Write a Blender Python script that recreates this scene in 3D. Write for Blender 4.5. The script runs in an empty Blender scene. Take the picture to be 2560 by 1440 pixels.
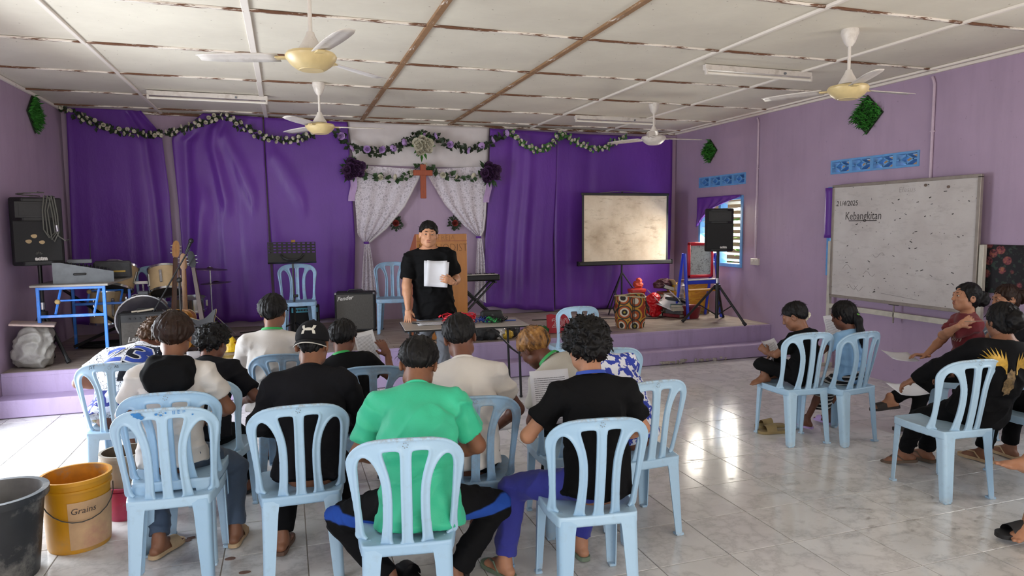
import bpy, bmesh, math, random
import numpy as np
from mathutils import Vector, Matrix
from mathutils.bvhtree import BVHTree

PI = math.pi
SC = bpy.context.scene
COL = SC.collection
random.seed(7)
RNG = np.random.default_rng(11)

# ------------------------------------------------------------------ camera
F_PX, YAW, PITCH, ROLL, CAM_H = 1690.6, 0.32154, 0.09076, 0.00838, 1.70
_fw = Vector((math.sin(YAW) * math.cos(PITCH), math.cos(YAW) * math.cos(PITCH), -math.sin(PITCH)))
_rt = Vector((math.cos(YAW), -math.sin(YAW), 0))
_dn = _fw.cross(_rt)
_r2 = _rt * math.cos(ROLL) + _dn * math.sin(ROLL)
_d2 = -_rt * math.sin(ROLL) + _dn * math.cos(ROLL)
cam_data = bpy.data.cameras.new('camera')
cam = bpy.data.objects.new('camera', cam_data)
COL.objects.link(cam)
cam.matrix_world = Matrix(((_r2.x, -_d2.x, -_fw.x, 0), (_r2.y, -_d2.y, -_fw.y, 0), (_r2.z, -_d2.z, -_fw.z, CAM_H), (0, 0, 0, 1)))
cam_data.sensor_width = 36.0
cam_data.lens = 36.0 * F_PX / 2560.0
cam_data.clip_start = 0.05
SC.camera = cam


def at(px, py, axis, val):
    """point of the room seen at a photo position, on the plane axis = val (0 x, 1 y, 2 z)"""
    d = _r2 * ((px - 1280) / F_PX) + _d2 * ((py - 720) / F_PX) + _fw
    o = Vector((0, 0, CAM_H))
    return o + d * ((val - o[axis]) / d[axis])


# ------------------------------------------------------------------ light
SC.view_settings.view_transform = 'Standard'
SC.view_settings.look = 'None'
SC.view_settings.gamma = 1.0
SC.view_settings.use_curve_mapping = False
SC.view_settings.exposure = 0.0

world = bpy.data.worlds.new('sky')
SC.world = world
world.use_nodes = True
_bg = world.node_tree.nodes['Background']
_bg.inputs['Color'].default_value = (0.80, 0.90, 1.0, 1)
_bg.inputs['Strength'].default_value = 1.6


def lamp(name, kind, loc, energy, color=(1, 1, 1), size=None, aim=None):
    d = bpy.data.lights.new(name, kind)
    d.energy = energy
    d.color = color
    if kind == 'AREA':
        d.shape = 'RECTANGLE'
        d.size, d.size_y = size
    o = bpy.data.objects.new(name, d)
    COL.objects.link(o)
    o.location = loc
    if aim is not None:
        o.rotation_euler = Vector(aim).to_track_quat('-Z', 'Y').to_euler()
    return o


sun = lamp('sun', 'SUN', (12, 8, 14), 20.0, (1.0, 0.93, 0.82), aim=(-0.27, -0.16, -0.95))
sun.data.angle = 0.01
# daylight entering through the doors and windows of the hall
lamp('daylight_left_door', 'AREA', (-2.66, 5.6, 1.15), 190, (0.84, 0.92, 1.0), (2.0, 2.1), (1, -0.15, -0.35))
lamp('daylight_rear_door', 'AREA', (1.8, -3.55, 1.3), 165, (1.0, 0.96, 0.90), (5.6, 2.2), (0, 1, -0.10))
lamp('daylight_window_stage', 'AREA', (6.32, 8.55, 1.62), 115, (1.0, 0.93, 0.80), (1.0, 1.0), (-0.8, -0.45, -1.0))
lamp('daylight_window_right', 'AREA', (6.2, 1.9, 1.6), 60, (1.0, 0.98, 0.95), (2.4, 1.1), (-1, 0, -0.1))
lamp('daylight_left_window', 'AREA', (-2.66, 0.9, 1.6), 60, (0.9, 0.95, 1.0), (2.4, 1.1), (1, 0, -0.1))

# ------------------------------------------------------------------ materials
_mats = {}


def srgb(c):
    if isinstance(c, str):
        c = c.lstrip('#')
        c = [int(c[i:i + 2], 16) / 255 for i in (0, 2, 4)]
    return tuple((x / 12.92 if x <= 0.04045 else ((x + 0.055) / 1.055) ** 2.4) for x in c)


class NT:
    """small node helper"""
    def __init__(self, name):
        m = bpy.data.materials.new(name)
        m.use_nodes = True
        self.m, self.t = m, m.node_tree
        self.b = self.t.nodes['Principled BSDF']

    def n(self, kind, **kw):
        nd = self.t.nodes.new(kind)
        for k, v in kw.items():
            if k in nd.inputs.keys():
                nd.inputs[k].default_value = v
            else:
                setattr(nd, k, v)
        return nd

    def l(self, a, b):
        self.t.links.new(a, b)

    def coord(self, kind='Object', scale=None):
        c = self.n('ShaderNodeTexCoord').outputs[kind]
        if scale is not None:
            mp = self.n('ShaderNodeMapping')
            mp.inputs['Scale'].default_value = scale
            self.l(c, mp.inputs['Vector'])
            return mp.outputs['Vector']
        return c

    def noise(self, vec, scale, detail=4, rough=0.55):
        nd = self.n('ShaderNodeTexNoise')
        nd.inputs['Scale'].default_value = scale
        nd.inputs['Detail'].default_value = detail
        nd.inputs['Roughness'].default_value = rough
        if vec is not None:
            self.l(vec, nd.inputs['Vector'])
        return nd.outputs['Fac']

    def ramp(self, fac, stops, interp='LINEAR'):
        r = self.n('ShaderNodeValToRGB')
        r.color_ramp.interpolation = interp
        e = r.color_ramp.elements
        while len(e) < len(stops):
            e.new(0.5)
        for el, (p, c) in zip(e, stops):
            el.position = p
            el.color = (*c, 1) if not isinstance(c, (int, float)) else (c, c, c, 1)
        self.l(fac, r.inputs['Fac'])
        return r.outputs['Color']

    def mix(self, fac, a, b, blend='MIX'):
        mx = self.n('ShaderNodeMix', data_type='RGBA', blend_type=blend)
        for s, v in ((0, fac), (6, a), (7, b)):
            if isinstance(v, (int, float)):
                mx.inputs[s].default_value = v if s == 0 else (v, v, v, 1)
            elif isinstance(v, tuple):
                mx.inputs[s].default_value = (*v[:3], 1)
            else:
                self.l(v, mx.inputs[s])
        return mx.outputs[2]

    def math(self, op, a, b=None, clamp=False):
        nd = self.n('ShaderNodeMath', operation=op)
        nd.use_clamp = clamp
        for i, v in ((0, a), (1, b)):
            if v is None:
                continue
            if isinstance(v, (int, float)):
                nd.inputs[i].default_value = v
            else:
                self.l(v, nd.inputs[i])
        return nd.outputs[0]

    def color(self, c):
        if isinstance(c, tuple):
            self.b.inputs['Base Color'].default_value = (*c[:3], 1)
        else:
            self.l(c, self.b.inputs['Base Color'])

    def bump(self, h, strength=0.3, dist=0.01):
        bp = self.n('ShaderNodeBump')
        bp.inputs['Strength'].default_value = strength
        bp.inputs['Distance'].default_value = dist
        self.l(h, bp.inputs['Height'])
        self.l(bp.outputs['Normal'], self.b.inputs['Normal'])


def M(name, color=None, rough=0.6, metal=0.0, var=0.12, scale=14.0, bump=0.0, sheen=0.0, dirt=None, dirt_amt=0.5, coat=0.0, spec=None, stretch=None, bscale=None):
    """plain procedural material: base colour with gentle mottling, optional dirt and bump"""
    if name in _mats:
        return _mats[name]
    t = NT(name)
    c = srgb(color)
    v = t.coord('Object', stretch) if stretch else t.coord('Object')
    f = t.noise(v, scale)
    lo = tuple(x * (1 - var) for x in c)
    hi = tuple(min(1, x * (1 + var)) for x in c)
    col = t.ramp(f, [(0.3, lo), (0.7, hi)])
    if dirt is not None:
        g = t.noise(v, scale * 0.6, 6, 0.7)
        g = t.ramp(g, [(0.52, 0.0), (0.68, 1.0)])
        g = t.math('MULTIPLY', g, dirt_amt)
        col = t.mix(g, col, srgb(dirt))
    t.color(col)
    t.b.inputs['Roughness'].default_value = rough
    t.b.inputs['Metallic'].default_value = metal
    if sheen:
        t.b.inputs['Sheen Weight'].default_value = sheen
    if coat:
        t.b.inputs['Coat Weight'].default_value = coat
    if spec is not None:
        t.b.inputs['Specular IOR Level'].default_value = spec
    if bump:
        t.bump(t.noise(v, bscale or scale * 6, 5), bump)
    _mats[name] = t.m
    return t.m


def emis(name, color, strength):
    t = NT(name)
    t.color(srgb(color))
    t.b.inputs['Emission Color'].default_value = (*srgb(color), 1)
    t.b.inputs['Emission Strength'].default_value = strength
    return t.m


# ------------------------------------------------------------------ objects
def mesh_obj(name, me, parent=None, mats=(), link=True):
    o = bpy.data.objects.new(name, me)
    for m in mats:
        me.materials.append(m)
    COL.objects.link(o)
    if parent is not None:
        o.parent = parent
    return o


def tag(o, label=None, cat=None, group=None, kind=None):
    if label:
        o['label'] = label
    if cat:
        o['category'] = cat
    if group:
        o['group'] = group
    if kind:
        o['kind'] = kind
    return o


def thing(name, label, cat, loc=(0, 0, 0), rz=0.0, group=None):
    o = bpy.data.objects.new(name, None)
    COL.objects.link(o)
    o.empty_display_size = 0.1
    o.location = loc
    o.rotation_euler = (0, 0, rz)
    return tag(o, label, cat, group)


def keep_world(child, parent):
    """parent a child whose mesh is modelled in room coordinates"""
    child.parent = parent
    child.matrix_parent_inverse = Matrix.LocRotScale(parent.location, parent.rotation_euler, parent.scale).inverted()
    return child


def copy_tree(o, parent=None, name=None):
    c = o.copy()
    COL.objects.link(c)
    if parent is not None:
        c.parent = parent
    for ch in list(o.children):
        copy_tree(ch, c)
    return c


class MB:
    """collects faces of one mesh"""
    def __init__(self):
        self.v, self.f, self.mi, self.cur = [], [], [], 0

    def add(self, vs, fs):
        b = len(self.v)
        self.v += [tuple(p) for p in vs]
        self.f += [tuple(i + b for i in f) for f in fs]
        self.mi += [self.cur] * len(fs)
        return self

    def box(self, c, s, rot=None, bev=0.0):
        hx, hy, hz = s[0] / 2, s[1] / 2, s[2] / 2
        rot = rot or Matrix.Identity(3)
        c = Vector(c)
        if bev <= 0:
            vs = [Vector((x * hx, y * hy, z * hz)) for x in (-1, 1) for y in (-1, 1) for z in (-1, 1)]
            fs = [(0, 1, 3, 2), (4, 6, 7, 5), (0, 4, 5, 1), (2, 3, 7, 6), (0, 2, 6, 4), (1, 5, 7, 3)]
        else:
            b = min(bev, hx * .95, hy * .95, hz * .95)
            vs, idx = [], {}
            for x in (-1, 1):
                for y in (-1, 1):
                    for z in (-1, 1):
                        for k in range(3):
                            p = [x * (hx - b), y * (hy - b), z * (hz - b)]
                            p[k] = (x * hx, y * hy, z * hz)[k]
                            idx[(x, y, z, k)] = len(vs)
                            vs.append(Vector(p))
            fs = []
            I = idx
            for s_ in (-1, 1):
                q = [(-1, -1), (1, -1), (1, 1), (-1, 1)]
                fs.append([I[(s_, a, b_, 0)] for a, b_ in q][::s_])
                fs.append([I[(b_, s_, a, 1)] for a, b_ in q][::s_])
                fs.append([I[(a, b_, s_, 2)] for a, b_ in q][::s_])
            for a in (-1, 1):
                for b_ in (-1, 1):
                    fs.append([I[(a, b_, -1, 0)], I[(a, b_, 1, 0)], I[(a, b_, 1, 1)], I[(a, b_, -1, 1)]][::-1 if a * b_ > 0 else 1])
                    fs.append([I[(a, -1, b_, 0)], I[(a, 1, b_, 0)], I[(a, 1, b_, 2)], I[(a, -1, b_, 2)]][::1 if a * b_ > 0 else -1])
                    fs.append([I[(-1, a, b_, 1)], I[(1, a, b_, 1)], I[(1, a, b_, 2)], I[(-1, a, b_, 2)]][::-1 if a * b_ > 0 else 1])
                    for z in (-1, 1):
                        t = [I[(a, b_, z, 0)], I[(a, b_, z, 1)], I[(a, b_, z, 2)]]
                        fs.append(t if a * b_ * z > 0 else t[::-1])
        return self.add([c + rot @ p for p in vs], fs)

    def span(self, lo, hi, bev=0.0):
        return self.box([(a + b) / 2 for a, b in zip(lo, hi)], [abs(b - a) for a, b in zip(lo, hi)], None, bev)

    def tube(self, pts, r, n=8, closed=False, caps=True):
        pts = [Vector(p) for p in pts]
        k = len(pts)
        rs = r if isinstance(r, (list, tuple)) else [r] * k
        t0 = (pts[1] - pts[0]).normalized()
        u = t0.orthogonal().normalized()
        vs, fs = [], []
        for i in range(k):
            a = pts[i - 1] if (i > 0 or closed) else pts[0]
            b = pts[(i + 1) % k] if (i < k - 1 or closed) else pts[k - 1]
            t = (b - a)
            t = t.normalized() if t.length > 1e-9 else t0
            u = (u - t * u.dot(t))
            u = u.normalized() if u.length > 1e-6 else t.orthogonal().normalized()
            w = t.cross(u)
            for j in range(n):
                ang = 2 * PI * j / n
                vs.append(pts[i] + (u * math.cos(ang) + w * math.sin(ang)) * rs[i])
        for i in range(k if closed else k - 1):
            i2 = (i + 1) % k
            for j in range(n):
                j2 = (j + 1) % n
                fs.append((i * n + j, i * n + j2, i2 * n + j2, i2 * n + j))
        if caps and not closed:
            fs.append(tuple(range(n - 1, -1, -1)))
            fs.append(tuple((k - 1) * n + j for j in range(n)))
        return self.add(vs, fs)

    def cyl(self, a, b, ra, rb=None, n=16, caps=True):
        return self.tube([a, b], [ra, ra if rb is None else rb], n, False, caps)

    def lathe(self, prof, loc=(0, 0, 0), n=24, rot=None, arc=None):
        rot = rot or Matrix.Identity(3)
        loc = Vector(loc)
        vs, fs = [], []
        m = len(prof)
        full = arc is None
        steps = n if full else n + 1
        a0, a1 = (0, 2 * PI) if full else arc
        for j in range(steps):
            a = a0 + (a1 - a0) * j / n
            for r, z in prof:
                vs.append(loc + rot @ Vector((r * math.cos(a), r * math.sin(a), z)))
        for j in range(n):
            j2 = (j + 1) % steps
            for i in range(m - 1):
                fs.append((j * m + i, j2 * m + i, j2 * m + i + 1, j * m + i + 1))
        return self.add(vs, fs)

    def grid(self, rows, closed_u=False):
        m = len(rows[0])
        vs = [p for r in rows for p in r]
        fs = []
        for i in range(len(rows) - 1):
            for j in range(m if closed_u else m - 1):
                j2 = (j + 1) % m
                fs.append((i * m + j, i * m + j2, (i + 1) * m + j2, (i + 1) * m + j))
        return self.add(vs, fs)

    def prism(self, poly, fr, th):
        """2-D outline in frame (origin, ux, uy, n) given thickness th along n"""
        o, ux, uy, nn = [Vector(q) for q in fr]
        k = len(poly)
        a = [o + ux * x + uy * y for x, y in poly]
        b = [p + nn * th for p in a]
        fs = [tuple(range(k - 1, -1, -1)), tuple(range(k, 2 * k))]
        fs += [(i, (i + 1) % k, k + (i + 1) % k, k + i) for i in range(k)]
        return self.add(a + b, fs)

    def ball(self, c, r, n=12, m=8, rot=None):
        r = (r, r, r) if isinstance(r, (int, float)) else r
        rot = rot or Matrix.Identity(3)
        c = Vector(c)
        vs = [c + rot @ Vector((0, 0, r[2]))]
        for i in range(1, m):
            t = PI * i / m
            for j in range(n):
                p = 2 * PI * j / n
                vs.append(c + rot @ Vector((r[0] * math.sin(t) * math.cos(p), r[1] * math.sin(t) * math.sin(p), r[2] * math.cos(t))))
        vs.append(c + rot @ Vector((0, 0, -r[2])))
        fs = [(0, 1 + j, 1 + (j + 1) % n) for j in range(n)]
        for i in range(m - 2):
            for j in range(n):
                a, b = 1 + i * n + j, 1 + i * n + (j + 1) % n
                fs.append((a, a + n, b + n, b))
        e = len(vs) - 1
        fs += [(e, 1 + (m - 2) * n + (j + 1) % n, 1 + (m - 2) * n + j) for j in range(n)]
        return self.add(vs, fs)

    def mesh(self, name, smooth=False, angle=None):
        me = bpy.data.meshes.new(name)
        me.from_pydata(self.v, [], self.f)
        me.polygons.foreach_set('material_index', self.mi)
        if smooth:
            me.polygons.foreach_set('use_smooth', [True] * len(me.polygons))
            if angle is not None:
                me.set_sharp_from_angle(angle=angle)
        me.update()
        return me

    def build(self, name, mats, parent=None, smooth=False, angle=0.6, world=False):
        me = self.mesh(name, smooth, angle)
        if not isinstance(mats, (list, tuple)):
            mats = (mats,)
        o = mesh_obj(name, me, None if world else parent, mats)
        if world and parent is not None:
            keep_world(o, parent)
        return o


def rotz(a):
    return Matrix.Rotation(a, 3, 'Z')


def rot_to(d, up=(0, 0, 1)):
    """matrix whose columns are x, y, z axes with z along d"""
    z = Vector(d).normalized()
    x = Vector(up).cross(z)
    x = x.normalized() if x.length > 1e-5 else z.orthogonal().normalized()
    y = z.cross(x)
    return Matrix((x, y, z)).transposed()


# ------------------------------------------------------------------ smooth solids (distance fields)
_lat = RNG.random((24, 24, 24)).astype(np.float32)


def vnoise(p):
    """value noise of an (n,3) array, 0..1"""
    p = np.asarray(p, dtype=np.float32)
    i = np.floor(p).astype(int)
    f = p - i
    f = f * f * (3 - 2 * f)
    i %= 24
    j = (i + 1) % 24
    out = 0
    for a in (0, 1):
        for b in (0, 1):
            for c in (0, 1):
                w = (f[:, 0] if a else 1 - f[:, 0]) * (f[:, 1] if b else 1 - f[:, 1]) * (f[:, 2] if c else 1 - f[:, 2])
                out = out + w * _lat[(j if a else i)[:, 0], (j if b else i)[:, 1], (j if c else i)[:, 2]]
    return out


class Field:
    def __init__(self, lo, hi, res):
        self.lo, self.res = np.array(lo, np.float32), res
        self.n = np.ceil((np.array(hi) - np.array(lo)) / res).astype(int) + 1
        self.v = np.full(self.n, 0.5, np.float32)

    def _sub(self, lo, hi):
        a = np.clip(np.floor((np.array(lo) - self.lo) / self.res).astype(int), 0, self.n)
        b = np.clip(np.ceil((np.array(hi) - self.lo) / self.res).astype(int) + 1, 0, self.n)
        if (b <= a).any():
            return None, None
        ax = [(self.lo[k] + self.res * np.arange(a[k], b[k])).astype(np.float32) for k in range(3)]
        return tuple(slice(a[k], b[k]) for k in range(3)), (ax[0][:, None, None], ax[1][None, :, None], ax[2][None, None, :])

    def put(self, sl, d, k):
        o = self.v[sl]
        if k > 0:
            h = np.maximum(k - np.abs(o - d), 0) / k
            self.v[sl] = np.minimum(o, d) - h * h * k * 0.25
        else:
            self.v[sl] = np.minimum(o, d)

    def cap(self, a, b, ra, rb=None, k=0.03, flat=None):
        """round cone from a to b; flat = (axis, factor) squashes it along an axis"""
        rb = ra if rb is None else rb
        a, b = np.array(a, float), np.array(b, float)
        m = max(ra, rb) + k + 3 * self.res
        sl, g = self._sub(np.minimum(a, b) - m, np.maximum(a, b) + m)
        if sl is None:
            return self
        ba = b - a
        L2 = max(float(ba @ ba), 1e-12)
        q = [g[i] - a[i] for i in range(3)]
        t = np.clip((q[0] * ba[0] + q[1] * ba[1] + q[2] * ba[2]) / L2, 0, 1)
        w = [q[i] - t * ba[i] for i in range(3)]
        r = ra + (rb - ra) * t
        if flat is None:
            d = np.sqrt(w[0] ** 2 + w[1] ** 2 + w[2] ** 2) - r
        else:
            n, kf = np.array(flat[0], float), flat[1]
            n = n / np.linalg.norm(n)
            dn = w[0] * n[0] + w[1] * n[1] + w[2] * n[2]
            s = dn * (1 / kf - 1)
            d = (np.sqrt((w[0] + s * n[0]) ** 2 + (w[1] + s * n[1]) ** 2 + (w[2] + s * n[2]) ** 2) - r) * min(1, (1 + kf) / 2)
        self.put(sl, d.astype(np.float32), k)
        return self

    def ell(self, c, r, rot=None, k=0.02, sub=False):
        """ellipsoid; rot columns are its axes"""
        c, r = np.array(c, float), np.array(r, float)
        A = np.array(rot if rot is not None else np.eye(3), float)
        m = r.max() + k + 3 * self.res
        sl, g = self._sub(c - m, c + m)
        if sl is None:
            return self
        q = [g[i] - c[i] for i in range(3)]
        l = [q[0] * A[0, j] + q[1] * A[1, j] + q[2] * A[2, j] for j in range(3)]
        k0 = np.sqrt(sum((l[j] / r[j]) ** 2 for j in range(3)))
        k1 = np.sqrt(sum((l[j] / r[j] ** 2) ** 2 for j in range(3))) + 1e-9
        d = (k0 * (k0 - 1) / k1).astype(np.float32)
        if sub:
            o = self.v[sl]
            d = -d
            if k > 0:
                h = np.maximum(k - np.abs(o - d), 0) / k
                self.v[sl] = np.maximum(o, d) + h * h * k * 0.25
            else:
                self.v[sl] = np.maximum(o, d)
        else:
            self.put(sl, d, k)
        return self

    def plane(self, p, n, k=0.0, lo=None, hi=None):
        """keep the side behind the plane (remove where (x-p).n > 0)"""
        n = np.array(n, float)
        n = n / np.linalg.norm(n)
        if lo is None:
            sl, g = tuple(slice(None) for _ in range(3)), [(self.lo[i] + self.res * np.arange(self.n[i])).astype(np.float32) for i in range(3)]
            g = (g[0][:, None, None], g[1][None, :, None], g[2][None, None, :])
        else:
            sl, g = self._sub(lo, hi)
            if sl is None:
                return self
        d = ((g[0] - p[0]) * n[0] + (g[1] - p[1]) * n[1] + (g[2] - p[2]) * n[2]).astype(np.float32)
        self.v[sl] = np.maximum(self.v[sl], d)
        return self

    def mesh(self):
        """surface nets -> (verts, quads)"""
        v = self.v
        v[0], v[-1] = 0.5, 0.5
        v[:, 0], v[:, -1] = 0.5, 0.5
        v[:, :, 0], v[:, :, -1] = 0.5, 0.5
        s = v < 0
        n = self.n
        c = [s[i:n[0] - 1 + i, j:n[1] - 1 + j, k:n[2] - 1 + k] for i in (0, 1) for j in (0, 1) for k in (0, 1)]
        cnt = sum(x.astype(np.int8) for x in c)
        act = np.argwhere((cnt > 0) & (cnt < 8))
        if len(act) == 0:
            return np.zeros((0, 3)), np.zeros((0, 4), int)
        idx = np.full(tuple(n - 1), -1, np.int32)
        idx[act[:, 0], act[:, 1], act[:, 2]] = np.arange(len(act))
        corner = {}
        for i in (0, 1):
            for j in (0, 1):
                for k in (0, 1):
                    corner[(i, j, k)] = v[act[:, 0] + i, act[:, 1] + j, act[:, 2] + k]
        acc = np.zeros((len(act), 3), np.float32)
        num = np.zeros(len(act), np.float32)
        for ax in range(3):
            for p in (0, 1):
                for q in (0, 1):
                    o0 = [p, q]
                    o0.insert(ax, 0)
                    o1 = list(o0)
                    o1[ax] = 1
                    a, b = corner[tuple(o0)], corner[tuple(o1)]
                    m = (a < 0) != (b < 0)
                    t = np.where(m, a / np.where(m, a - b, 1), 0)
                    t = np.clip(t, 0, 1)
                    for d in range(3):
                        acc[:, d] += np.where(m, (t if d == ax else o0[d]), 0)
                    num += m
        pos = self.lo + (act + acc / num[:, None]) * self.res
        quads = []
        for ax in range(3):
            o = [slice(None)] * 3
            e = [slice(None)] * 3
            o[ax], e[ax] = slice(0, n[ax] - 1), slice(1, n[ax])
            a, b = s[tuple(o)], s[tuple(e)]
            cr = np.argwhere(a != b)
            u, w = [(1, 2), (2, 0), (0, 1)][ax]
            ok = (cr[:, u] > 0) & (cr[:, w] > 0) & (cr[:, u] < n[u] - 1) & (cr[:, w] < n[w] - 1)
            cr = cr[ok]
            ins = a[cr[:, 0], cr[:, 1], cr[:, 2]]
            def g(du, dw):
                x = cr.copy()
                x[:, u] += du
                x[:, w] += dw
                return idx[x[:, 0], x[:, 1], x[:, 2]]
            q = np.stack([g(-1, -1), g(0, -1), g(0, 0), g(-1, 0)], 1)
            q[~ins] = q[~ins][:, ::-1]
            quads.append(q)
        return pos, np.concatenate(quads)


def np_mesh(name, pos, quads, smooth=True):
    me = bpy.data.meshes.new(name)
    me.vertices.add(len(pos))
    me.vertices.foreach_set('co', np.ascontiguousarray(pos, np.float32).ravel())
    k = quads.shape[1] if len(quads) else 4
    me.loops.add(len(quads) * k)
    me.loops.foreach_set('vertex_index', np.ascontiguousarray(quads, np.int32).ravel())
    me.polygons.add(len(quads))
    me.polygons.foreach_set('loop_start', np.arange(0, len(quads) * k, k, dtype=np.int32))
    me.polygons.foreach_set('loop_total', np.full(len(quads), k, dtype=np.int32))
    me.polygons.foreach_set('use_smooth', np.full(len(quads), smooth))
    me.update(calc_edges=True)
    return me


def normals_of(pos, quads):
    a = pos[quads[:, 2]] - pos[quads[:, 0]]
    b = pos[quads[:, 3]] - pos[quads[:, 1]]
    f = np.cross(a, b)
    n = np.zeros_like(pos)
    for k in range(4):
        np.add.at(n, quads[:, k], f)
    return n / (np.linalg.norm(n, axis=1, keepdims=True) + 1e-12)


def merge_nets(parts):
    ps, qs, o = [], [], 0
    for p, q in parts:
        ps.append(p)
        qs.append(q + o)
        o += len(p)
    return np.concatenate(ps), np.concatenate(qs)
# ================================================================== the hall
XL, XR, YB, YF, ZC = -2.57, 6.107, 9.80, -3.4, 3.19
SY, SH, STY, STH = 7.394, 0.372, 7.134, 0.165


def paint_mat(name, col, stain, bumpy=0.12):
    t = NT(name)
    v = t.coord('Object')
    c = srgb(col)
    f = t.noise(v, 1.3, 5, 0.6)
    base = t.ramp(f, [(0.3, tuple(x * 0.92 for x in c)), (0.7, tuple(min(1, x * 1.06) for x in c))])
    vs = t.coord('Object', (3.0, 3.0, 0.35))
    g = t.ramp(t.noise(vs, 2.2, 6, 0.65), [(0.50, 0.0), (0.75, 0.35)])
    base = t.mix(g, base, srgb(stain))
    sp = t.ramp(t.noise(v, 26, 3, 0.5), [(0.70, 0.0), (0.74, 0.5)])
    base = t.mix(sp, base, tuple(x * 0.6 for x in c))
    t.color(base)
    t.b.inputs['Roughness'].default_value = 0.55
    t.bump(t.noise(v, 9, 6, 0.6), bumpy, 0.02)
    return t.m


m_wall = paint_mat('lavender_wall_paint', '#a58fa8', '#8d7a90')
m_riser = paint_mat('lavender_riser_paint', '#ab98bb', '#776a79', 0.3)


def wall_boxes(mb, axis, p0, p1, a0, a1, z0, z1, holes):
    """wall slab between p0 and p1 along axis (0: x, 1: y), with rectangular openings"""
    us = sorted({a0, a1, *[h[0] for h in holes], *[h[1] for h in holes]})
    zs = sorted({z0, z1, *[h[2] for h in holes], *[h[3] for h in holes]})
    for i in range(len(us) - 1):
        for j in range(len(zs) - 1):
            um, zm = (us[i] + us[i + 1]) / 2, (zs[j] + zs[j + 1]) / 2
            if any(h[0] < um < h[1] and h[2] < zm < h[3] for h in holes):
                continue
            if axis == 0:
                mb.span((p0, us[i], zs[j]), (p1, us[i + 1], zs[j + 1]))
            else:
                mb.span((us[i], p0, zs[j]), (us[i + 1], p1, zs[j + 1]))
    return mb


W1 = (8.03, 9.10, 1.09, 2.11)
W2 = (5.30, 6.46, 1.09, 2.13)
W3 = (0.70, 3.10, 1.05, 2.15)
V1 = (7.99, 9.11, 2.265, 2.425)
V2 = (5.26, 6.43, 2.275, 2.435)
T = 0.16
back_wall = tag(wall_boxes(MB(), 1, YB, YB + T, XL - T, XR + T, -0.1, ZC, []).build('wall_back', m_wall), kind='structure')
right_wall = tag(wall_boxes(MB(), 0, XR, XR + T, YF, YB, -0.1, ZC, [W1, W2, W3, V1, V2]).build('wall_right', m_wall), kind='structure')
left_wall = tag(wall_boxes(MB(), 0, XL - T, XL, YF, YB, -0.1, ZC, [(4.6, 6.6, -0.0, 2.2), (-0.3, 2.1, 1.05, 2.15)]).build('wall_left', m_wall), kind='structure')
front_wall = tag(wall_boxes(MB(), 1, YF - T, YF, XL - T, XR + T, -0.1, ZC, [(-1.0, 4.6, 0.0, 2.4)]).build('wall_front', m_wall), kind='structure')

# ------------------------------------------------------------------ tiled floor
t = NT('marble_tile')
geo = t.n('ShaderNodeNewGeometry')
inf = t.n('ShaderNodeObjectInfo')
add = t.n('ShaderNodeVectorMath', operation='ADD')
mul = t.n('ShaderNodeVectorMath', operation='SCALE')
t.l(inf.outputs['Location'], mul.inputs[0])
mul.inputs['Scale'].default_value = 7.3
t.l(geo.outputs['Position'], add.inputs[0])
t.l(mul.outputs[0], add.inputs[1])
vein = t.noise(add.outputs[0], 2.6, 9, 0.62)
vein = t.math('ABSOLUTE', t.math('SUBTRACT', vein, 0.5))
veinc = t.ramp(vein, [(0.0, 0.75), (0.018, 0.35), (0.06, 0.0)])
base = t.ramp(t.noise(add.outputs[0], 1.6, 4), [(0.3, srgb('#cbc9c7')), (0.7, srgb('#dddbd9'))])
base = t.mix(t.math('MULTIPLY', veinc, 0.45), base, srgb('#8b8886'))
dv = t.n('ShaderNodeMapping')
dv.inputs['Scale'].default_value = (1.0, 1.9, 1.0)
dv.inputs['Rotation'].default_value = (0, 0, 0.5)
t.l(geo.outputs['Position'], dv.inputs['Vector'])
d1 = t.ramp(t.noise(dv.outputs[0], 7.0, 8, 0.72), [(0.54, 0.0), (0.66, 0.75)])
d2 = t.ramp(t.noise(geo.outputs['Position'], 0.55, 2), [(0.42, 0.12), (0.62, 1.0)])
dirt = t.math('MULTIPLY', d1, d2)
base = t.mix(dirt, base, srgb('#77716a'))
t.color(base)
rg = t.ramp(dirt, [(0.0, 0.13), (0.6, 0.45)])
t.l(rg, t.b.inputs['Roughness'])
t.b.inputs['Specular IOR Level'].default_value = 0.55
m_tile = t.m
m_grout = M('tile_grout', '#8f8780', 0.85, var=0.2, scale=9)

floor = tag(MB().span((XL - T, YF - T, -0.16), (XR + T, YB, -0.004)).build('floor', m_grout), kind='structure')
TS, TU, TV = 0.4147, 2.951, 3.2521
tile_cache = {}
far = MB()
for i in range(-14, 9):
    x0, x1 = max(TU + i * TS, XL), min(TU + (i + 1) * TS, XR)
    if x1 - x0 < 0.02:
        continue
    for j in range(-17, 10):
        y0, y1 = max(TV + j * TS, YF), min(TV + (j + 1) * TS, STY)
        if y1 - y0 < 0.02:
            continue
        c = ((x0 + x1) / 2, (y0 + y1) / 2)
        if y1 > 2.55:
            key = (round(x1 - x0, 4), round(y1 - y0, 4))
            if key not in tile_cache:
                me = MB().box((0, 0, -0.005), (key[0] - 0.005, key[1] - 0.005, 0.010), None, 0.0018).mesh('tile')
                me.materials.append(m_tile)
                tile_cache[key] = me
            o = mesh_obj('tile', tile_cache[key], floor)
            o.location = (c[0], c[1], 0)
        else:
            far.box((c[0], c[1], -0.005), (x1 - x0 - 0.005, y1 - y0 - 0.005, 0.010))
tag(far.build('tile_field', m_tile, floor), kind='stuff')

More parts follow.
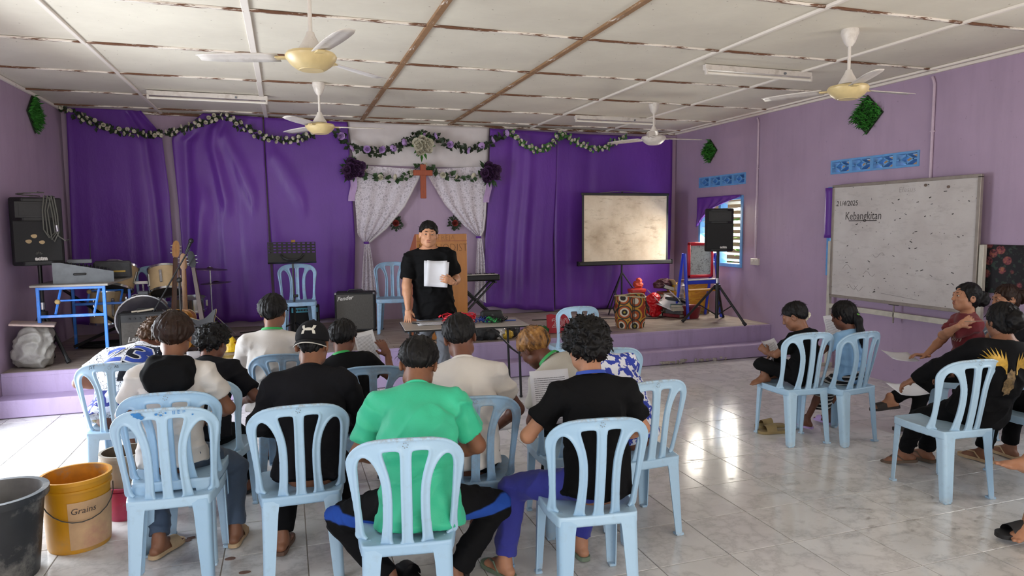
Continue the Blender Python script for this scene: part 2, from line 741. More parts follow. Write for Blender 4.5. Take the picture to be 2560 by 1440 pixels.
# ------------------------------------------------------------------ stage
t = NT('stage_vinyl')
v = t.coord('Object', (1.0, 9.0, 1.0))
g1 = t.ramp(t.noise(v, 2.2, 7, 0.65), [(0.3, srgb('#7d7068')), (0.55, srgb('#a3958a')), (0.75, srgb('#b8ab9f'))])
brick = t.n('ShaderNodeTexBrick')
brick.inputs['Scale'].default_value = 1.0
brick.inputs['Brick Width'].default_value = 1.1
brick.inputs['Row Height'].default_value = 0.14
brick.inputs['Mortar Size'].default_value = 0.004
brick.inputs['Color1'].default_value = (1, 1, 1, 1)
brick.inputs['Color2'].default_value = (0.80, 0.80, 0.80, 1)
brick.inputs['Mortar'].default_value = (0.45, 0.42, 0.4, 1)
t.l(t.coord('Object'), brick.inputs['Vector'])
g1 = t.mix(1.0, g1, brick.outputs['Color'], 'MULTIPLY')
g2 = t.ramp(t.noise(t.coord('Object'), 4, 6, 0.7), [(0.5, 0.0), (0.7, 0.4)])
t.color(t.mix(g2, g1, srgb('#6d625b')))
t.b.inputs['Roughness'].default_value = 0.5
m_stage = t.m
stage = MB()
stage.span((XL, SY, 0), (XR, YB, SH - 0.004), 0.006)
stage_o = tag(stage.build('floor_stage', m_riser), 'raised stage platform with lavender painted riser', None, None, 'structure')
MB().span((XL + .002, SY + 0.03, SH - 0.006), (XR - .002, YB - .002, SH)).build('vinyl_covering', m_stage, stage_o)
# uneven edge strip, where the vinyl stops short of the lip
lip = MB()
lip.span((XL, SY - 0.002, SH - 0.045), (XR, SY + 0.032, SH - 0.001), 0.008)
lip.build('stage_lip', m_riser, stage_o)
tag(MB().span((XL, STY, 0), (XR, SY, STH), 0.010).build('trim_1', m_riser), 'low painted step along the front of the stage', None, None, 'structure')
# chipped plaster where the step has broken at its right end
chip = MB()
for k in range(26):
    x = random.uniform(4.25, 5.25)
    chip.box((x, STY - random.uniform(-0.01, 0.015), random.uniform(0.0, 0.03) + 0.012), (random.uniform(.02, .07), random.uniform(.02, .05), random.uniform(.015, .045)), rotz(random.uniform(0, 3)), 0.004)
tag(chip.build('plaster_rubble', M('bare_plaster', '#9c948c', 0.9, var=0.25, bump=0.4)), 'crumbled plaster chips along the foot of the step', 'rubble', None, 'stuff')

# ------------------------------------------------------------------ ceiling: panels and peeling battens
t = NT('ceiling_panel_paint')
v = t.coord('Object')
c0 = t.ramp(t.noise(v, 1.1, 5, 0.6), [(0.3, srgb('#cdc6b8')), (0.7, srgb('#ded8c9'))])
vs = t.coord('Object', (1.2, 14.0, 1.0))
st = t.ramp(t.noise(vs, 2.0, 6, 0.7), [(0.55, 0.0), (0.75, 0.22)])
c0 = t.mix(st, c0, srgb('#b3a79c'))
sp = t.ramp(t.noise(v, 30, 2, 0.4), [(0.74, 0.0), (0.77, 0.7)])
c0 = t.mix(sp, c0, srgb('#7b6a58'))
t.color(c0)
t.b.inputs['Roughness'].default_value = 0.7
t.bump(t.noise(v, 6, 5), 0.1, 0.02)
m_panel = t.m


def peel_mat(name, stretch, lo, hi, wood='#80553a', white='#e0d8d0'):
    t = NT(name)
    v = t.coord('Object', stretch)
    w = t.ramp(t.noise(t.coord('Object'), 20, 4), [(0.3, tuple(x * 0.75 for x in srgb(wood))), (0.7, srgb(wood))])
    f = t.ramp(t.noise(v, 3.0, 7, 0.7), [(lo, 0.0), (hi, 1.0)])
    t.color(t.mix(f, w, srgb(white)))
    t.b.inputs['Roughness'].default_value = 0.7
    return t.m


m_bat_x = peel_mat('peeling_batten_across', (1.2, 9, 9), 0.50, 0.55, '#6b4630')
m_bat_br = peel_mat('bare_wood_batten', (9, 1.2, 9), 0.58, 0.64, '#93704f')
m_bat_wh = peel_mat('white_batten', (9, 1.2, 9), 0.30, 0.36)

ceiling = tag(MB().span((XL - T, YF - T, ZC + 0.02), (XR + T, YB + T, ZC + 0.12)).build('ceiling', m_panel), kind='structure')
xs = [XL, -1.456, -0.196, 1.063, 2.323, 3.583, 4.843, 5.98, XR]
ys = [YF, -2.2, -1.0, 0.2, 1.42, 2.64, 3.86, 5.08, 6.30, 7.42, 8.52, 9.45, YB]
for i in range(len(xs) - 1):
    for j in range(len(ys) - 1):
        w, h = xs[i + 1] - xs[i], ys[j + 1] - ys[j]
        o = MB().box((0, 0, 0), (w - 0.008, h - 0.008, 0.012)).build('panel', m_panel, ceiling)
        o.location = ((xs[i] + xs[i + 1]) / 2, (ys[j] + ys[j + 1]) / 2, ZC + 0.008 + random.uniform(-0.003, 0.003))
        o.rotation_euler = (random.uniform(-.002, .002), random.uniform(-.002, .002), 0)
for i in range(1, len(xs) - 1):
    mt = m_bat_br if i in (3, 4) else m_bat_wh
    wd = 0.05 if i in (2, 3, 4) else 0.034
    for j in range(len(ys) - 1):
        if ys[j + 1] < 0:
            continue
        o = MB().box((0, 0, 0), (wd, ys[j + 1] - ys[j], 0.022), None, 0.003).build('batten', mt, ceiling)
        o.location = (xs[i] + random.uniform(-.006, .006), (ys[j] + ys[j + 1]) / 2, ZC - 0.008)
for j in range(1, len(ys) - 1):
    if ys[j] < 0:
        continue
    for i in range(len(xs) - 1):
        o = MB().box((0, 0, 0), (xs[i + 1] - xs[i] - 0.03, 0.024, 0.018), None, 0.003).build('batten', m_bat_x, ceiling)
        o.location = ((xs[i] + xs[i + 1]) / 2, ys[j] + random.uniform(-.008, .008), ZC - 0.007)
        o.rotation_euler = (0, 0, random.uniform(-.006, .006))
cor = MB()
cor.span((XL, YB - 0.03, ZC - 0.035), (XR, YB, ZC), 0.004)
tag(cor.build('trim_2', m_bat_x), kind='structure')
tag(MB().span((XR - 0.035, YF, ZC - 0.03), (XR, YB - .03, ZC), 0.004).build('trim_3', m_bat_wh), kind='structure')
tag(MB().span((XL, YF, ZC - 0.03), (XL + 0.035, YB - .03, ZC), 0.004).build('trim_4', m_bat_wh), kind='structure')

# ------------------------------------------------------------------ vents and windows of the right wall
m_blue = M('pale_blue_paint', '#5f97cf', 0.5, var=0.1, dirt='#7f8a93', dirt_amt=0.3)
for (a0, a1, z0, z1) in (V1, V2):
    w = (a1 - a0) / 4
    for k in range(4):
        y0 = a0 + k * w
        mb = MB()
        e = 0.022
        for (ya, yb, za, zb) in ((0, w, 0, e), (0, w, z1 - z0 - e, z1 - z0), (0, e, e, z1 - z0 - e), (w - e, w, e, z1 - z0 - e)):
            mb.span((XR - 0.012, y0 + ya, z0 + za), (XR + T - .02, y0 + yb, z0 + zb))
        cy, cz = y0 + w / 2, (z0 + z1) / 2
        hw, hh = w / 2 - e * 0.6, (z1 - z0) / 2 - e * 0.8
        dm = [(hw * .62, 0), (0, hh * .72), (-hw * .62, 0), (0, -hh * .72)]
        for q in range(4):
            (ya, za), (yb, zb) = dm[q], dm[(q + 1) % 4]
            d = Vector((0, yb - ya, zb - za))
            ang = math.atan2(zb - za, yb - ya)
            mb.box((XR + 0.03, cy + (ya + yb) / 2, cz + (za + zb) / 2), (0.08, d.length + 0.008, 0.014), Matrix.Rotation(ang, 3, 'X'))
        for s in (-1, 1):
            mb.span((XR - 0.008, cy + s * hw * .62, cz - .007), (XR + 0.07, cy + s * (hw + .01), cz + .007))
            mb.span((XR - 0.008, cy - .007, cz + s * hh * .72), (XR + 0.07, cy + .007, cz + s * (hh + .012)))
        mb.build('ventilation_block', m_blue, right_wall)

t = NT('louvre_glass')
t.color(srgb('#dfe9e6'))
t.b.inputs['Roughness'].default_value = 0.25
t.b.inputs['Alpha'].default_value = 0.35
m_glass = t.m
for wi, (a0, a1, z0, z1) in enumerate((W1, W2, W3)):
    root = thing('window_%d' % (wi + 1), 'blue framed louvre window in the lavender wall', None, (XR, (a0 + a1) / 2, z0))
    root['kind'] = 'structure'
    mb = MB()
    e = 0.05
    for (ya, yb, za, zb) in ((a0, a1, z0, z0 + e), (a0, a1, z1 - e, z1), (a0, a0 + e, z0 + e, z1 - e), (a1 - e, a1, z0 + e, z1 - e), ((a0 + a1) / 2 - .03, (a0 + a1) / 2 + .03, z0 + e, z1 - e)):
        mb.span((XR - 0.012, ya, za), (XR + 0.11, yb, zb), 0.003)
    keep_world(mb.build('window_frame', m_blue), root)
    n = 10
    for hh in ((a0 + e + .004, (a0 + a1) / 2 - .034), ((a0 + a1) / 2 + .034, a1 - e - .004)):
        for k in range(n):
            zc = z0 + e + (k + 0.5) * (z1 - z0 - 2 * e) / n
            o = MB().box((0, 0, 0), (0.085, hh[1] - hh[0], 0.005), Matrix.Rotation(0.45, 3, 'Y')).build('louvre', m_glass)
            o.location = (XR + 0.06, (hh[0] + hh[1]) / 2, zc)
            keep_world(o, root)

# yard outside
tag(MB().span((-30, -30, -0.35), (40, 40, -0.3)).build('ground_yard', M('yard_concrete', '#b6b0a0', 0.9, var=0.2, scale=2)), kind='structure')
m_leafy = M('hedge_leaves', '#5f8a3a', 0.7, var=0.45, scale=5)
hb = MB()
for k in range(900):
    p = Vector((random.uniform(9.0, 9.9), random.uniform(6.5, 15.5), 0))
    p.z = random.uniform(-0.3, 1.5 + 0.4 * math.sin(p.y * 2.1))
    r = random.uniform(.09, .2)
    q = Matrix.Rotation(random.uniform(0, 6), 3, random.choice('XYZ')) @ Matrix.Rotation(random.uniform(0, 6), 3, 'Z')
    hb.add([p + q @ Vector(s) * r for s in ((-1, 0, 0), (0, .45, .1), (1, 0, 0), (0, -.45, .1))], [(0, 1, 2, 3)])
tag(hb.build('hedge', m_leafy), 'green leafy hedge outside the louvre window', 'hedge', None, 'stuff')
nb = thing('vent_backdrop', 'brown house shape added outside to darken the view through the wall vents', 'backdrop', (11.5, 12, -.3))  # house added in the yard to block bright sky behind the vents
keep_world(MB().span((10.6, 3, -.3), (13.5, 24, 3.2)).build('wall', M('backdrop_boards', '#6a5844', .8, var=.2, stretch=(1, 1, 6))), nb)
keep_world(MB().prism([(-.8, 0), (3.7, 0), (1.45, 1.5)], ((10.6, 2.6, 3.1), (1, 0, 0), (0, 0, 1), (0, 1, 0)), 21.8).build('roof', M('backdrop_roof', '#5c4a3c', .7, var=.25)), nb)
# ================================================================== plastic chairs
def poly_sd(pts, X, Y):
    """signed distance (negative inside) from grid points to a closed outline"""
    d = np.full(X.shape, 1e9)
    ins = np.zeros(X.shape, bool)
    n = len(pts)
    for i in range(n):
        ax, ay = pts[i]
        bx, by = pts[(i + 1) % n]
        ex, ey = bx - ax, by - ay
        wx, wy = X - ax, Y - ay
        t = np.clip((wx * ex + wy * ey) / max(ex * ex + ey * ey, 1e-12), 0, 1)
        d = np.minimum(d, (wx - ex * t) ** 2 + (wy - ey * t) ** 2)
        c = (ay > Y) != (by > Y)
        with np.errstate(divide='ignore', invalid='ignore'):
            xi = ax + (Y - ay) * ex / (ey if abs(ey) > 1e-12 else 1e-12)
        ins ^= c & (X < xi)
    d = np.sqrt(d)
    return np.where(ins, -d, d)


def smooth_loop(pts, it=2):
    for _ in range(it):
        out = []
        n = len(pts)
        for i in range(n):
            a, b = pts[i], pts[(i + 1) % n]
            out.append((a[0] * .75 + b[0] * .25, a[1] * .75 + b[1] * .25))
            out.append((a[0] * .25 + b[0] * .75, a[1] * .25 + b[1] * .75))
        pts = out
    return pts


CH = 0.885


def _chair_meshes():
    k = 1 / 2580.0
    hh = lambda y: CH - (y - 45) / 1055.0 * (CH - 0.425)
    out_r = [(0, 45), (170, 48), (320, 62), (450, 100), (545, 170), (597, 255), (602, 330), (580, 450), (556, 600), (536, 760), (526, 900), (532, 1000), (540, 1075),
             (500, 1100), (450, 1070), (290, 1110), (270, 1150), (0, 1150)]
    outline = [(x * k, hh(y)) for x, y in out_r] + [(-x * k, hh(y)) for x, y in out_r[-2:0:-1]]
    outer = [(418, 222), (470, 255), (495, 330), (490, 450), (482, 600), (470, 800), (456, 960), (446, 1058), (360, 1090), (276, 1104), (258, 1000), (242, 850), (236, 700), (241, 520), (266, 400), (310, 310), (360, 250)]
    inner = [(58, 182), (80, 166), (205, 168), (236, 182), (228, 225), (195, 320), (170, 400), (150, 500), (141, 650), (146, 850), (155, 1000), (152, 1062), (128, 1090), (88, 1090), (62, 1062), (56, 1000), (58, 700), (57, 400)]
    holes = []
    for hpts in (outer, inner):
        for s in (1, -1):
            holes.append(smooth_loop([(s * x * k, hh(y)) for x, y in hpts], 2))
    outline = smooth_loop(outline, 1)
    res = 0.0048
    F = Field((-0.26, -0.030, 0.385), (0.26, 0.030, CH + .02), res)
    gx = F.lo[0] + res * np.arange(F.n[0])
    gz = F.lo[2] + res * np.arange(F.n[2])
    X, Z = np.meshgrid(gx, gz, indexing='ij')
    sd = poly_sd(outline, X, Z)
    for h in holes:
        sd = np.maximum(sd, -poly_sd(h, X, Z))
    gt = F.lo[1] + res * np.arange(F.n[1])
    th = 0.0052 + 0.0050 * np.exp(-((sd + 0.006) / 0.006) ** 2)
    d = np.maximum(sd[:, None, :], np.abs(gt)[None, :, None] - th[:, None, :])
    F.v = d.astype(np.float32)
    p, q = F.mesh()

    def S(u, h):
        f = np.clip((h - 0.425) / (CH - 0.425), -0.2, 1.1)
        y = -0.172 - 0.053 * f - 0.012 * np.sin(np.clip(f, 0, 1) * PI)
        c = 2.45 * (1 - f) ** 1.2 + 1.0 if False else 2.5 + (0.95 - 2.5) * np.clip(f, 0, 1) ** 0.8
        return np.stack([u * (1.0), y + c * u * u, h], 1)
    e = 1e-3
    b = S(p[:, 0], p[:, 2])
    du = S(p[:, 0] + e, p[:, 2]) - b
    dh = S(p[:, 0], p[:, 2] + e) - b
    nn = np.cross(dh, du)
    nn /= np.linalg.norm(nn, axis=1, keepdims=True)
    back = np_mesh('backrest', b + nn * p[:, 1:2], q)

    # seat with apron
    res = 0.007
    F = Field((-0.24, -0.23, 0.365), (0.24, 0.25, 0.46), res)
    ol = smooth_loop([(-.168, -.188), (.168, -.188), (.186, -.172), (.212, .02), (.212, .17), (.185, .212), (-.185, .212), (-.212, .17), (-.212, .02), (-.186, -.172)], 2)
    gx, gy, gz = [F.lo[i] + res * np.arange(F.n[i]) for i in range(3)]
    X, Y = np.meshgrid(gx, gy, indexing='ij')
    sd = poly_sd(ol, X, Y)
    zt = 0.437 - 0.010 * np.clip(-sd / 0.10, 0, 1)
    Z = gz[None, None, :]
    top = np.maximum(sd[:, :, None], np.abs(Z - zt[:, :, None] + 0.006) - 0.006)
    apr = np.maximum(np.abs(sd[:, :, None] + 0.006) - 0.006, np.abs(Z - 0.4125) - 0.026)
    F.v = np.minimum(top, apr).astype(np.float32)
    seat = np_mesh('seat', *F.mesh())

    def leg(sx, rear):
        mb = MB()
        if rear:
            prof = [(0.42, .180, -.186, .082, .075), (0.36, .181, -.190, .074, .062), (0.2, .182, -.205, .062, .054), (0.012, .186, -.222, .050, .046)]
            sy = -1
        else:
            prof = [(0.42, .200, .196, .066, .066), (0.36, .201, .198, .058, .058), (0.2, .203, .202, .048, .048), (0.012, .205, .207, .038, .040)]
            sy = 1
        th = 0.006
        rows = []
        for z, cx, cy, fx, fy in prof:
            r = 0.022
            o = [(cx - fx, cy * sy)]
            for a in range(0, 5):
                t = a / 4 * PI / 2
                o.append((cx - r + r * math.sin(t), cy * sy - r + r * math.cos(t)))
            o.append((cx, cy * sy - fy))
            inn = [(cx - th, cy * sy - fy)]
            for a in range(4, -1, -1):
                t = a / 4 * PI / 2
                inn.append((cx - r + (r - th) * math.sin(t), cy * sy - r + (r - th) * math.cos(t)))
            inn.append((cx - fx, cy * sy - th))
            rows.append([(sx * x, sy * y, z) for x, y in o + inn])
        if sx * sy < 0:
            rows = [r[::-1] for r in rows]
        mb.grid(rows[::-1], closed_u=True)
        n = len(rows[0])
        top = [i for i in range(n)]
        mb.f.append(tuple(range(n - 1, -1, -1)))
        mb.f.append(tuple((len(rows) - 1) * n + i for i in range(n)))
        mb.mi += [0, 0]
        z, cx, cy, fx, fy = prof[-1]
        mb.box((sx * (cx - fx * .42), sy * (cy * sy - fy * .42), 0.007), (fx * .92, fy * .92, 0.014), None, 0.003)
        return mb.mesh('leg', True, 0.7)
    legs = [leg(sx, r) for r in (True, False) for sx in (-1, 1)]
    return back, seat, legs


t = NT('blue_chair_plastic')
inf = t.n('ShaderNodeObjectInfo')
v = t.coord('Object')
base = t.ramp(inf.outputs['Random'], [(0.0, srgb('#98b9d3')), (1.0, srgb('#acc9de'))])
g = t.ramp(t.noise(v, 22, 6, 0.7), [(0.55, 0.0), (0.72, 0.35)])
base = t.mix(g, base, srgb('#93a6b4'))
sx = t.n('ShaderNodeSeparateXYZ')
t.l(v, sx.inputs[0])
tp = t.ramp(sx.outputs['Z'], [(0.862, 0.0), (0.884, 1.0)])
g2 = t.ramp(t.noise(v, 34, 6, 0.75), [(0.44, 0.0), (0.58, 0.75)])
base = t.mix(t.math('MULTIPLY', g2, tp), base, srgb('#8d857b'))
ft = t.ramp(sx.outputs['Z'], [(0.0, 0.7), (0.05, 0.0)])
base = t.mix(t.math('MULTIPLY', ft, g2), base, srgb('#b8b0a4'))
t.color(base)
t.b.inputs['Roughness'].default_value = 0.38
t.b.inputs['Subsurface Weight'].default_value = 0.0
t.bump(t.noise(v, 90, 3), 0.05, 0.004)
m_chair = t.m
t = NT('dusty_chair_plastic')
v = t.coord('Object')
g = t.ramp(t.noise(v, 16, 6, 0.7), [(0.45, 0.0), (0.65, 0.55)])
t.color(t.mix(g, srgb('#83a3c0'), srgb('#7f8890')))
t.b.inputs['Roughness'].default_value = 0.5
m_chair2 = t.m
_back, _seat, _legs = _chair_meshes()
for me in [_back, _seat] + _legs:
    me.materials.append(m_chair)


def chair(label, x, y, deg, z=0.0, dusty=False, group='light blue plastic chairs', tilt=0):
    o = thing('plastic_chair', label, 'chair', (x, y, z), math.radians(deg), group)
    parts = [mesh_obj('seat', _seat, o), mesh_obj('backrest', _back, o)]
    for me in _legs:
        parts.append(mesh_obj('leg', me, o))
    if dusty:
        for p in parts:
            p.material_slots[0].link = 'OBJECT'
            p.material_slots[0].material = m_chair2
    return o


def chair_at(label, px, py, deg, z=0.0, **kw):
    """chair whose back top centre stands where the photo shows it"""
    p = at(px, py, 2, z + CH)
    a = math.radians(deg)
    return chair(label, p.x - 0.222 * math.sin(a), p.y + 0.222 * math.cos(a), deg, z, **kw)


CHAIRS = {}
for key, px, py, deg, lab, du in [
    ('p2', 275, 907, -8, 'blue plastic chair with pen scribbles on its top rail under the number 23 jersey', False),
    ('p3', 403, 1019, -3, 'lower chair of the stacked pair, blue paint daubs along its top rail', False),
    ('p5', 705, 884, -12, 'greyish blue chair of the white shirted youth with green collar cord nearest the music stand', True),
    ('p6', 745, 1011, -1, 'light blue plastic chair under the person in the black cap', False),
    ('p7', 932, 914, -8, 'greyish blue chair of the child holding a sheet beside the black cap', True),
    ('p8', 1013, 1094, -9, 'front light blue plastic chair under the person in the green shirt', False),
    ('p9', 1188, 989, -10, 'dusty blue chair behind the green shirt, its sitter in plain white', True),
    ('p11', 1505, 1044, -8, 'front light blue plastic chair of the curly haired person in black', False),
    ('p12', 1642, 950, 3, 'light blue plastic chair of the person in blue and white floral clothes', False),
    ('p10', 1452, 946, -6, 'blue plastic chair under the leaning person with bleached hair', False),
    ('e1', 1532, 868, -10, 'empty blue chair whose rounded corner shows beyond the curly head', False),
    ('e2', 1449, 765, -4, 'empty pale blue chair standing before the red bag at the stage', False),
    ('p13', 2035, 830, -4, 'light blue plastic chair of the child with a white flower in the hair', False),
    ('p14', 2166, 828, 6, 'light blue plastic chair of the girl with the long black ponytail', False),
    ('p17', 2447, 898, -6, 'light blue plastic chair of the person with golden wings on the back', False),
    ('p18', 2700, 882, -4, 'blue plastic chair cut off by the right edge of the picture', False),
    ('s1', 742, 659, 180, 'blue chair on the stage behind the music stand', True),
    ('s2', 980, 654, 172, 'blue chair on the stage between the amplifier and the lectern', True),
]:
    CHAIRS[key] = chair_at(lab, px, py, deg, SH if key in ('s1', 's2') else 0.0, dusty=du)
# second chair nested on the first one, and the drummer's chair
c = CHAIRS['p3']
CHAIRS['p3b'] = chair('upper chair of the stacked pair directly beneath the boy in the black hood', c.location.x + .006, c.location.y + 0.10, -3, 0.05)
_p = at(385, 660, 1, 9.3)
CHAIRS['drum'] = chair('blue chair behind the drum kit by the purple curtain', _p.x, 9.12, 176, SH, dusty=True)
CHAIRS['p4'] = chair('blue chair hidden under the black T-shirt behind the hooded boy', -.46, 4.22, -12)
CHAIRS['p15'] = chair('blue chair under the woman in the maroon T-shirt', 5.18, 3.97, 50)
CHAIRS['p19'] = chair('blue chair under the person stretching a bare foot at the far right', 4.40, 2.20, 44)
CHAIRS['p16'] = chair('blue chair by the wall behind the woman in maroon', 5.66, 3.93, 50)
for k in ('p3', 'p3b'):
    CHAIRS[k]['group'] = 'nested pair of blue chairs'
# ================================================================== people
class Solid:
    """list of blended round cones, ellipsoids and flat-ended cones"""
    def __init__(self):
        self.ops, self.lo, self.hi = [], np.full(3, 1e9), np.full(3, -1e9)

    def _g(self, p, r):
        p = np.array(p, float)
        self.lo = np.minimum(self.lo, p - r)
        self.hi = np.maximum(self.hi, p + r)

    def cap(self, a, b, ra, rb=None, k=0.03, flat=None):
        self._g(a, ra)
        self._g(b, ra if rb is None else rb)
        self.ops.append(('cap', a, b, ra, rb, k, flat))
        return self

    def ell(self, c, r, rot=None, k=0.02, sub=False):
        if not sub:
            self._g(c, max(r))
        self.ops.append(('ell', c, r, rot, k, sub))
        return self

    def cone(self, a, b, ra, rb, k=0.03, flat=None):
        """flat-ended"""
        self._g(a, ra)
        self._g(b, rb)
        self.ops.append(('cone', a, b, ra, rb, k, flat))
        return self

    def plane(self, p, n):
        self.ops.append(('plane', p, n))
        return self

    def net(self, res):
        F = Field(self.lo - 3 * res, self.hi + 3 * res, res)
        for o in self.ops:
            if o[0] == 'cone':
                _, a, b, ra, rb, k, flat = o
                a, b = np.array(a, float), np.array(b, float)
                m = max(ra, rb) + k + 3 * res
                sl, g = F._sub(np.minimum(a, b) - m, np.maximum(a, b) + m)
                if sl is None:
                    continue
                L = np.linalg.norm(b - a)
                ax = (b - a) / L
                q = [g[i] - a[i] for i in range(3)]
                s = q[0] * ax[0] + q[1] * ax[1] + q[2] * ax[2]
                w = [q[i] - s * ax[i] for i in range(3)]
                r = ra + (rb - ra) * np.clip(s / L, 0, 1)
                if flat is not None:
                    n, kf = np.array(flat[0], float), flat[1]
                    n = n / np.linalg.norm(n)
                    dn = (w[0] * n[0] + w[1] * n[1] + w[2] * n[2]) * (1 / kf - 1)
                    w = [w[i] + dn * n[i] for i in range(3)]
                d = np.sqrt(w[0] ** 2 + w[1] ** 2 + w[2] ** 2) - r
                d = np.maximum(d, np.maximum(-s, s - L))
                F.put(sl, d.astype(np.float32), k)
            else:
                getattr(F, o[0])(*o[1:])
        return F.mesh()


def V(*a):
    return np.array(a, float)


def ik(a, b, l1, l2, hint):
    """joint between a and b"""
    d = b - a
    L = np.linalg.norm(d)
    L2 = min(L, (l1 + l2) * 0.999)
    u = d / max(L, 1e-6)
    x = (l1 * l1 - l2 * l2 + L2 * L2) / (2 * L2)
    h = math.sqrt(max(l1 * l1 - x * x, 0))
    hint = np.array(hint, float)
    hn = hint - u * (hint @ u)
    hn /= (np.linalg.norm(hn) + 1e-9)
    return a + u * x + hn * h, a + u * L2


def frame(yaw, pitch=0.0, roll=0.0):
    """columns right, forward, up; yaw CCW, pitch bends forward/down, roll tilts to the right"""
    m = Matrix.Rotation(yaw, 3, 'Z') @ Matrix.Rotation(-pitch, 3, 'X') @ Matrix.Rotation(roll, 3, 'Y')
    return np.array(m)


def hand_net(w, d, n, side, curl=0.5, thumb=0.5, s=1.0, spread=0.12, res=0.0038):
    """hand: wrist w, finger direction d, back-of-hand normal n; side=+1 thumb along d x n"""
    d = V(*d) / np.linalg.norm(d)
    n = V(*n) - d * (V(*n) @ d)
    n /= np.linalg.norm(n)
    sd = np.cross(d, n) * side
    S = Solid()
    S.cap(w - d * .03 * s, w + d * .02 * s, .024 * s, .026 * s, 0.015, (n, .72))
    S.cap(w + d * .03 * s, w + d * .078 * s, .033 * s, .036 * s, 0.02, (n, .42))
    curls = curl if isinstance(curl, (list, tuple)) else [curl] * 4
    for i, (off, ln) in enumerate(((0.029, .92), (0.010, 1.04), (-0.009, .98), (-0.027, .78))):
        p = w + (d * .080 + sd * off) * s
        dr = d + sd * (off / .03) * spread
        dr /= np.linalg.norm(dr)
        nn = n
        r = .0092 * s
        ang = 0
        for q, L in enumerate((.040, .026, .020)):
            ang += curls[i] * (0.75, 1.0, 0.7)[q]
            v = dr * math.cos(ang) - nn * math.sin(ang)
            e = p + v * L * ln * s
            S.cap(p, e, r, r * .90, 0.006 if q else 0.010)
            p, r = e, r * .90
    p = w + (d * .022 + sd * .026 - n * .006) * s
    v = d * .62 + sd * (.75 - .35 * thumb) - n * (.25 + .6 * thumb)
    v /= np.linalg.norm(v)
    e = p + v * .042 * s
    S.cap(p, e, .0135 * s, .0108 * s, .014)
    v2 = d * .85 + sd * (.35 - .5 * thumb) - n * (.2 + .5 * thumb)
    v2 /= np.linalg.norm(v2)
    S.cap(e, e + v2 * .032 * s, .0105 * s, .0085 * s, .006)
    return S.net(res)


def foot_net(ankle, d, up, s=1.0, side=1, res=0.0045):
    """bare foot: d toe direction, up from the sole; side=+1 big toe along d x up"""
    d = V(*d) / np.linalg.norm(d)
    up = V(*up) - d * (V(*up) @ d)
    up /= np.linalg.norm(up)
    sd = np.cross(d, up) * side
    S = Solid()
    base = ankle - up * .062 * s
    S.cap(ankle + up * .03 * s, ankle - up * .02 * s, .036 * s, .035 * s, .02)
    S.cap(base - d * .040 * s + up * .008 * s, base + d * .02 * s + up * .008 * s, .031 * s, .033 * s, .02)
    S.cap(ankle - up * .01 * s, base + d * .115 * s + up * .004 * s, .034 * s, .024 * s, .03)
    S.cap(base + d * .05 * s + up * .000 * s, base + d * .125 * s - up * .004 * s, .030 * s, .041 * s, .025, (up, .45))
    for i, (off, ln, r) in enumerate(((.026, .046, .0125), (.008, .048, .0095), (-.008, .042, .009), (-.022, .036, .0085), (-.034, .028, .008))):
        p = base + (d * (.140 - .012 * abs(i - 1)) + sd * off - up * .010) * s
        S.cap(p, p + (d * ln - up * .004) * s, r * s, r * .92 * s, .006)
    return S.net(res)


def head_net(c, A, s=1.0, res=0.006, face=False, neck=None):
    """head around centre c, axes A (columns right, forward, up)"""
    L = lambda x, y, z: c + A @ (V(x, y, z) * s)
    S = Solid()
    S.ell(L(0, -.012, .030), V(.0755, .096, .088) * s, A, .01)
    S.ell(L(0, .030, -.030), V(.063, .064, .086) * s, A, .03)
    S.ell(L(0, .056, -.088), V(.034, .030, .026) * s, A, .03)
    for q in (-1, 1):
        S.ell(L(q * .042, .052, -.022), V(.028, .032, .03) * s, A, .02)
        S.ell(L(q * .046, .018, -.066), V(.024, .036, .028) * s, A, .025)
    S.cap(L(-.038, .083, .024), L(.038, .083, .024), .012 * s, None, .012)
    for q in (-1, 1):
        S.ell(L(q * .031, .103, .008), V(.018, .012, .011) * s, A, .010, True)
    S.cap(L(0, .094, .010), L(0, .109, -.026), .0085 * s, .0125 * s, .010)
    for q in (-1, 1):
        S.ell(L(q * .012, .102, -.030), V(.009, .010, .008) * s, A, .006)
    S.cap(L(-.017, .090, -.052), L(.017, .090, -.052), .0085 * s, None, .008)
    S.cap(L(-.015, .088, -.064), L(.015, .088, -.064), .009 * s, None, .008)
    for q in (-1, 1):
        er = A @ np.array(Matrix.Rotation(q * .35, 3, 'Z') @ Matrix.Rotation(-.2, 3, 'X'))
        S.ell(L(q * .080, -.008, -.006), V(.010, .022, .034) * s, er, .006)
        S.ell(L(q * .088, -.004, -.002), V(.006, .012, .018) * s, er, .004, True)
    if neck is not None:
        S.cap(L(0, -.022, -.055), neck, .050 * s, .056 * s, .03)
    return S.net(res)


def strand_wisps(pos, nrm, crown, n, ln, wd, lift, rng):
    """small tapered locks lying on a hair surface"""
    idx = rng.integers(0, len(pos), n)
    ps, qs = [], []
    o = 0
    for i in idx:
        p, nn = pos[i], nrm[i]
        fl = p - crown
        fl = fl - nn * (fl @ nn)
        L = np.linalg.norm(fl)
        fl = fl / L if L > 1e-4 else V(1, 0, 0)
        fl = fl + rng.normal(0, .35, 3)
        fl = fl - nn * (fl @ nn)
        fl /= np.linalg.norm(fl) + 1e-9
        sd = np.cross(nn, fl) * wd
        l = ln * rng.uniform(.6, 1.3)
        a = p - nn * .004
        b = p + fl * l * .55 + nn * (lift * .8)
        e = p + fl * l + nn * (lift * rng.uniform(-.4, 1.2))
        ps += [a - sd, a + sd, b + sd * .8, b - sd * .8, e + sd * .1, e - sd * .1]
        qs += [(o, o + 1, o + 2, o + 3), (o + 3, o + 2, o + 4, o + 5)]
        o += 6
    return np.array(ps), np.array(qs)


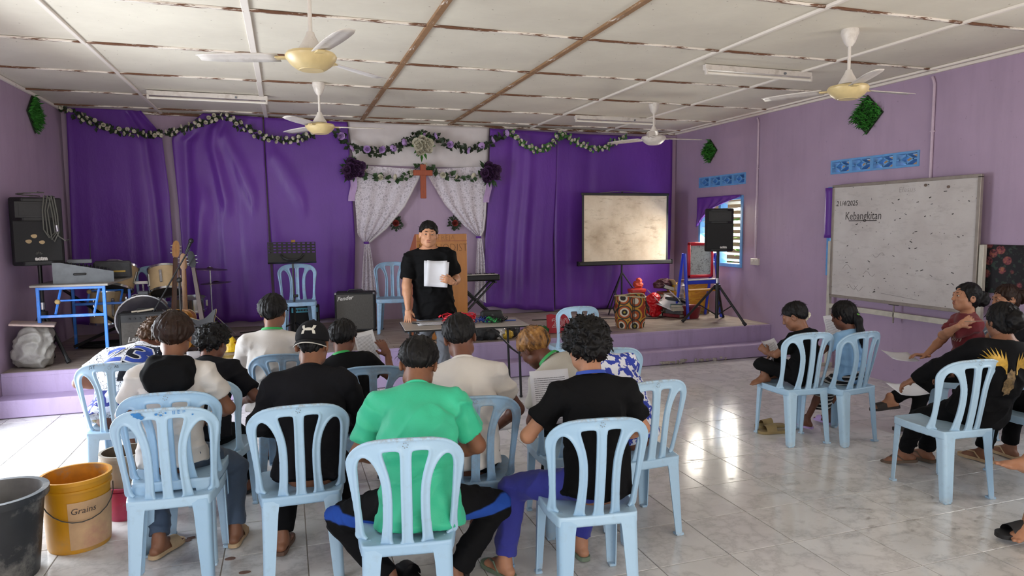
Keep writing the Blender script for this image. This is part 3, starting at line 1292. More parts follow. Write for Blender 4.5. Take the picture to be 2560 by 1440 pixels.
def hair_mat(name, col, rough=0.55):
    t = NT(name)
    c = srgb(col)
    v = t.coord('Object')
    f = t.noise(v, 60, 5, 0.7)
    t.color(t.ramp(f, [(0.3, tuple(x * .5 for x in c)), (0.7, tuple(min(1, x * 1.3) for x in c))]))
    t.b.inputs['Roughness'].default_value = rough
    t.b.inputs['Specular IOR Level'].default_value = 0.25
    t.bump(t.noise(v, 140, 4), 0.35, 0.005)
    return t.m


def cloth(name, col, var=0.10, rough=0.85, sheen=0.1):
    dark = sum(srgb(col)) < .06
    return M(name, col, rough, 0, var, 5, 0.12, 0 if dark else sheen, spec=.15 if dark else None, bscale=160)


m_skin = {k: M('skin_' + k, c, 0.5, 0, 0.10, 18, 0.06, spec=0.35, bscale=120) for k, c in
          dict(dark='#6b4434', mid='#7f5640', light='#a9785c', fair='#bd8a6b').items()}
m_hair_black = hair_mat('black_hair', '#0d0b0c')
m_hair_brown = hair_mat('dark_brown_hair', '#2a1a12')
m_hair_curly = hair_mat('brown_curls', '#4a3423')
m_eye = M('eye_white', '#a89f95', 0.25, var=0.02)
m_iris = M('dark_iris', '#1c120d', 0.2, var=0.02)
m_lip = M('lips', '#8a4a42', 0.5, var=0.05)
m_brow = M('eyebrow_hair', '#191211', 0.8, var=0.1)
m_mouth = M('open_mouth', '#3a1414', 0.6, var=0.05)
m_teeth = M('teeth', '#d8d2c6', 0.3, var=0.02)


def folds(pos, quads, amp, freq=7.0, seed=0.0, drop=1.0):
    """push cloth in and out in soft creases"""
    n = normals_of(pos, quads)
    q = pos * np.array([freq, freq, freq * 1.5], np.float32) + seed
    w = vnoise(q + 3 * vnoise(pos * 4 + seed)[:, None])
    ridge = 1 - np.abs(2 * w - 1)
    fine = vnoise(pos * freq * 3.1 + seed * 2) - .5
    return pos + n * ((ridge ** 2 - .35) * amp + fine * amp * .55)[:, None]


def person(label, x, y, yaw, s=1.0, hz=None, lean=(8, 22), side=0, twist=0, head=(0, 15, 0), hs=None, neck_fwd=0.0,
           skin='dark', arms=None, legs=None, shirt='tee', shirt_m=None, pants='long', pants_m=None, hair='short', hair_m=None,
           ht=0.016, build=1.0, res=0.0085, face=False, footwear=None, foot_m=None, sleeve=None, seed=0, hem=0.0, wr=(1, 1), sleeve_hem_m=None, base_z=0.0, stand=False):
    """a clothed figure; yaw in degrees (0 faces the stage, + turns left). lean: lower and upper back, forward degrees"""
    R = math.radians
    rng = np.random.default_rng(100 + seed)
    Y = R(yaw)
    B = frame(Y)
    X3, F3, U3 = B[:, 0], B[:, 1], B[:, 2]
    base = V(x, y, base_z)
    hz = hz if hz is not None else 0.445 + 0.085 * s
    loc = lambda a, b, c: base + B @ V(a, b, c)
    hip = loc(0, 0, hz)
    A1 = frame(Y + R(twist * .4), R(lean[0]), R(side))
    A2 = frame(Y + R(twist), R(lean[1]), R(side * 1.4))
    waist = hip + A1[:, 2] * .12 * s
    chest = hip + A1[:, 2] * .27 * s
    C7 = chest + A2[:, 2] * .235 * s
    root = thing('person', label, 'person', (x, y, base_z), Y)
    hs = hs if hs is not None else s ** .45
    HA = frame(Y + R(head[0]), R(head[1]), R(head[2]))
    hc = C7 + A2[:, 2] * .045 * s + HA[:, 2] * .125 * hs + HA[:, 1] * (.030 + neck_fwd) * hs
    sh = {q: C7 - A2[:, 2] * .050 * s + A2[:, 0] * q * .172 * s * (0.5 + 0.5 * build) for q in (-1, 1)}
    arms = arms or {}
    legs = legs or {}
    elb, wri = {}, {}
    for q in (-1, 1):
        tgt, hint = arms.get(q, ((q * .14, .30, hz + .10), (q * 1.0, -.4, -.8)))
        tgt = tgt if isinstance(tgt, np.ndarray) else loc(*tgt)
        elb[q], wri[q] = ik(sh[q], tgt, .275 * s, .245 * s, B @ V(*hint))
    knee, ank, fdir = {}, {}, {}
    hj = {q: hip + X3 * q * .085 * s for q in (-1, 1)}
    for q in (-1, 1):
        tgt, hint, fd = legs.get(q, ((q * .13, .43 * s, .085), (0, 1, .7), (q * .15, 1, 0)))
        knee[q], ank[q] = ik(hj[q], tgt if isinstance(tgt, np.ndarray) else loc(*tgt), .415 * s, .385 * s, B @ V(*hint))
        fdir[q] = B @ V(*fd)
    bw = build
    lg = .80 if pants in ('long', 'crop', 'skirt') else 1.0
    # ---- body, one continuous skin
    S = Solid()
    f1, f2 = (A1[:, 1], .66), (A2[:, 1], .62)
    S.cap(hip, waist, .150 * s * bw, .130 * s * bw, .04, f1)
    S.cap(waist, chest, .130 * s * bw, .150 * s * bw, .04, f1)
    S.cap(chest, C7 - A2[:, 2] * .09 * s, .150 * s * bw, .135 * s * bw, .05, f2)
    S.cap(C7 + A2[:, 2] * .0, hc - HA[:, 2] * .07 * hs - HA[:, 1] * .02 * hs, .056 * s, .050 * hs, .03)
    for q in (-1, 1):
        S.cap(C7 - A2[:, 2] * .02 * s, sh[q], .050 * s, .052 * s * bw, .04)
        S.cap(sh[q], elb[q], .048 * s * bw, .038 * s * bw, .03)
        m = elb[q] + (wri[q] - elb[q]) * .3
        S.cap(elb[q], m, .037 * s * bw, .038 * s * bw, .02)
        S.cap(m, wri[q], .037 * s * bw, .0255 * s, .02, None)
        S.cap(hj[q], knee[q], .078 * s * bw * lg, .052 * s * lg, .03)
        m = knee[q] + (ank[q] - knee[q]) * .32 - fdir[q] / np.linalg.norm(fdir[q]) * .012
        S.cap(knee[q], m, .050 * s * lg, .052 * s * lg, .02)
        S.cap(m, ank[q], .051 * s * lg, .033 * s, .02)
    nets = [S.net(max(res, .009))]
    nets.append(head_net(hc, HA, hs, .0042 if face else .0055, face, C7 + A2[:, 2] * .0))
    ho = arms.get('hand', {})
    for q in (-1, 1):
        d, n, cu, th = ho.get(q, (wri[q] - elb[q], U3 + X3 * q * .4, .45, .5))
        if isinstance(d, tuple):
            d = B @ V(*d)
        if isinstance(n, tuple):
            n = B @ V(*n)
        d = np.array(d, float)
        sgn = np.cross(d, n) @ np.array(X3)
        nets.append(hand_net(wri[q], d, n, -q if True else 1, cu, th, .92 * s ** .6, res=.0042))
        fu = legs.get('up', {}).get(q, (0, 0, 1))
        nets.append(foot_net(ank[q], fdir[q], B @ V(*fu), .95 * s ** .7, -q, .005))
    p, qd = merge_nets(nets)
    body = mesh_obj('body', np_mesh('body', p, qd), None, (m_skin[skin],))
    keep_world(body, root)
    # ---- shirt
    if shirt:
        S = Solid()
        off = .012
        S.cap(C7 - A2[:, 2] * .10 * s, chest, .140 * s * bw + off, .152 * s * bw + off, .05, f2)
        S.cap(chest, waist, .152 * s * bw + off, .140 * s * bw + off, .05, f1)
        hb = hip - A1[:, 2] * (.055 + hem) * s
        S.cone(waist + A1[:, 2] * .03, hb, .150 * s * bw + off, .184 * s * bw + off, .03, (A1[:, 1], .76))
        sl = sleeve if sleeve is not None else (0.66 if shirt == 'tee' else 1.0)
        for q in (-1, 1):
            S.cap(C7 - A2[:, 2] * .035 * s, sh[q], .052 * s + off, .053 * s * bw + off, .05)
            if shirt == 'tee':
                e = sh[q] + (elb[q] - sh[q]) * sl
                S.cone(sh[q], e, .056 * s * bw + off, .054 * s * bw + .014, .025)
            else:
                e = elb[q] + (wri[q] - elb[q]) * (.93 if sl >= 1 else sl)
                S.cap(sh[q], elb[q], .054 * s * bw + off, .046 * s * bw + off, .025)
                S.cone(elb[q], e, .047 * s * bw + off, .034 * s + off, .02)
        # neckline
        nd = (hc - HA[:, 2] * .07 * hs) - C7
        nd = nd / np.linalg.norm(nd) + A2[:, 2] * 1.2
        nd = nd / np.linalg.norm(nd)
        S.plane(C7 + nd * .040 * s, nd)
        p, qd = S.net(res)
        calm = np.clip((np.linalg.norm(p - C7, axis=1) - .10) / .09, 0, 1)[:, None]
        p = p + (folds(p, qd, .016 * wr[0], 8.5, seed * 1.7) - p) * calm
        so = keep_world(mesh_obj('shirt', np_mesh('shirt', p, qd), None, (shirt_m,)), root)
        # neck band
        ring = []
        ax = A2
        for i in range(22):
            a = 2 * PI * i / 22
            ring.append(C7 + nd * .036 * s + ax[:, 0] * math.cos(a) * .064 * s + np.cross(nd, ax[:, 0]) * math.sin(a) * .064 * s - ax[:, 1] * 0)
        band = MB().tube(ring, .0075 * s, 6, True).build('collar', sleeve_hem_m or shirt_m, None, True)
        keep_world(band, so)
    else:
        so = None
    # ---- trousers
    if pants:
        S = Solid()
        S.ell(hip - A1[:, 2] * .01, V(.150, .100, .10) * s * (0.4 + .6 * bw), A1, .03)
        for q in (-1, 1):
            S.cap(hj[q], knee[q], .090 * s * bw, .066 * s, .04)
            if pants in ('long', 'crop', 'short'):
                fr = dict(long=.93, crop=.72, short=.16)[pants]
                e = knee[q] + (ank[q] - knee[q]) * fr
                S.cone(knee[q], e, .067 * s, (.058 if pants != 'short' else .07) * s, .03)
        if pants == 'skirt':
            mk = (knee[-1] + knee[1]) / 2
            S.cap(hip, mk, .16 * s, .115 * s, .05, (U3, .75))
            ma = mk + ((ank[-1] + ank[1]) / 2 - mk) * .62
            S.cone(mk, ma, .115 * s, .12 * s, .04, (F3, .8))
        p, qd = S.net(res)
        p = folds(p, qd, .012 * wr[1], 9.5, seed * 2.3 + 5)
        po = keep_world(mesh_obj('skirt' if pants == 'skirt' else ('shorts' if pants == 'short' else 'trousers'), np_mesh('trousers', p, qd), None, (pants_m,)), root)
    else:
        po = None
    # ---- hair
    HL = lambda a, b, c: hc + HA @ (V(a, b, c) * hs)
    crown = HL(0, -.045, .112)
    if hair:
        S = Solid()
        if hair in ('short', 'curly', 'bowl'):
            S.ell(HL(0, -.016, .033), V(.0755 + ht, .096 + ht, .088 + ht) * hs, HA, .01)
            if hair == 'bowl':
                S.ell(HL(0, -.03, .02), V(.080 + ht, .088 + ht, .066 + ht) * hs, HA, .03)
            if hair == 'curly':
                S.ell(HL(0, -.035, -.02), V(.072 + ht * .6, .072 + ht * .6, .075) * hs, HA, .03)
                S.ell(HL(0, .02, .07), V(.08 + ht * .7, .085 + ht * .6, .06 + ht * .6) * hs, HA, .03)
            else:
                S.ell(HL(0, -.040, -.018), V(.064, .062, .062) * hs, HA, .02)
            S.plane(HL(0, -.10, -.078 if hair != 'curly' else -.10), HA @ V(0, .62, -.80))
        elif hair in ('long', 'bun', 'pony'):
            S.ell(HL(0, -.014, .033), V(.0755 + ht, .096 + ht, .088 + ht) * hs, HA, .01)
            S.ell(HL(0, -.045, -.025), V(.070, .062, .072) * hs, HA, .03)
            S.plane(HL(0, -.02, -.095), HA @ V(0, .86, -.5) * 1.0)
            S.plane(HL(0, .07, .062), HA @ V(0, .93, -.36))
        p, qd = S.net(.0052)
        n = normals_of(p, qd)
        l = (p - hc) @ HA
        ph = np.arctan2(l[:, 0], -(l[:, 1] + .045))
        th = np.arccos(np.clip((l[:, 2] + .0) / (np.linalg.norm(l, axis=1) + 1e-6), -1, 1))
        if hair == 'curly':
            d = (vnoise(p * 48 + seed) - .5) * .034 + (vnoise(p * 95 + seed) - .5) * .016
        else:
            d = (vnoise(np.stack([ph * 9, th * 2.2, ph * 0 + seed], 1)) - .5) * .012 + (vnoise(p * 60 + seed) - .5) * .006
        p = p + n * d[:, None]
        if hair in ('short', 'bowl', 'curly'):
            pn = V(0, .62, -.80)
            dist = -((l / hs - V(0, -.10, -.078 if hair != 'curly' else -.10)) @ pn) * hs
            wgt = np.clip(1 - dist / (.045 * hs), 0, 1) ** 1.3 * np.clip((.03 - l[:, 1]) / .04, 0, 1)
            rad = (p - hc) @ HA - V(0, -.02, .0) * hs
            rad[:, 2] *= .3
            rad /= np.linalg.norm(rad, axis=1, keepdims=True) + 1e-9
            p = p - (rad * (wgt * (ht + .006) * hs)[:, None]) @ HA.T
        n = normals_of(p, qd)
        nets = [(p, qd)]
        if hair == 'pony':
            S = Solid()
            pts = [HL(0, -.09, .02), HL(0, -.125, -.06), HL(.0, -.12, -.17), HL(0.005, -.105, -.30)]
            for i in range(3):
                S.cap(pts[i], pts[i + 1], (.030, .036, .030)[i] * hs, (.036, .030, .016)[i] * hs, .02)
            pp, qq = S.net(.006)
            pp = pp + normals_of(pp, qq) * ((vnoise(pp * np.array([70, 70, 8]) + seed) - .5) * .012)[:, None]
            nets.append((pp, qq))
        if hair == 'long':
            S = Solid()
            for q in (-.05, 0, .05):
                S.cap(HL(q, -.075, .03), HL(q * 1.15, -.10, -.20), .048 * hs, .034 * hs, .03)
            pp, qq = S.net(.006)
            pp = pp + normals_of(pp, qq) * ((vnoise(pp * np.array([70, 70, 8]) + seed) - .5) * .012)[:, None]
            nets.append((pp, qq))
        if hair == 'bun':
            S = Solid()
            S.ell(HL(0, -.135, .0), V(.062, .055, .066) * hs, HA, .02)
            S.cap(HL(0, -.10, .01), HL(0, -.14, 0), .04 * hs, None, .03)
            pp, qq = S.net(.0055)
            pp = pp + normals_of(pp, qq) * ((vnoise(pp * 45 + seed) - .5) * .022)[:, None]
            nets.append((pp, qq))
        if hair == 'curly':
            nets.append(strand_wisps(p, n, crown, 380, .020, .0045, .006, rng))
        else:
            up_ = l[:, 2] > -.025
            nets.append(strand_wisps(p[up_], n[up_], crown, 110, .032, .0028, .0018, rng))
        p, qd = merge_nets(nets)
        ho_ = keep_world(mesh_obj('hair', np_mesh('hair', p, qd), None, (hair_m or m_hair_black,)), root)
    if face:
        for q in (-1, 1):
            ec = V(q * .031, .0838, .0075)
            e = keep_world(MB().ball(HL(*ec), (.0125 * hs,) * 3, 12, 8).build('eye', m_eye, None, True), root)
            keep_world(MB().ball(HL(q * .031, .0945, .0070), (.0064 * hs, .0026 * hs, .0064 * hs), 10, 6, Matrix(HA.tolist())).build('iris', m_iris, None, True), e)
            for e0, e1, nm in ((1.5, .36, 'eyelid'), (-1.5, -.40, 'lower_lid')):
                rows = []
                for i in range(6):
                    el = e0 + (e1 - e0) * i / 5
                    rows.append([HL(*(ec + V(math.cos(el) * math.sin(az), math.cos(el) * math.cos(az), math.sin(el)) * .0140)) for az in np.linspace(-1.45, 1.45, 11)])
                lid = MB().grid(rows if e0 < 0 else rows[::-1])
                lid.tube(rows[-1], .0011 * hs, 5)
                keep_world(lid.build(nm, m_skin[skin], None, True, 3), root)
            bp = [HL(q * (.013 + .0075 * i), .0970 - .0022 * i * i * .45, .0315 + .0035 * math.sin(i / 5 * PI * .9) - .0006 * i) for i in range(6)]
            keep_world(MB().tube(bp, [.0018 * hs, .0026 * hs, .0028 * hs, .0026 * hs, .0020 * hs, .0010 * hs], 6).build('eyebrow', m_brow, None, True), root)
        lp = MB()
        lp.tube([HL(x_, .0985 - abs(x_) * .22, -.0515 + .0015 * math.cos(x_ * 200)) for x_ in (-.023, -.015, -.006, 0, .006, .015, .023)], [.001, .0040 * hs, .0046 * hs, .0042 * hs, .0046 * hs, .0040 * hs, .001], 6)
        lp.tube([HL(x_, .0975 - abs(x_) * .22, -.0655) for x_ in (-.021, -.013, 0, .013, .021)], [.001, .0046 * hs, .0052 * hs, .0046 * hs, .001], 6)
        keep_world(lp.build('lips', m_lip, None, True), root)
        keep_world(MB().ball(HL(0, .0915, -.0585), (.017 * hs, .006 * hs, .0062 * hs), 12, 8, Matrix(HA.tolist())).build('mouth', m_mouth, None, True), root)
        keep_world(MB().box(HL(0, .0955, -.0562), (.020 * hs, .004 * hs, .0035 * hs), Matrix(HA.tolist()), .001).build('teeth', m_teeth), root)
    # ---- feet
    if footwear:
        for q in (-1, 1):
            d = fdir[q] / np.linalg.norm(fdir[q])
            up = B @ V(*legs.get('up', {}).get(q, (0, 0, 1)))
            up = up - d * (up @ d)
            up /= np.linalg.norm(up)
            slipper(ank[q] - up * (.062 * .95 * s ** .7 + .014), d, up, s ** .7, footwear, foot_m, root)
    return dict(root=root, hc=hc, HA=HA, hs=hs, C7=C7, A2=A2, A1=A1, sh=sh, elb=elb, wri=wri, knee=knee, ank=ank, shirt=so, hip=hip, chest=chest, B=B, s=s, pants=po, HL=HL)


def slipper(o, d, up, s, kind, mat, root=None, label=None, cat=None):
    """slipper whose sole centre (under the ankle) is at o"""
    sd = np.cross(d, up)
    sole = [(-.075, .0), (-.068, .028), (-.03, .036), (.03, .033), (.09, .044), (.14, .046), (.175, .034), (.19, .0), (.175, -.034), (.14, -.046), (.09, -.044), (.03, -.033), (-.03, -.036), (-.068, -.028)]
    mb = MB()
    mb.prism([(a * s, b * s) for a, b in smooth_loop(sole, 1)], (o - up * .010, d, sd, up), .022 * s)
    so = mb.build('slipper_sole', mat, None, True, 0.5)
    st = MB()
    w, y0, y1 = (.0, .06, .14) if kind == 'slide' else (0, .03, .15)
    if kind == 'slide':
        rows = []
        for i in range(9):
            a = PI * i / 8
            r = []
            for yy in (.045, .075, .105, .130):
                c = o + up * .006 * s + d * yy * s
                r.append(tuple(c + sd * math.cos(a) * .047 * s + up * math.sin(a) * (.062 - .20 * (yy - .045)) * s))
            rows.append(r)
        st.grid(rows)
        rows2 = [[tuple(np.array(q) - (np.array(q) - (o + d * .09 * s)) * .07) for q in r] for r in rows]
        st.grid(rows2[::-1])
    else:
        for q in (-1, 1):
            pts = [o + up * .012 * s + d * .012 * s + sd * q * .036 * s, o + up * .055 * s + d * .055 * s + sd * q * .034 * s, o + up * .045 * s + d * .10 * s + sd * q * .018 * s, o + up * .014 * s + d * .145 * s + sd * .008 * s]
            st.tube([tuple(v) for v in pts], .0055 * s, 6)
    sp = st.build('slipper_strap', mat, None, True)
    if root is not None:
        keep_world(so, root)
        keep_world(sp, so)
        so.name, sp.name = 'slipper_sole', 'slipper_strap'
        return so
    r = thing('slipper', label, cat or 'slipper', tuple(o - up * .010), 0)
    keep_world(so, r)
    keep_world(sp, r)
    return r


def strap_ring(P, r_, col_m, root, w=.016, name='lanyard', drop=True):
    """cord around a neck"""
    C7, A2, s = P['C7'], P['A2'], P['s']
    nd = A2[:, 2]
    rows = []
    for i in range(25):
        a = 2 * PI * i / 24
        c = C7 + A2[:, 0] * math.cos(a) * r_ * s + A2[:, 1] * (math.sin(a) * r_ * 1.05 + .012) * s + nd * (.046 - .06 * max(0, math.sin(a))) * s
        o = A2[:, 0] * math.cos(a) + A2[:, 1] * math.sin(a)
        rows.append([tuple(c + nd * w * .5), tuple(c - nd * w * .5 + o * w * .45), tuple(c - nd * w * .5 + o * w * .45 - o * .003), tuple(c + nd * w * .5 - o * .003)])
    mb = MB()
    mb.grid(rows, closed_u=True)
    return keep_world(mb.build(name, col_m, None, True), root)


def text_mesh(body, size, font=None, extrude=0.0, bold=0.0, shear=0.0, res=2):
    cu = bpy.data.curves.new('lettering', 'FONT')
    cu.body = body
    cu.size = size
    cu.align_x = 'CENTER'
    cu.align_y = 'CENTER'
    cu.offset = bold
    cu.extrude = extrude
    cu.shear = shear
    cu.resolution_u = res
    o = bpy.data.objects.new('lettering', cu)
    COL.objects.link(o)
    dg = bpy.context.evaluated_depsgraph_get()
    me = bpy.data.meshes.new_from_object(o.evaluated_get(dg))
    bpy.data.objects.remove(o)
    bpy.data.curves.remove(cu)
    return me


def wrap_decal(name, me2d, origin, ux, uy, target, mat, parent, off=.003, reach=.35, cuts=2, maxlen=.025):
    """lay a flat 2-D mesh on a target surface by casting along ux x uy (towards the surface)"""
    bm = bmesh.new()
    bm.from_mesh(me2d)
    bmesh.ops.triangulate(bm, faces=bm.faces[:])
    for _ in range(5):
        es = [e for e in bm.edges if e.calc_length() > maxlen]
        if not es:
            break
        bmesh.ops.subdivide_edges(bm, edges=es, cuts=1)
        bmesh.ops.triangulate(bm, faces=bm.faces[:])
    tm = target.data
    tree = BVHTree.FromPolygons([v.co for v in tm.vertices], [p.vertices for p in tm.polygons])
    o, ux, uy = Vector(origin), Vector(ux).normalized(), Vector(uy).normalized()
    nn = ux.cross(uy)
    dead = []
    for v in bm.verts:
        p = o + ux * v.co.x + uy * v.co.y
        h = tree.ray_cast(p + nn * reach, -nn, reach * 2.2)
        if h[0] is None:
            dead.append(v)
            v.co = p
        else:
            v.co = h[0] + nn * off
    bmesh.ops.delete(bm, geom=dead, context='VERTS')
    me = bpy.data.meshes.new(name)
    bm.to_mesh(me)
    bm.free()
    me.materials.append(mat)
    ob_ = bpy.data.objects.new(name, me)
    COL.objects.link(ob_)
    keep_world(ob_, parent)
    return ob_
# ------------------------------------------------------------------ the people in the hall
def W(px, py, axis, val):
    return np.array(at(px, py, axis, val))


def on_chair(key, fwd=-.01, side=0.0, deg=None):
    c = CHAIRS[key]
    a = c.rotation_euler.z
    return c.location.x - math.sin(a) * fwd + math.cos(a) * side, c.location.y + math.cos(a) * fwd + math.sin(a) * side


c_black = cloth('black_cotton', '#0b0b0d')
c_black2 = cloth('washed_black_cotton', '#131317')
c_white = cloth('white_cotton', '#c9c3bd', .06)
c_grey = cloth('pale_grey_cotton', '#b5b0a6', .06)
c_green = cloth('mint_green_jersey', '#2fb58a', .08, .6)
c_jeans = cloth('blue_denim', '#3b4a5e', .2)
c_navy = cloth('royal_blue_trousers', '#2b2f86', .1)
c_grey_jeans = cloth('grey_denim', '#6d7077', .15)
c_khaki = cloth('khaki_shorts', '#8a7b58', .15)
t = NT('black_trousers_blue_panel')
g_ = t.n('ShaderNodeNewGeometry')
sp_ = t.n('ShaderNodeSeparateXYZ')
t.l(g_.outputs['Position'], sp_.inputs[0])
nz_ = t.math('ADD', sp_.outputs['Z'], t.math('MULTIPLY', t.noise(g_.outputs['Position'], 5), .03))
t.color(t.ramp(nz_, [(.405, srgb('#0b0b0d')), (.410, srgb('#24489a')), (.462, srgb('#24489a')), (.467, srgb('#0b0b0d'))]))
t.b.inputs['Roughness'].default_value = .8
t.b.inputs['Specular IOR Level'].default_value = .15
c_panel = t.m
c_maroon = cloth('maroon_cotton', '#6b1720', .1)
c_skyblue = cloth('sky_blue_cotton', '#88b4dc', .06)
m_lany_g = M('green_cord', '#2fa052', .6, var=.08)
m_lany_b = M('blue_cord', '#2c4aa8', .6, var=.08)
m_paper = None
def pattern_cloth(name, ground, ink, scale, thr=.5, mode='vor'):
    t = NT(name)
    v = t.coord('Object')
    if mode == 'vor':
        w = t.n('ShaderNodeTexVoronoi', feature='DISTANCE_TO_EDGE')
        w.inputs['Scale'].default_value = scale
        nz = t.n('ShaderNodeTexNoise')
        nz.inputs['Scale'].default_value = scale * .5
        t.l(v, nz.inputs['Vector'])
        mx = t.mix(.12, v, nz.outputs['Color'])
        t.l(mx, w.inputs['Vector'])
        f = t.ramp(w.outputs['Distance'], [(thr * .5, 1.0), (thr * .5 + .02, 0.0)])
    elif mode == 'stripe':
        w = t.n('ShaderNodeTexWave', bands_direction='Z')
        w.inputs['Scale'].default_value = scale
        w.inputs['Distortion'].default_value = 3.0
        w.inputs['Detail'].default_value = 1.0
        t.l(v, w.inputs['Vector'])
        f = t.ramp(w.outputs['Fac'], [(thr, 0.0), (thr + .05, 1.0)])
    else:
        f = t.ramp(t.noise(v, scale, 3, .5), [(thr, 0.0), (thr + .02, 1.0)])
    t.color(t.mix(f, srgb(ground), srgb(ink)))
    t.b.inputs['Roughness'].default_value = .85
    return t.m


# paper with printed lines (flat print)
t = NT('printed_paper')
v = t.coord('UV')
sep = t.n('ShaderNodeSeparateXYZ')
t.l(v, sep.inputs[0])
ln = t.math('FRACT', t.math('MULTIPLY', sep.outputs['Y'], 26.0))
ln = t.math('LESS_THAN', ln, 0.38)
inx = t.math('MULTIPLY', t.math('GREATER_THAN', sep.outputs['X'], .1), t.math('LESS_THAN', sep.outputs['X'], .9))
iny = t.math('MULTIPLY', t.math('GREATER_THAN', sep.outputs['Y'], .08), t.math('LESS_THAN', sep.outputs['Y'], .86))
wd = t.ramp(t.noise(t.coord('UV', (60, 26, 1)), 1.0, 2), [(.38, 0.0), (.42, 1.0)])
k = t.math('MULTIPLY', t.math('MULTIPLY', ln, inx), iny)
k = t.math('MULTIPLY', k, wd)
t.color(t.mix(t.math('MULTIPLY', k, .75), srgb('#d9dae0'), srgb('#3a3a44')))
t.b.inputs['Roughness'].default_value = .8
m_print = t.m
m_blank = M('blank_paper', '#d5d6dc', .8, var=.03)


def sheet(name, label, c, ux, uy, w=.21, h=.297, bend=.02, mat=None, cat='paper', group=None, n=7):
    """a slightly curved sheet of paper centred at c; ux, uy its edges"""
    c, ux, uy = Vector(c), Vector(ux).normalized(), Vector(uy).normalized()
    uy = (uy - ux * uy.dot(ux)).normalized()
    nn = ux.cross(uy)
    vs, fs, uv = [], [], []
    for i in range(n):
        for j in range(n):
            a, b = i / (n - 1) - .5, j / (n - 1) - .5
            vs.append(c + ux * a * w + uy * b * h + nn * (bend * (4 * a * a - .5) + bend * .5 * b))
    for i in range(n - 1):
        for j in range(n - 1):
            fs.append((i * n + j, (i + 1) * n + j, (i + 1) * n + j + 1, i * n + j + 1))
    me = bpy.data.meshes.new(name)
    me.from_pydata(vs, [], fs)
    ul = me.uv_layers.new(name='UVMap')
    for lp in me.loops:
        i, j = divmod(lp.vertex_index, n)
        ul.data[lp.index].uv = (i / (n - 1), j / (n - 1))
    me.polygons.foreach_set('use_smooth', [True] * len(me.polygons))
    me.materials.append(mat or m_print)
    o = bpy.data.objects.new(name, me)
    COL.objects.link(o)
    md = o.modifiers.new('thickness', 'SOLIDIFY')
    md.thickness = .0006
    return tag(o, label, cat, group)


t = NT('bleached_hair_dark_roots')
v = t.coord('Object', (1, 1, .5))
t.color(t.ramp(t.noise(v, 26, 5, .6), [(.36, srgb('#1c130e')), (.47, srgb('#7d5428')), (.66, srgb('#b58445'))]))
t.b.inputs['Roughness'].default_value = .55
t.bump(t.noise(v, 120, 4), .35, .005)
m_bleach = t.m
PP = {}
# --- the speaker: standing behind the table, facing the hall
mx, my = 1.455, 7.00
hand_r = W(1020, 774, 1, 6.88)
hand_l = W(1132, 706, 1, 6.72)
PP['p1'] = person('man in a black T-shirt standing behind the table, talking, papers in hand', mx, my, 168, 1.035, hz=.925, lean=(3, 7), side=4, head=(3, 2, -4), hs=1.07, skin='fair', build=1.17,
                  arms={1: (hand_r, (1.0, -.35, -.1)), -1: (hand_l, (-.35, -.25, -1)),
                        'hand': {1: ((.02, .30, -.95), (.15, .90, .3), [-.22, -.20, -.22, -.2], .1), -1: ((.62, .42, .30), (-.25, .9, .1), .55, .35)}},
                  legs={1: ((.11, .0, .085), (0, 1, 0), (.2, 1, 0)), -1: ((-.11, .02, .085), (0, 1, 0), (-.2, 1, 0))},
                  shirt_m=c_black, pants='long', pants_m=c_grey_jeans, hair='short', ht=.017, face=True, res=.008, hem=.10, sleeve=.74, footwear='slide', foot_m=M('dark_slipper', '#25221f', .7), seed=1)

# --- audience, left block
x, y = on_chair('p8', .02, .055)
PP['p8'] = person('person in a mint green shirt seated on the front chair, knees spread wide', x, y, -9, .94, lean=(12, 38), head=(-4, 40, 4), skin='mid', shirt_m=c_green, pants='long', pants_m=c_panel, build=1.03,
                  arms={-1: ((-.10, .36, .60), (-1, -.3, -.55)), 1: ((.12, .36, .60), (1, -.3, -.55))},
                  legs={-1: ((-.14, .17, .10), (-.85, .45, .35), (-.3, 1, 0)), 1: ((.16, .17, .10), (.85, .45, .35), (.3, 1, 0))},
                  ht=.02, seed=8, hem=.05, sleeve=.70, sleeve_hem_m=c_green, footwear='slide', foot_m=M('black_rubber', '#1a191b', .6), res=.0075)
x, y = on_chair('p6', .0, .05)
PP['p6'] = person('person in a black sweater and black cap worn backwards', x, y, -6, .90, lean=(6, 26), head=(-8, 26, 0), hs=.95, skin='mid', shirt='long', shirt_m=c_black2, pants='long', pants_m=c_black, build=1.04,
                  legs={-1: (W(705, 1340, 2, .085), (0, 1, .7), (.1, 1, 0)), 1: (W(862, 1312, 2, .085), (0, 1, .7), (.2, 1, 0))}, ht=.002, seed=6, footwear='flip', foot_m=M('brown_rubber', '#5b4336', .7), res=.0078, wr=(1.2, 1))
x, y = on_chair('p3b', .01, -.035)
PP['p3'] = person('youth in a white T-shirt with a black hood and blue jeans', x, y, -4, .88, hz=.57, lean=(6, 22), head=(4, 14, 2), skin='mid', shirt_m=c_white, pants='long', pants_m=c_jeans, build=.97,
                  legs={-1: (W(398, 1350, 2, .085), (-.2, 1, .6), (.5, 1, 0)), 1: (W(588, 1322, 2, .085), (.35, 1, .6), (.1, 1, 0))}, hair='bowl', ht=.020, hair_m=m_hair_brown, seed=3, footwear='slide', foot_m=M('tan_slipper', '#b59a78', .7), res=.0078)
x, y = on_chair('p11', .0, .05)
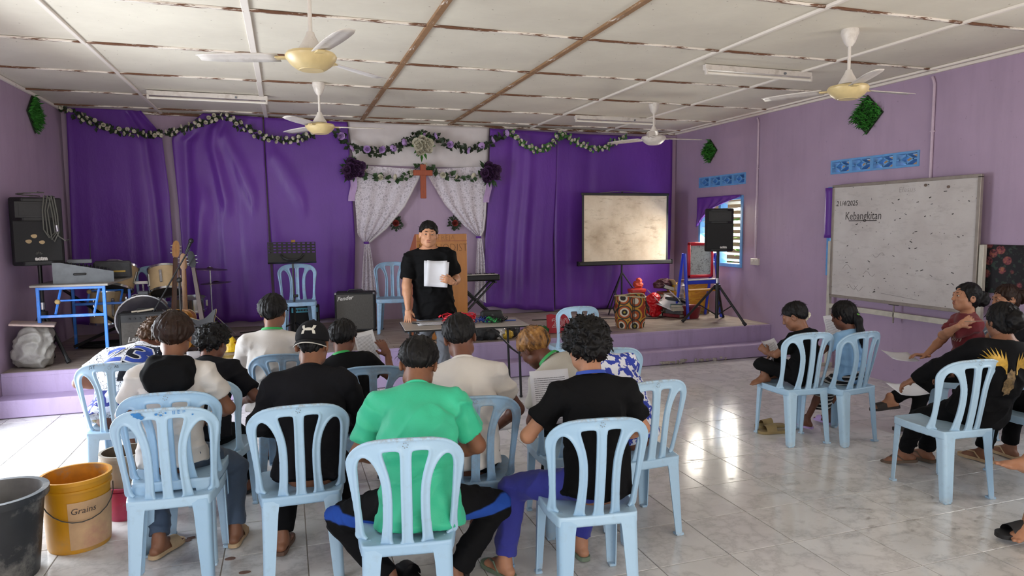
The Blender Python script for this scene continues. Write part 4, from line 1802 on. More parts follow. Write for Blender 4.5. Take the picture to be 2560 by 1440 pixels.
PP['p11'] = person('person with big curly black hair in a black T-shirt and royal blue trousers', x, y, -6, .91, lean=(2, 18), side=0, head=(2, 16, 0), skin='light', shirt_m=c_black, pants='long', pants_m=c_navy, build=.95,
                   arms={-1: ((-.22, .26, .72), (-1, -.4, -.9)), 1: ((.16, .28, .62), (1, -.3, -.7))},
                   legs={-1: (W(1262, 1400, 2, .085), (-.75, .9, .45), (-.5, 1, 0)), 1: (W(1452, 1352, 2, .085), (.1, 1, .6), (-.1, 1, 0))}, hair='curly', ht=.034, seed=11, footwear='flip', foot_m=M('green_rubber', '#6b7a66', .7), res=.0075)
x, y = on_chair('p9', .0)
PP['p9'] = person('person in a plain white T-shirt just ahead of the green shirt', x - .02, y, -14, .92, lean=(6, 26), side=-2, head=(-2, 24, -8), skin='dark', shirt_m=c_white, pants='crop', pants_m=c_black, build=.97,
                  legs={1: (W(1190, 1318, 2, .085), (.2, 1, .6), (.1, 1, 0))}, arms={1: ((.17, .28, .58), (1, -.3, -.7))}, hair='short', ht=.018, seed=9, footwear='slide', foot_m=M('black_rubber', '#1a191b', .6))
x, y = on_chair('p10', .02, .19)
PP['p10'] = person('person with bleached ginger hair bending forward to the left', x, y, 4, .93, lean=(26, 46), side=-18, head=(18, 46, -6), neck_fwd=.02, skin='dark', shirt_m=c_grey, pants='long', pants_m=c_black, build=.95,
                   hair='bowl', ht=.018, hair_m=m_bleach, seed=10, footwear='flip', foot_m=M('black_rubber', '#1a191b', .6))
x, y = on_chair('p12', -.0)
c_floral = pattern_cloth('blue_white_floral', '#d5d6de', '#27399a', 24, .5, 'noise')
PP['p12'] = person('person in blue and white floral clothes mostly hidden behind the curly head', x + .04, y + .08, 10, .85, lean=(16, 36), side=-8, head=(10, 24, 0), skin='dark', shirt_m=c_floral, pants='long', pants_m=c_black, build=.95, hair='short', ht=.02, seed=12, footwear='flip', foot_m=M('black_rubber', '#1a191b', .6),
                   arms={1: ((.10, .42, .70), (1.2, .2, .1))})
x, y = on_chair('p5', .0)
PP['p5'] = person('youth in a white T-shirt with a green cord seated near the music stand', x - .12, y, -10, .90, lean=(2, 14), head=(-6, 10, 0), skin='mid', shirt_m=c_white, pants='long', pants_m=c_black, build=.98, hair='bowl', ht=.016, seed=5, footwear='flip', foot_m=M('black_rubber', '#1a191b', .6))
x, y = on_chair('p7', .02)
PP['p7'] = person('child in a black T-shirt with a green cord holding up a printed sheet', x - .13, y, -14, .76, lean=(6, 22), side=-10, head=(-8, 20, 0), skin='dark', shirt_m=c_black, pants='long', pants_m=c_black, hair='bowl', ht=.016, seed=7,
                  arms={1: ((.19, .26, .86), (1, -.2, -1)), -1: ((-.05, .32, .80), (-1, -.2, -1)), 'hand': {1: ((-.45, .25, .85), (.5, -.8, .2), .3, .4)}}, footwear='flip', foot_m=M('black_rubber', '#1a191b', .6))
p4c = (-.50, 4.26)
PP['p4'] = person('person in a plain black T-shirt behind the boy in the black hood', p4c[0], p4c[1], -14, .83, lean=(18, 42), side=-4, head=(-12, 30, -6), skin='dark', shirt_m=c_black2, pants='long', pants_m=c_black, hair='curly', ht=.012, seed=4, footwear='flip', foot_m=M('black_rubber', '#1a191b', .6), sleeve=.8)
x, y = on_chair('p2', .03)
c_jersey = pattern_cloth('scribbled_white_jersey', '#cfd0d6', '#23262f', 26, .035)
c_batik = pattern_cloth('blue_batik', '#c8cbd8', '#232c7a', 14, .22)
PP['p2'] = person('hunched person in a sports jersey numbered 23', x - .06, y, -14, .96, lean=(34, 62), head=(-16, 42, 0), neck_fwd=.02, skin='dark', shirt_m=c_jersey, pants='short', pants_m=c_khaki, hair='curly', ht=.014, hair_m=m_hair_curly, seed=2, footwear='flip', foot_m=M('black_rubber', '#1a191b', .6), hem=.02)

# --- audience, right block
x, y = on_chair('p13', .02)
PP['p13'] = person('child in black seated cross-legged with a white flower in the hair', x + .05, y - .05, 14, .69, lean=(-6, 4), head=(24, 24, 0), hs=.88, skin='mid', shirt_m=c_black, pants='long', pants_m=c_black, hair='short', ht=.016, seed=13,
                   arms={-1: ((-.10, .24, .66), (-1, -.4, -.6)), 1: ((.06, .24, .64), (1, -.4, -.6)), 'hand': {-1: ((-.2, .8, .5), (-.9, .1, .4), .7, .5)}},
                   legs={-1: ((.02, .24, .50), (-1, .5, .45), (-1, .25, 0)), 1: ((-.16, .22, .49), (1, .5, .3), (-1, .35, -.1))})
x, y = on_chair('p14', .02)
c_stripe = pattern_cloth('black_striped_skirt', '#141417', '#b9b6b2', 9, .72, 'stripe')
PP['p14'] = person('girl with a long black ponytail in a light blue top and striped skirt', x + .09, y - .04, 10, .67, lean=(-2, 8), head=(6, 16, 0), hs=.88, skin='dark', shirt_m=c_skyblue, pants='skirt', pants_m=c_stripe, hair='pony', ht=.018, seed=14, footwear='slide', foot_m=M('lilac_slipper', '#a98fc0', .6),
                   arms={-1: ((-.20, .24, .74), (-1, -.3, -.8)), 1: ((.10, .28, .66), (1, -.3, -.6))})
PP['p15'] = person('woman in a maroon T-shirt with her hand at her neck, looking to the left', 5.20, 3.96, 56, .85, lean=(0, 4), head=(14, -6, 0), hs=.93, skin='light', shirt_m=c_maroon, pants='long', pants_m=c_black, hair='bun', ht=.012, seed=15, face=True, footwear='slide', foot_m=M('dark_leather_sandal', '#2b2320', .6),
                   arms={-1: (W(2402, 812, 1, 3.80), (-.35, 1, -.25)), 1: (W(2312, 890, 1, 4.12), (.6, -.2, -.8)), 'hand': {-1: ((.25, -.75, .45), (-.9, .2, .2), .4, .3), 1: ((-.2, .9, .1), (.3, 0, 1), .4, .4)}},
                   legs={-1: ((-.16, .40, .10), (0, 1, .6), (-.1, 1, 0)), 1: ((-.18, .62, .26), (.1, 1, .8), (-.1, 1, -.15))})
PP['p16'] = person('woman with pulled back brown hair half hidden behind the maroon shirt', 5.68, 3.93, 55, .82, lean=(2, 6), head=(10, 10, 0), hs=.92, skin='light', shirt_m=c_black2, pants='long', pants_m=c_black, hair='bun', ht=.010, hair_m=m_hair_brown, seed=16, face=True, footwear='flip', foot_m=M('black_rubber', '#1a191b', .6))
x, y = on_chair('p17', .06)
PP['p17'] = person('person in black long sleeves with golden wings printed on the back', x + .21, y - .12, 16, .87, lean=(-20, -6), twist=-34, side=5, head=(-34, 12, 4), hs=.9, skin='mid', shirt='long', shirt_m=c_black, pants='long', pants_m=c_black, build=1.2, hair='bun', ht=.016, seed=17, footwear='flip', foot_m=M('worn_brown_sandal', '#5a4a3c', .75),
                   arms={-1: ((-.12, .40, .62), (-1, -.2, -.4)), 1: ((.12, .36, .62), (1, -.3, -.7))},
                   legs={-1: (W(2262, 1128, 2, .10), (-.3, 1, .8), (-.3, 1, -.25)), 1: (W(2315, 1125, 2, .085), (0, 1, .8), (0, 1, 0))}, res=.0085)
x, y = on_chair('p18', .02)
PP['p18'] = person('person in a white top and black trousers at the right edge of the picture', x + .10, y - .08, 0, .92, lean=(-6, 4), skin='mid', shirt_m=c_white, pants='long', pants_m=c_black, hair='long', ht=.014, seed=18, footwear='flip', foot_m=M('tan_slipper', '#b59a78', .7))
PP['p19'] = person('person off to the right with one bare foot stretched into the picture', 4.34, 2.22, 46, 1.0, lean=(2, 10), skin='light', shirt_m=c_grey, pants='crop', pants_m=c_black, hair='short', seed=19,
                   legs={-1: (W(2575, 1150, 1, 2.62), (-.1, 1, .9), (-.55, 1, .35)), 1: (W(2560, 1312, 2, .085), (.3, 1, .5), (-.9, .7, 0))})
# ================================================================== drapes and garlands on the back wall
def BW(px, py, y=9.70):
    return at(px, py, 1, y)


def satin(name, col, rough=.38):
    t = NT(name)
    v = t.coord('Object')
    c = srgb(col)
    t.color(t.ramp(t.noise(v, 1.2, 4), [(.3, tuple(x * .88 for x in c)), (.7, tuple(min(1, x * 1.1) for x in c))]))
    t.b.inputs['Roughness'].default_value = rough
    t.b.inputs['Sheen Weight'].default_value = .25
    t.b.inputs['Sheen Tint'].default_value = (*srgb('#8a5ad0'), 1)
    t.b.inputs['Specular IOR Level'].default_value = .35
    t.bump(t.noise(t.coord('Object', (3, 3, 1.2)), 3.0, 6, .65),   .14, .04)
    return t.m


m_purple = satin('purple_satin', '#613391')
m_purple_r = m_purple


def interp(pl, t):
    """point on a polyline at 0..1 by index"""
    f = t * (len(pl) - 1)
    i = min(int(f), len(pl) - 2)
    a, b = pl[i], pl[i + 1]
    u = f - i
    return (a[0] + (b[0] - a[0]) * u, a[1] + (b[1] - a[1]) * u)


def drape(name, label, left, right, mat, cat='curtain', nu=46, nv=44, amp=.03, waves=5, seed=0, y=9.715, hem=.02, group=None, swag=()):
    rows = []
    for j in range(nv):
        t = j / (nv - 1)
        l, r = interp(left, t), interp(right, t)
        row = []
        for i in range(nu):
            u = i / (nu - 1)
            px, py = l[0] + (r[0] - l[0]) * u, l[1] + (r[1] - l[1]) * u
            p = BW(px, py, y)
            ph = u * waves * 2 * PI + seed + .8 * math.sin(t * 2.3 + seed) + 1.2 * math.sin(u * 3 + seed)
            a = amp * .42 * (.15 + .85 * t * t) * (.6 + .4 * math.sin(u * 7 + seed * 2))
            d = a * math.sin(ph) + a * .4 * math.sin(ph * 2.3 + t * 3)
            for (u0, v0, u1, v1, ds, wd) in swag:
                ex, ey = u1 - u0, v1 - v0
                k = max(0, min(1, ((u - u0) * ex + (t - v0) * ey) / (ex * ex + ey * ey)))
                dd = math.hypot(u - u0 - ex * k, (t - v0 - ey * k) * .8)
                d += ds * math.exp(-(dd / wd) ** 2)
            d += .006 * math.exp(-((t - .70) / .006) ** 2)
            p.y -= abs(amp) + d
            p.z += hem * math.sin(u * waves * 5 + seed) * max(0, t - .9) * 5
            p.z = max(p.z, SH + .012)
            row.append(p)
        rows.append(row)
    o = MB().grid(rows).build(name, mat, None, True, 3.0)
    md = o.modifiers.new('thickness', 'SOLIDIFY')
    md.thickness = .003
    return tag(o, label, cat, group)


gp = 'purple satin panels on the stage wall'
drape('curtain', 'leftmost purple satin curtain beside the corner', [(166, 264), (172, 400), (180, 600), (188, 812)], [(352, 276), (405, 338), (424, 480), (448, 808)], m_purple, waves=4, seed=1.0, amp=.022, group=gp,
      swag=((.95, 0, .97, .2, -.05, .05), (.80, .05, .86, .9, -.03, .04)))
drape('curtain', 'second purple satin curtain with a swagged upper corner', [(508, 284), (430, 346), (448, 520), (470, 808)], [(656, 294), (662, 400), (672, 600), (684, 800)], m_purple, waves=4, seed=2.2, amp=.032, group=gp,
      swag=((.35, .15, .55, .55, .05, .05), (.15, .3, .1, .75, -.05, .06), (.5, .2, .85, .5, .04, .05), (.3, .6, .15, .8, .05, .07)))
drape('curtain', 'third purple satin curtain behind the music stand', [(660, 294), (664, 400), (678, 600), (692, 806)], [(868, 306), (876, 420), (888, 600), (884, 792)], m_purple, waves=3, seed=4.0, amp=.020, y=9.735, group=gp,
      swag=((.1, .3, .4, .5, .03, .05), (.05, .7, .3, .95, .04, .08)))
drape('curtain', 'purple satin curtain just right of the lace', [(1224, 322), (1222, 450), (1212, 600), (1208, 766)], [(1392, 332), (1390, 450), (1382, 600), (1384, 778)], m_purple, waves=4, seed=5.1, amp=.022, y=9.725, group=gp,
      swag=((.35, .1, .3, .9, -.03, .06), (.6, .1, .55, .9, .02, .05)))
drape('curtain', 'rightmost wide purple satin curtain behind the projection screen', [(1390, 332), (1386, 450), (1384, 600), (1386, 774)], [(1679, 346), (1678, 450), (1674, 600), (1668, 770)], m_purple, waves=6, seed=6.5, amp=.024, y=9.735, group=gp,
      swag=((.3, 0, .28, .9, -.02, .04), (.55, .6, .5, .98, .04, .05)))
# folded hem seams sewn across the panels
m_cream = cloth('cream_cloth', '#c9c2c4', .05)
drape('valance', 'plain cream cloth across the wall above the cross', [(869, 304), (874, 340), (880, 380), (890, 412)], [(1222, 320), (1222, 350), (1220, 380), (1216, 422)], m_cream, cat='valance', waves=3, seed=3, amp=.010, nv=16, y=9.765, hem=0,
      swag=((.2, .3, .7, .8, .02, .12), (.9, .0, .6, .6, .02, .1)))

t = NT('white_lace')
v = t.coord('Object')
vo = t.n('ShaderNodeTexVoronoi', feature='DISTANCE_TO_EDGE')
vo.inputs['Scale'].default_value = 26
t.l(v, vo.inputs['Vector'])
f1 = t.ramp(vo.outputs['Distance'], [(.05, 1.0), (.16, .15)])
vo2 = t.n('ShaderNodeTexVoronoi', feature='F1')
vo2.inputs['Scale'].default_value = 10
t.l(v, vo2.inputs['Vector'])
f2 = t.ramp(vo2.outputs['Distance'], [(.22, 1.0), (.30, .2), (.5, .25), (.55, .8)])
f = t.math('MAXIMUM', f1, t.math('MULTIPLY', f2, .8))
al = t.math('ADD', t.math('MULTIPLY', f, .45), .48, True)
t.color(srgb('#d6cfd8'))
t.l(al, t.b.inputs['Alpha'])
t.b.inputs['Roughness'].default_value = .9
m_lace = t.m
m_lace_hem = cloth('white_lace_hem', '#c8c2c6', .04)


def lace(label, outer, inner, tie, tail, seed):
    root = thing('lace_curtain', label, 'curtain', tuple(BW(tie[0], 760, 9.70)), 0, 'white lace curtains')
    root.location.z = SH
    rows = []
    for j in range(40):
        t_ = j / 39
        l, r = interp(outer, t_), interp(inner, t_)
        row = []
        for i in range(34):
            u = i / 33
            p = BW(l[0] + (r[0] - l[0]) * u, l[1] + (r[1] - l[1]) * u, 9.70)
            p.y -= .012 + .022 * (.4 + t_) * math.sin(u * 26 + seed + 2 * t_) * (1 - .3 * t_)
            row.append(p)
        rows.append(row)
    keep_world(MB().grid(rows).build('lace_panel', m_lace, None, True, 3), root)
    rows = []
    for j in range(24):
        t_ = j / 23
        l, r = interp(tail[0], t_), interp(tail[1], t_)
        row = []
        for i in range(22):
            u = i / 21
            p = BW(l[0] + (r[0] - l[0]) * u, l[1] + (r[1] - l[1]) * u, 9.69)
            p.y -= .02 + .028 * math.sin(u * 19 + seed) * min(1, t_ * 3 + .2)
            p.z = max(p.z, SH + .02)
            row.append(p)
        rows.append(row)
    keep_world(MB().grid(rows).build('lace_tail', m_lace, None, True, 3), root)
    hem = [BW(*interp(inner, k / 20), 9.68) for k in range(21)]
    keep_world(MB().tube(hem, .016, 6).build('hem', m_lace_hem, None, True), root)
    c = BW(*tie, 9.68)
    mb = MB()
    mb.lathe([(.034, -.016), (.040, 0), (.034, .016)], (0, 0, 0), 14)
    o = mb.build('tie_ribbon', m_purple, None, True)
    o.location = c
    keep_world(o, root)


lace('white lace curtain tied back on the left of the cross', [(880, 412), (884, 460), (890, 540), (893, 585), (908, 606)], [(1052, 424), (1046, 445), (1010, 515), (965, 570), (922, 606)], (916, 607), ([(910, 610), (906, 660), (903, 720), (900, 764)], [(924, 610), (932, 660), (938, 720), (943, 768)]), .4)
lace('white lace curtain tied back on the right of the cross', [(1062, 424), (1072, 445), (1110, 510), (1160, 565), (1192, 590)], [(1216, 416), (1216, 460), (1212, 540), (1208, 575), (1200, 592)], (1196, 593), ([(1192, 596), (1188, 650), (1186, 700), (1184, 740)], [(1203, 596), (1210, 650), (1212, 700), (1213, 757)]), 2.1)

# ------------------------------------------------------------------ cross
m_crosswood = M('red_brown_wood', '#8f3d1c', .45, var=.18, scale=8, stretch=(6, 6, 1))
a, b = BW(1057, 411, 9.54), BW(1057, 496, 9.54)
root = thing('wooden_cross', 'red brown wooden cross hanging above the lectern', 'cross', (a.x, 9.54, b.z))
o = MB().span((a.x - .040, 9.52, b.z), (a.x + .040, 9.555, a.z), .005).build('upright', m_crosswood)
keep_world(o, root)
l, r, zc = BW(1033, 433, 9.54), BW(1081, 432, 9.54), BW(1057, 432, 9.54).z
keep_world(MB().span((l.x, 9.517, zc - .038), (r.x, 9.557, zc + .038), .005).build('crossbar', m_crosswood), root)

# ------------------------------------------------------------------ garlands
m_leaf = M('plastic_leaf_green', '#2f4a2a', .6, var=.4, scale=12)
m_leaf2 = M('plastic_leaf_bright', '#3f7030', .55, var=.35, scale=12)
m_leaf_d = M('plastic_leaf_dark', '#24331f', .6, var=.3, scale=12)
m_wrose = M('white_silk_rose', '#bdb8a6', .7, var=.1, scale=30)
m_prose = M('lilac_silk_rose', '#a585bd', .7, var=.15, scale=30)
m_dprose = M('dark_purple_silk', '#3d1f45', .7, var=.3, scale=30)
m_rred = M('red_silk', '#6e221d', .6, var=.2, scale=30)


def rose_mesh(r, name='rose', petals=9):
    mb = MB()
    for ring, (n, rr, tilt) in enumerate(((3, .35, 1.25), (4, .62, .9), (5, .95, .45))):
        for k in range(n):
            a = 2 * PI * k / n + ring * .6
            q = rotz(a) @ Matrix.Rotation(-tilt, 3, 'Y')
            base = rotz(a) @ Vector((r * rr * .25, 0, 0))
            w = r * (.42 + .18 * ring)
            h = r * (.55 + .25 * ring)
            pts = [(0, -w * .4, 0), (0, w * .4, 0), (h * .6, w, r * .08), (h, w * .55, r * .22), (h, -w * .55, r * .22), (h * .6, -w, r * .08), (h * .6, 0, -r * .05)]
            vs = [base + q @ Vector(p) for p in pts]
            mb.add(vs, [(0, 1, 6), (1, 2, 6), (2, 3, 6), (3, 4, 6), (4, 5, 6), (5, 0, 6)])
    return mb.mesh(name, True, 2.0)


def leaf_pts(mb, p, d, n, l, w):
    d, n = Vector(d).normalized(), Vector(n)
    s = d.cross(n)
    s = s.normalized() if s.length > 1e-4 else d.orthogonal().normalized()
    nn = s.cross(d)
    mb.add([p, p + d * l * .45 + s * w + nn * l * .08, p + d * l, p + d * l * .45 - s * w + nn * l * .08, p + d * l * .5 - nn * l * .06], [(0, 1, 4), (1, 2, 4), (2, 3, 4), (3, 0, 4)])


_rose_cache = {}


def garland(label, pts, rose_m, rose_r, every, leaf_m, leaf_l, density, leafy=.05, name='flower_garland', group=None, y=9.62, jit=.02, both=False, leaf_w=.4):
    """pts: list of photo points the string passes, on the back wall"""
    path = []
    P3 = [BW(a, b, y) for a, b in pts]
    L = 0
    for i in range(len(P3) - 1):
        for k in range(14):
            path.append(P3[i].lerp(P3[i + 1], k / 14))
    path.append(P3[-1])
    # smooth the corners lightly
    for _ in range(2):
        path = [path[0]] + [(path[i - 1] + path[i] * 2 + path[i + 1]) / 4 for i in range(1, len(path) - 1)] + [path[-1]]
    seg = [0]
    for i in range(1, len(path)):
        seg.append(seg[-1] + (path[i] - path[i - 1]).length)

    def pos(s):
        for i in range(1, len(path)):
            if seg[i] >= s:
                return path[i - 1].lerp(path[i], (s - seg[i - 1]) / max(seg[i] - seg[i - 1], 1e-6))
        return path[-1].copy()
    root = thing(name, label, 'garland', tuple(path[0]), 0, group)
    keep_world(MB().tube(path, .004, 5).build('stem', m_leaf_d, None, True), root)
    mb = MB()
    s = 0.0
    while s < seg[-1]:
        p = pos(s) + Vector((random.uniform(-1, 1), random.uniform(-.6, .2), random.uniform(-1, 1))) * leafy
        d = Vector((random.uniform(-1, 1), random.uniform(-.7, .1), random.uniform(-1, .7)))
        leaf_pts(mb, p, d, (0, -1, .3), leaf_l * random.uniform(.7, 1.2), leaf_l * leaf_w * random.uniform(.7, 1.1))
        s += density
    lv = keep_world(mb.build('leaves', leaf_m, None, True, 2), root)
    lv['kind'] = 'stuff'
    key = (rose_m.name, rose_r)
    if key not in _rose_cache:
        me = rose_mesh(rose_r)
        me.materials.append(rose_m)
        _rose_cache[key] = me
    s = every * .5
    k = 0
    while s < seg[-1]:
        for q in ((-1, 1) if both else (0,)):
            o = mesh_obj('rose', _rose_cache[key])
            p = pos(min(seg[-1], s + (q * every * .25)))
            o.location = p + Vector((random.uniform(-1, 1) * jit, -.035 - random.uniform(0, .02), q * .024 + random.uniform(-1, 1) * jit))
            o.rotation_euler = (PI / 2 + random.uniform(-.5, .5), random.uniform(-.5, .5), random.uniform(0, 6))
            keep_world(o, root)
        s += every * random.uniform(.85, 1.15)
        k += 1
    return root


gw = 'white flower garlands under the ceiling'
garland('long white flower garland swagged across the left curtains', [(150, 262), (200, 290), (260, 318), (320, 332), (380, 338), (430, 332), (480, 316), (530, 298), (565, 288), (600, 312), (640, 336), (690, 352), (740, 350), (790, 334)], m_wrose, .0235, .088, m_leaf_d, .060, .009, .035, group=gw, both=True, jit=.012)
garland('white flower garland with two swags over the right curtains', [(1272, 328), (1300, 356), (1335, 374), (1365, 370), (1385, 352), (1402, 332), (1430, 352), (1470, 370), (1505, 372), (1525, 360), (1565, 342)], m_wrose, .0235, .088, m_leaf2, .060, .010, .035, group=gw, both=True, jit=.012)
garland('garland of lilac roses and dark leaves across the cream cloth', [(840, 326), (860, 350), (890, 372), (930, 380), (970, 376), (1010, 358), (1045, 334), (1080, 342), (1120, 362), (1165, 374), (1205, 366), (1240, 348), (1262, 338)], m_prose, .046, .21, m_leaf_d, .075, .010, .04, jit=.03)
garland('thin vine of small white roses draped over the cross', [(884, 412), (915, 432), (950, 444), (990, 446), (1030, 432), (1056, 408), (1085, 430), (1130, 444), (1180, 446), (1222, 424)], m_wrose, .040, .25, m_leaf, .090, .034, .035, y=9.64, jit=.02)


def bouquet(label, px, py, rose_m, n, spread, leaf_m, nl, rr, ribbon=None, y=9.60):
    c = BW(px, py, y)
    root = thing('silk_bouquet', label, 'bouquet', tuple(c))
    mb = MB()
    for k in range(nl):
        a = random.uniform(0, 2 * PI)
        d = Vector((math.cos(a) * .8, random.uniform(-.5, 0), math.sin(a)))
        leaf_pts(mb, c + Vector((math.cos(a) * spread[0], -.02, math.sin(a) * spread[1])) * random.uniform(.3, .9), d, (0, -1, .2), random.uniform(.08, .15), .022)
    keep_world(mb.build('leaves', leaf_m, None, True, 2), root)
    me = rose_mesh(rr)
    me.materials.append(rose_m)
    for k in range(n):
        a = k * 2.399
        r = math.sqrt((k + .5) / n)
        o = mesh_obj('rose', me)
        o.location = c + Vector((math.cos(a) * r * spread[0], -.06 - .04 * (1 - r), math.sin(a) * r * spread[1]))
        o.rotation_euler = (PI / 2 + math.sin(a) * .4, 0, math.cos(a) * .5)
        keep_world(o, root)
    if ribbon:
        rows = [[(c.x - .05 + .02 * math.sin(i) + j * .045, 9.66 - .01 * math.sin(j * 3 + i), c.z - spread[1] * .6 - i * .07) for j in range(3)] for i in range(6)]
        keep_world(MB().grid(rows).build('ribbon', ribbon, None, True, 3), root)
    return root


m_ribbon = M('lilac_ribbon', '#a88bb8', .5, var=.08)
bouquet('cascading bouquet of white silk flowers above the cross', 1056, 366, m_wrose, 10, (.09, .12), m_leaf2, 26, .060)
bouquet('dark purple silk bouquet on the left edge of the lace', 882, 424, m_dprose, 9, (.11, .13), m_leaf, 26, .062, m_ribbon)
bouquet('dark purple silk bouquet on the right edge of the lace', 1222, 432, m_dprose, 9, (.11, .13), m_leaf, 26, .062, m_ribbon)
for px, lab in ((988, 'small red rosette wreath left of the lectern'), (1135, 'small red rosette wreath right of the lectern')):
    c = BW(px, 558, 9.77)
    root = thing('rosette_wreath', lab, 'wreath', tuple(c))
    mb = MB()
    for k in range(60):
        a = random.uniform(0, 2 * PI)
        r = random.uniform(.03, .085)
        leaf_pts(mb, c + Vector((math.cos(a) * r, -.02, math.sin(a) * r)), (math.cos(a), -.3, math.sin(a)), (0, -1, 0), .045, .014)
    keep_world(mb.build('leaves', m_leaf_d, None, True, 2), root)
    me = rose_mesh(.042)
    me.materials.append(m_rred)
    o = mesh_obj('rose', me)
    o.location = c + Vector((0, -.05, 0))
    o.rotation_euler = (PI / 2, 0, 0)
    keep_world(o, root)
# ================================================================== ceiling fans, lamps and wall fittings
m_cream_metal = M('cream_fan_enamel', '#cdb887', .35, var=.08)
m_white_metal = M('white_enamel', '#cfc8c2', .4, var=.06, dirt='#8d8073', dirt_amt=.4)
m_black_metal = M('black_powder_coat', '#131315', .45, var=.15)
m_black_plastic = M('black_plastic', '#121214', .55, var=.2, bump=.25)
m_chrome = M('chrome', '#c9ccd0', .18, 1.0, var=.05)
m_grey_plastic = M('grey_plastic', '#6d7177', .5, var=.1)


def fan(label, px, py, Yc, ang, zc=None, bowl=None):
    p = at(px, py, 1, Yc)
    root = thing('ceiling_fan', label, 'fan', (p.x, p.y, p.z), ang, 'ceiling fans')
    drop = ZC - p.z
    MB().lathe([(.0, drop), (.062, drop), (.066, drop - .03), (.040, drop - .10), (.018, drop - .13), (0, drop - .13)][::-1], n=20).build('ceiling_canopy', m_white_metal, root, True)
    MB().cyl((0, 0, .10), (0, 0, drop - .12), .0125, n=10).build('down_rod', m_white_metal, root, True)
    MB().lathe([(0, .16), (.022, .16), (.030, .135), (.072, .062), (.074, .052), (0, .052)][::-1], n=24).build('motor_cone', m_white_metal, root, True)
    body = MB().lathe([(0, -.062), (.070, -.062), (.074, -.058), (.085, -.056), (.120, -.030), (.146, .004), (.150, .020), (.140, .036), (.09, .046), (0, .046)], n=36).build('motor_housing', bowl or m_cream_metal, root, True)
    for k in range(3):
        a = k * 2 * PI / 3
        q = rotz(a)
        br = MB()
        br.box(q @ Vector((.165, 0, .012)), (.09, .05, .012), q, .004)
        b2 = br.build('blade_bracket', bowl or m_cream_metal, root)
        rows = []
        for i in range(8):
            t_ = i / 7
            r = .19 + t_ * .47
            w = (.052 + .012 * math.sin(t_ * PI)) * (1 if i < 7 else .8)
            tw = .20 - .08 * t_
            rows.append([tuple(q @ Vector((r, s * w, .012 + s * w * math.tan(tw) + o))) for s, o in ((-1, 0), (-.33, .006), (.33, .006), (1, 0))])
        bl = MB().grid(rows).build('blade', m_white_metal, root, True, 2)
        md = bl.modifiers.new('thickness', 'SOLIDIFY')
        md.thickness = .004
    return root


fan('cream ceiling fan nearest the camera, left of centre', 778, 150, 4.3, 2.86)
fan('small cream ceiling fan hanging before the purple curtains at left', 800, 320, 7.38, 0.0)
fan('cream ceiling fan near the right wall above the whiteboard', 2120, 228, 4.265, .02)
fan('white ceiling fan hanging before the right curtains', 1634, 349, 7.455, -.04, bowl=m_white_metal)

m_tube = M('unlit_glass_tube', '#e3ddd4', .2, var=.03)


def batten_light(label, a, b):
    p, q = at(*a, 2, 3.13), at(*b, 2, 3.13)
    q.y = p.y = (p.y + q.y) / 2
    c = (p + q) / 2
    L = 1.22
    root = thing('tube_light', label, 'lamp', (c.x, c.y, 3.13), 0, 'unlit tube lights on the ceiling')
    MB().box((0, .02, .030), (L, .05, .05), None, .004).build('channel', m_white_metal, root)
    for s in (-1, 1):
        MB().box((s * (L / 2 - .012), 0, -.012), (.022, .03, .055), None, .004).build('lamp_holder', m_white_metal, root)
    MB().cyl((-L / 2 + .02, 0, -.024), (L / 2 - .02, 0, -.024), .013, n=12).build('glass_tube', m_tube, root, True)
    MB().cyl((.28, -.008, .02), (.28, -.02, .02), .012, n=10).build('starter', m_grey_plastic, root, True)
    return root


batten_light('unlit tube light above the left curtains', (365, 235), (668, 255))
batten_light('unlit tube light near the right wall', (1748, 180), (2048, 190))
batten_light('unlit tube light above the right curtains', (1425, 296), (1650, 308))

# plastic grass squares
m_grass = M('plastic_grass', '#3f8a34', .6, var=.45, scale=20)


def grass_patch(label, c, n, size, rot):
    n = Vector(n)
    uy = Vector((0, 0, 1))
    ux = uy.cross(n)
    root = thing('grass_square', label, 'decoration', tuple(c), 0, 'plastic grass squares on the walls')
    h = size / 2
    cs, sn = math.cos(rot), math.sin(rot)
    f = lambda a, b: c + ux * (a * cs - b * sn) + uy * (a * sn + b * cs)
    mb = MB()
    mb.prism([(-h, -h), (h, -h), (h, h), (-h, h)], (c, ux * cs + uy * sn, -ux * sn + uy * cs, n), .01)
    keep_world(mb.build('mat', m_leaf_d), root)
    mb = MB()
    for k in range(420):
        p = f(random.uniform(-h, h), random.uniform(-h, h)) + n * .008
        d = n * .8 + ux * random.uniform(-.8, .8) + uy * random.uniform(-1.0, .5)
        leaf_pts(mb, p, d, (0, 0, 1), random.uniform(.05, .085), .008)
    o = keep_world(mb.build('blades', m_grass, None, True, 2), root)
    o['kind'] = 'stuff'


grass_patch('square of plastic grass hung corner down above the whiteboard', Vector((XR - .005, 5.93, 2.886)), (-1, 0, 0), .30, PI / 4)
grass_patch('small square of plastic grass above the stage window', Vector((XR - .005, 8.83, 2.80)), (-1, 0, 0), .25, PI / 4)
grass_patch('square of plastic grass on the left wall by the corner', Vector((XL + .005, 8.80, 2.97)), (1, 0, 0), .30, PI / 4)

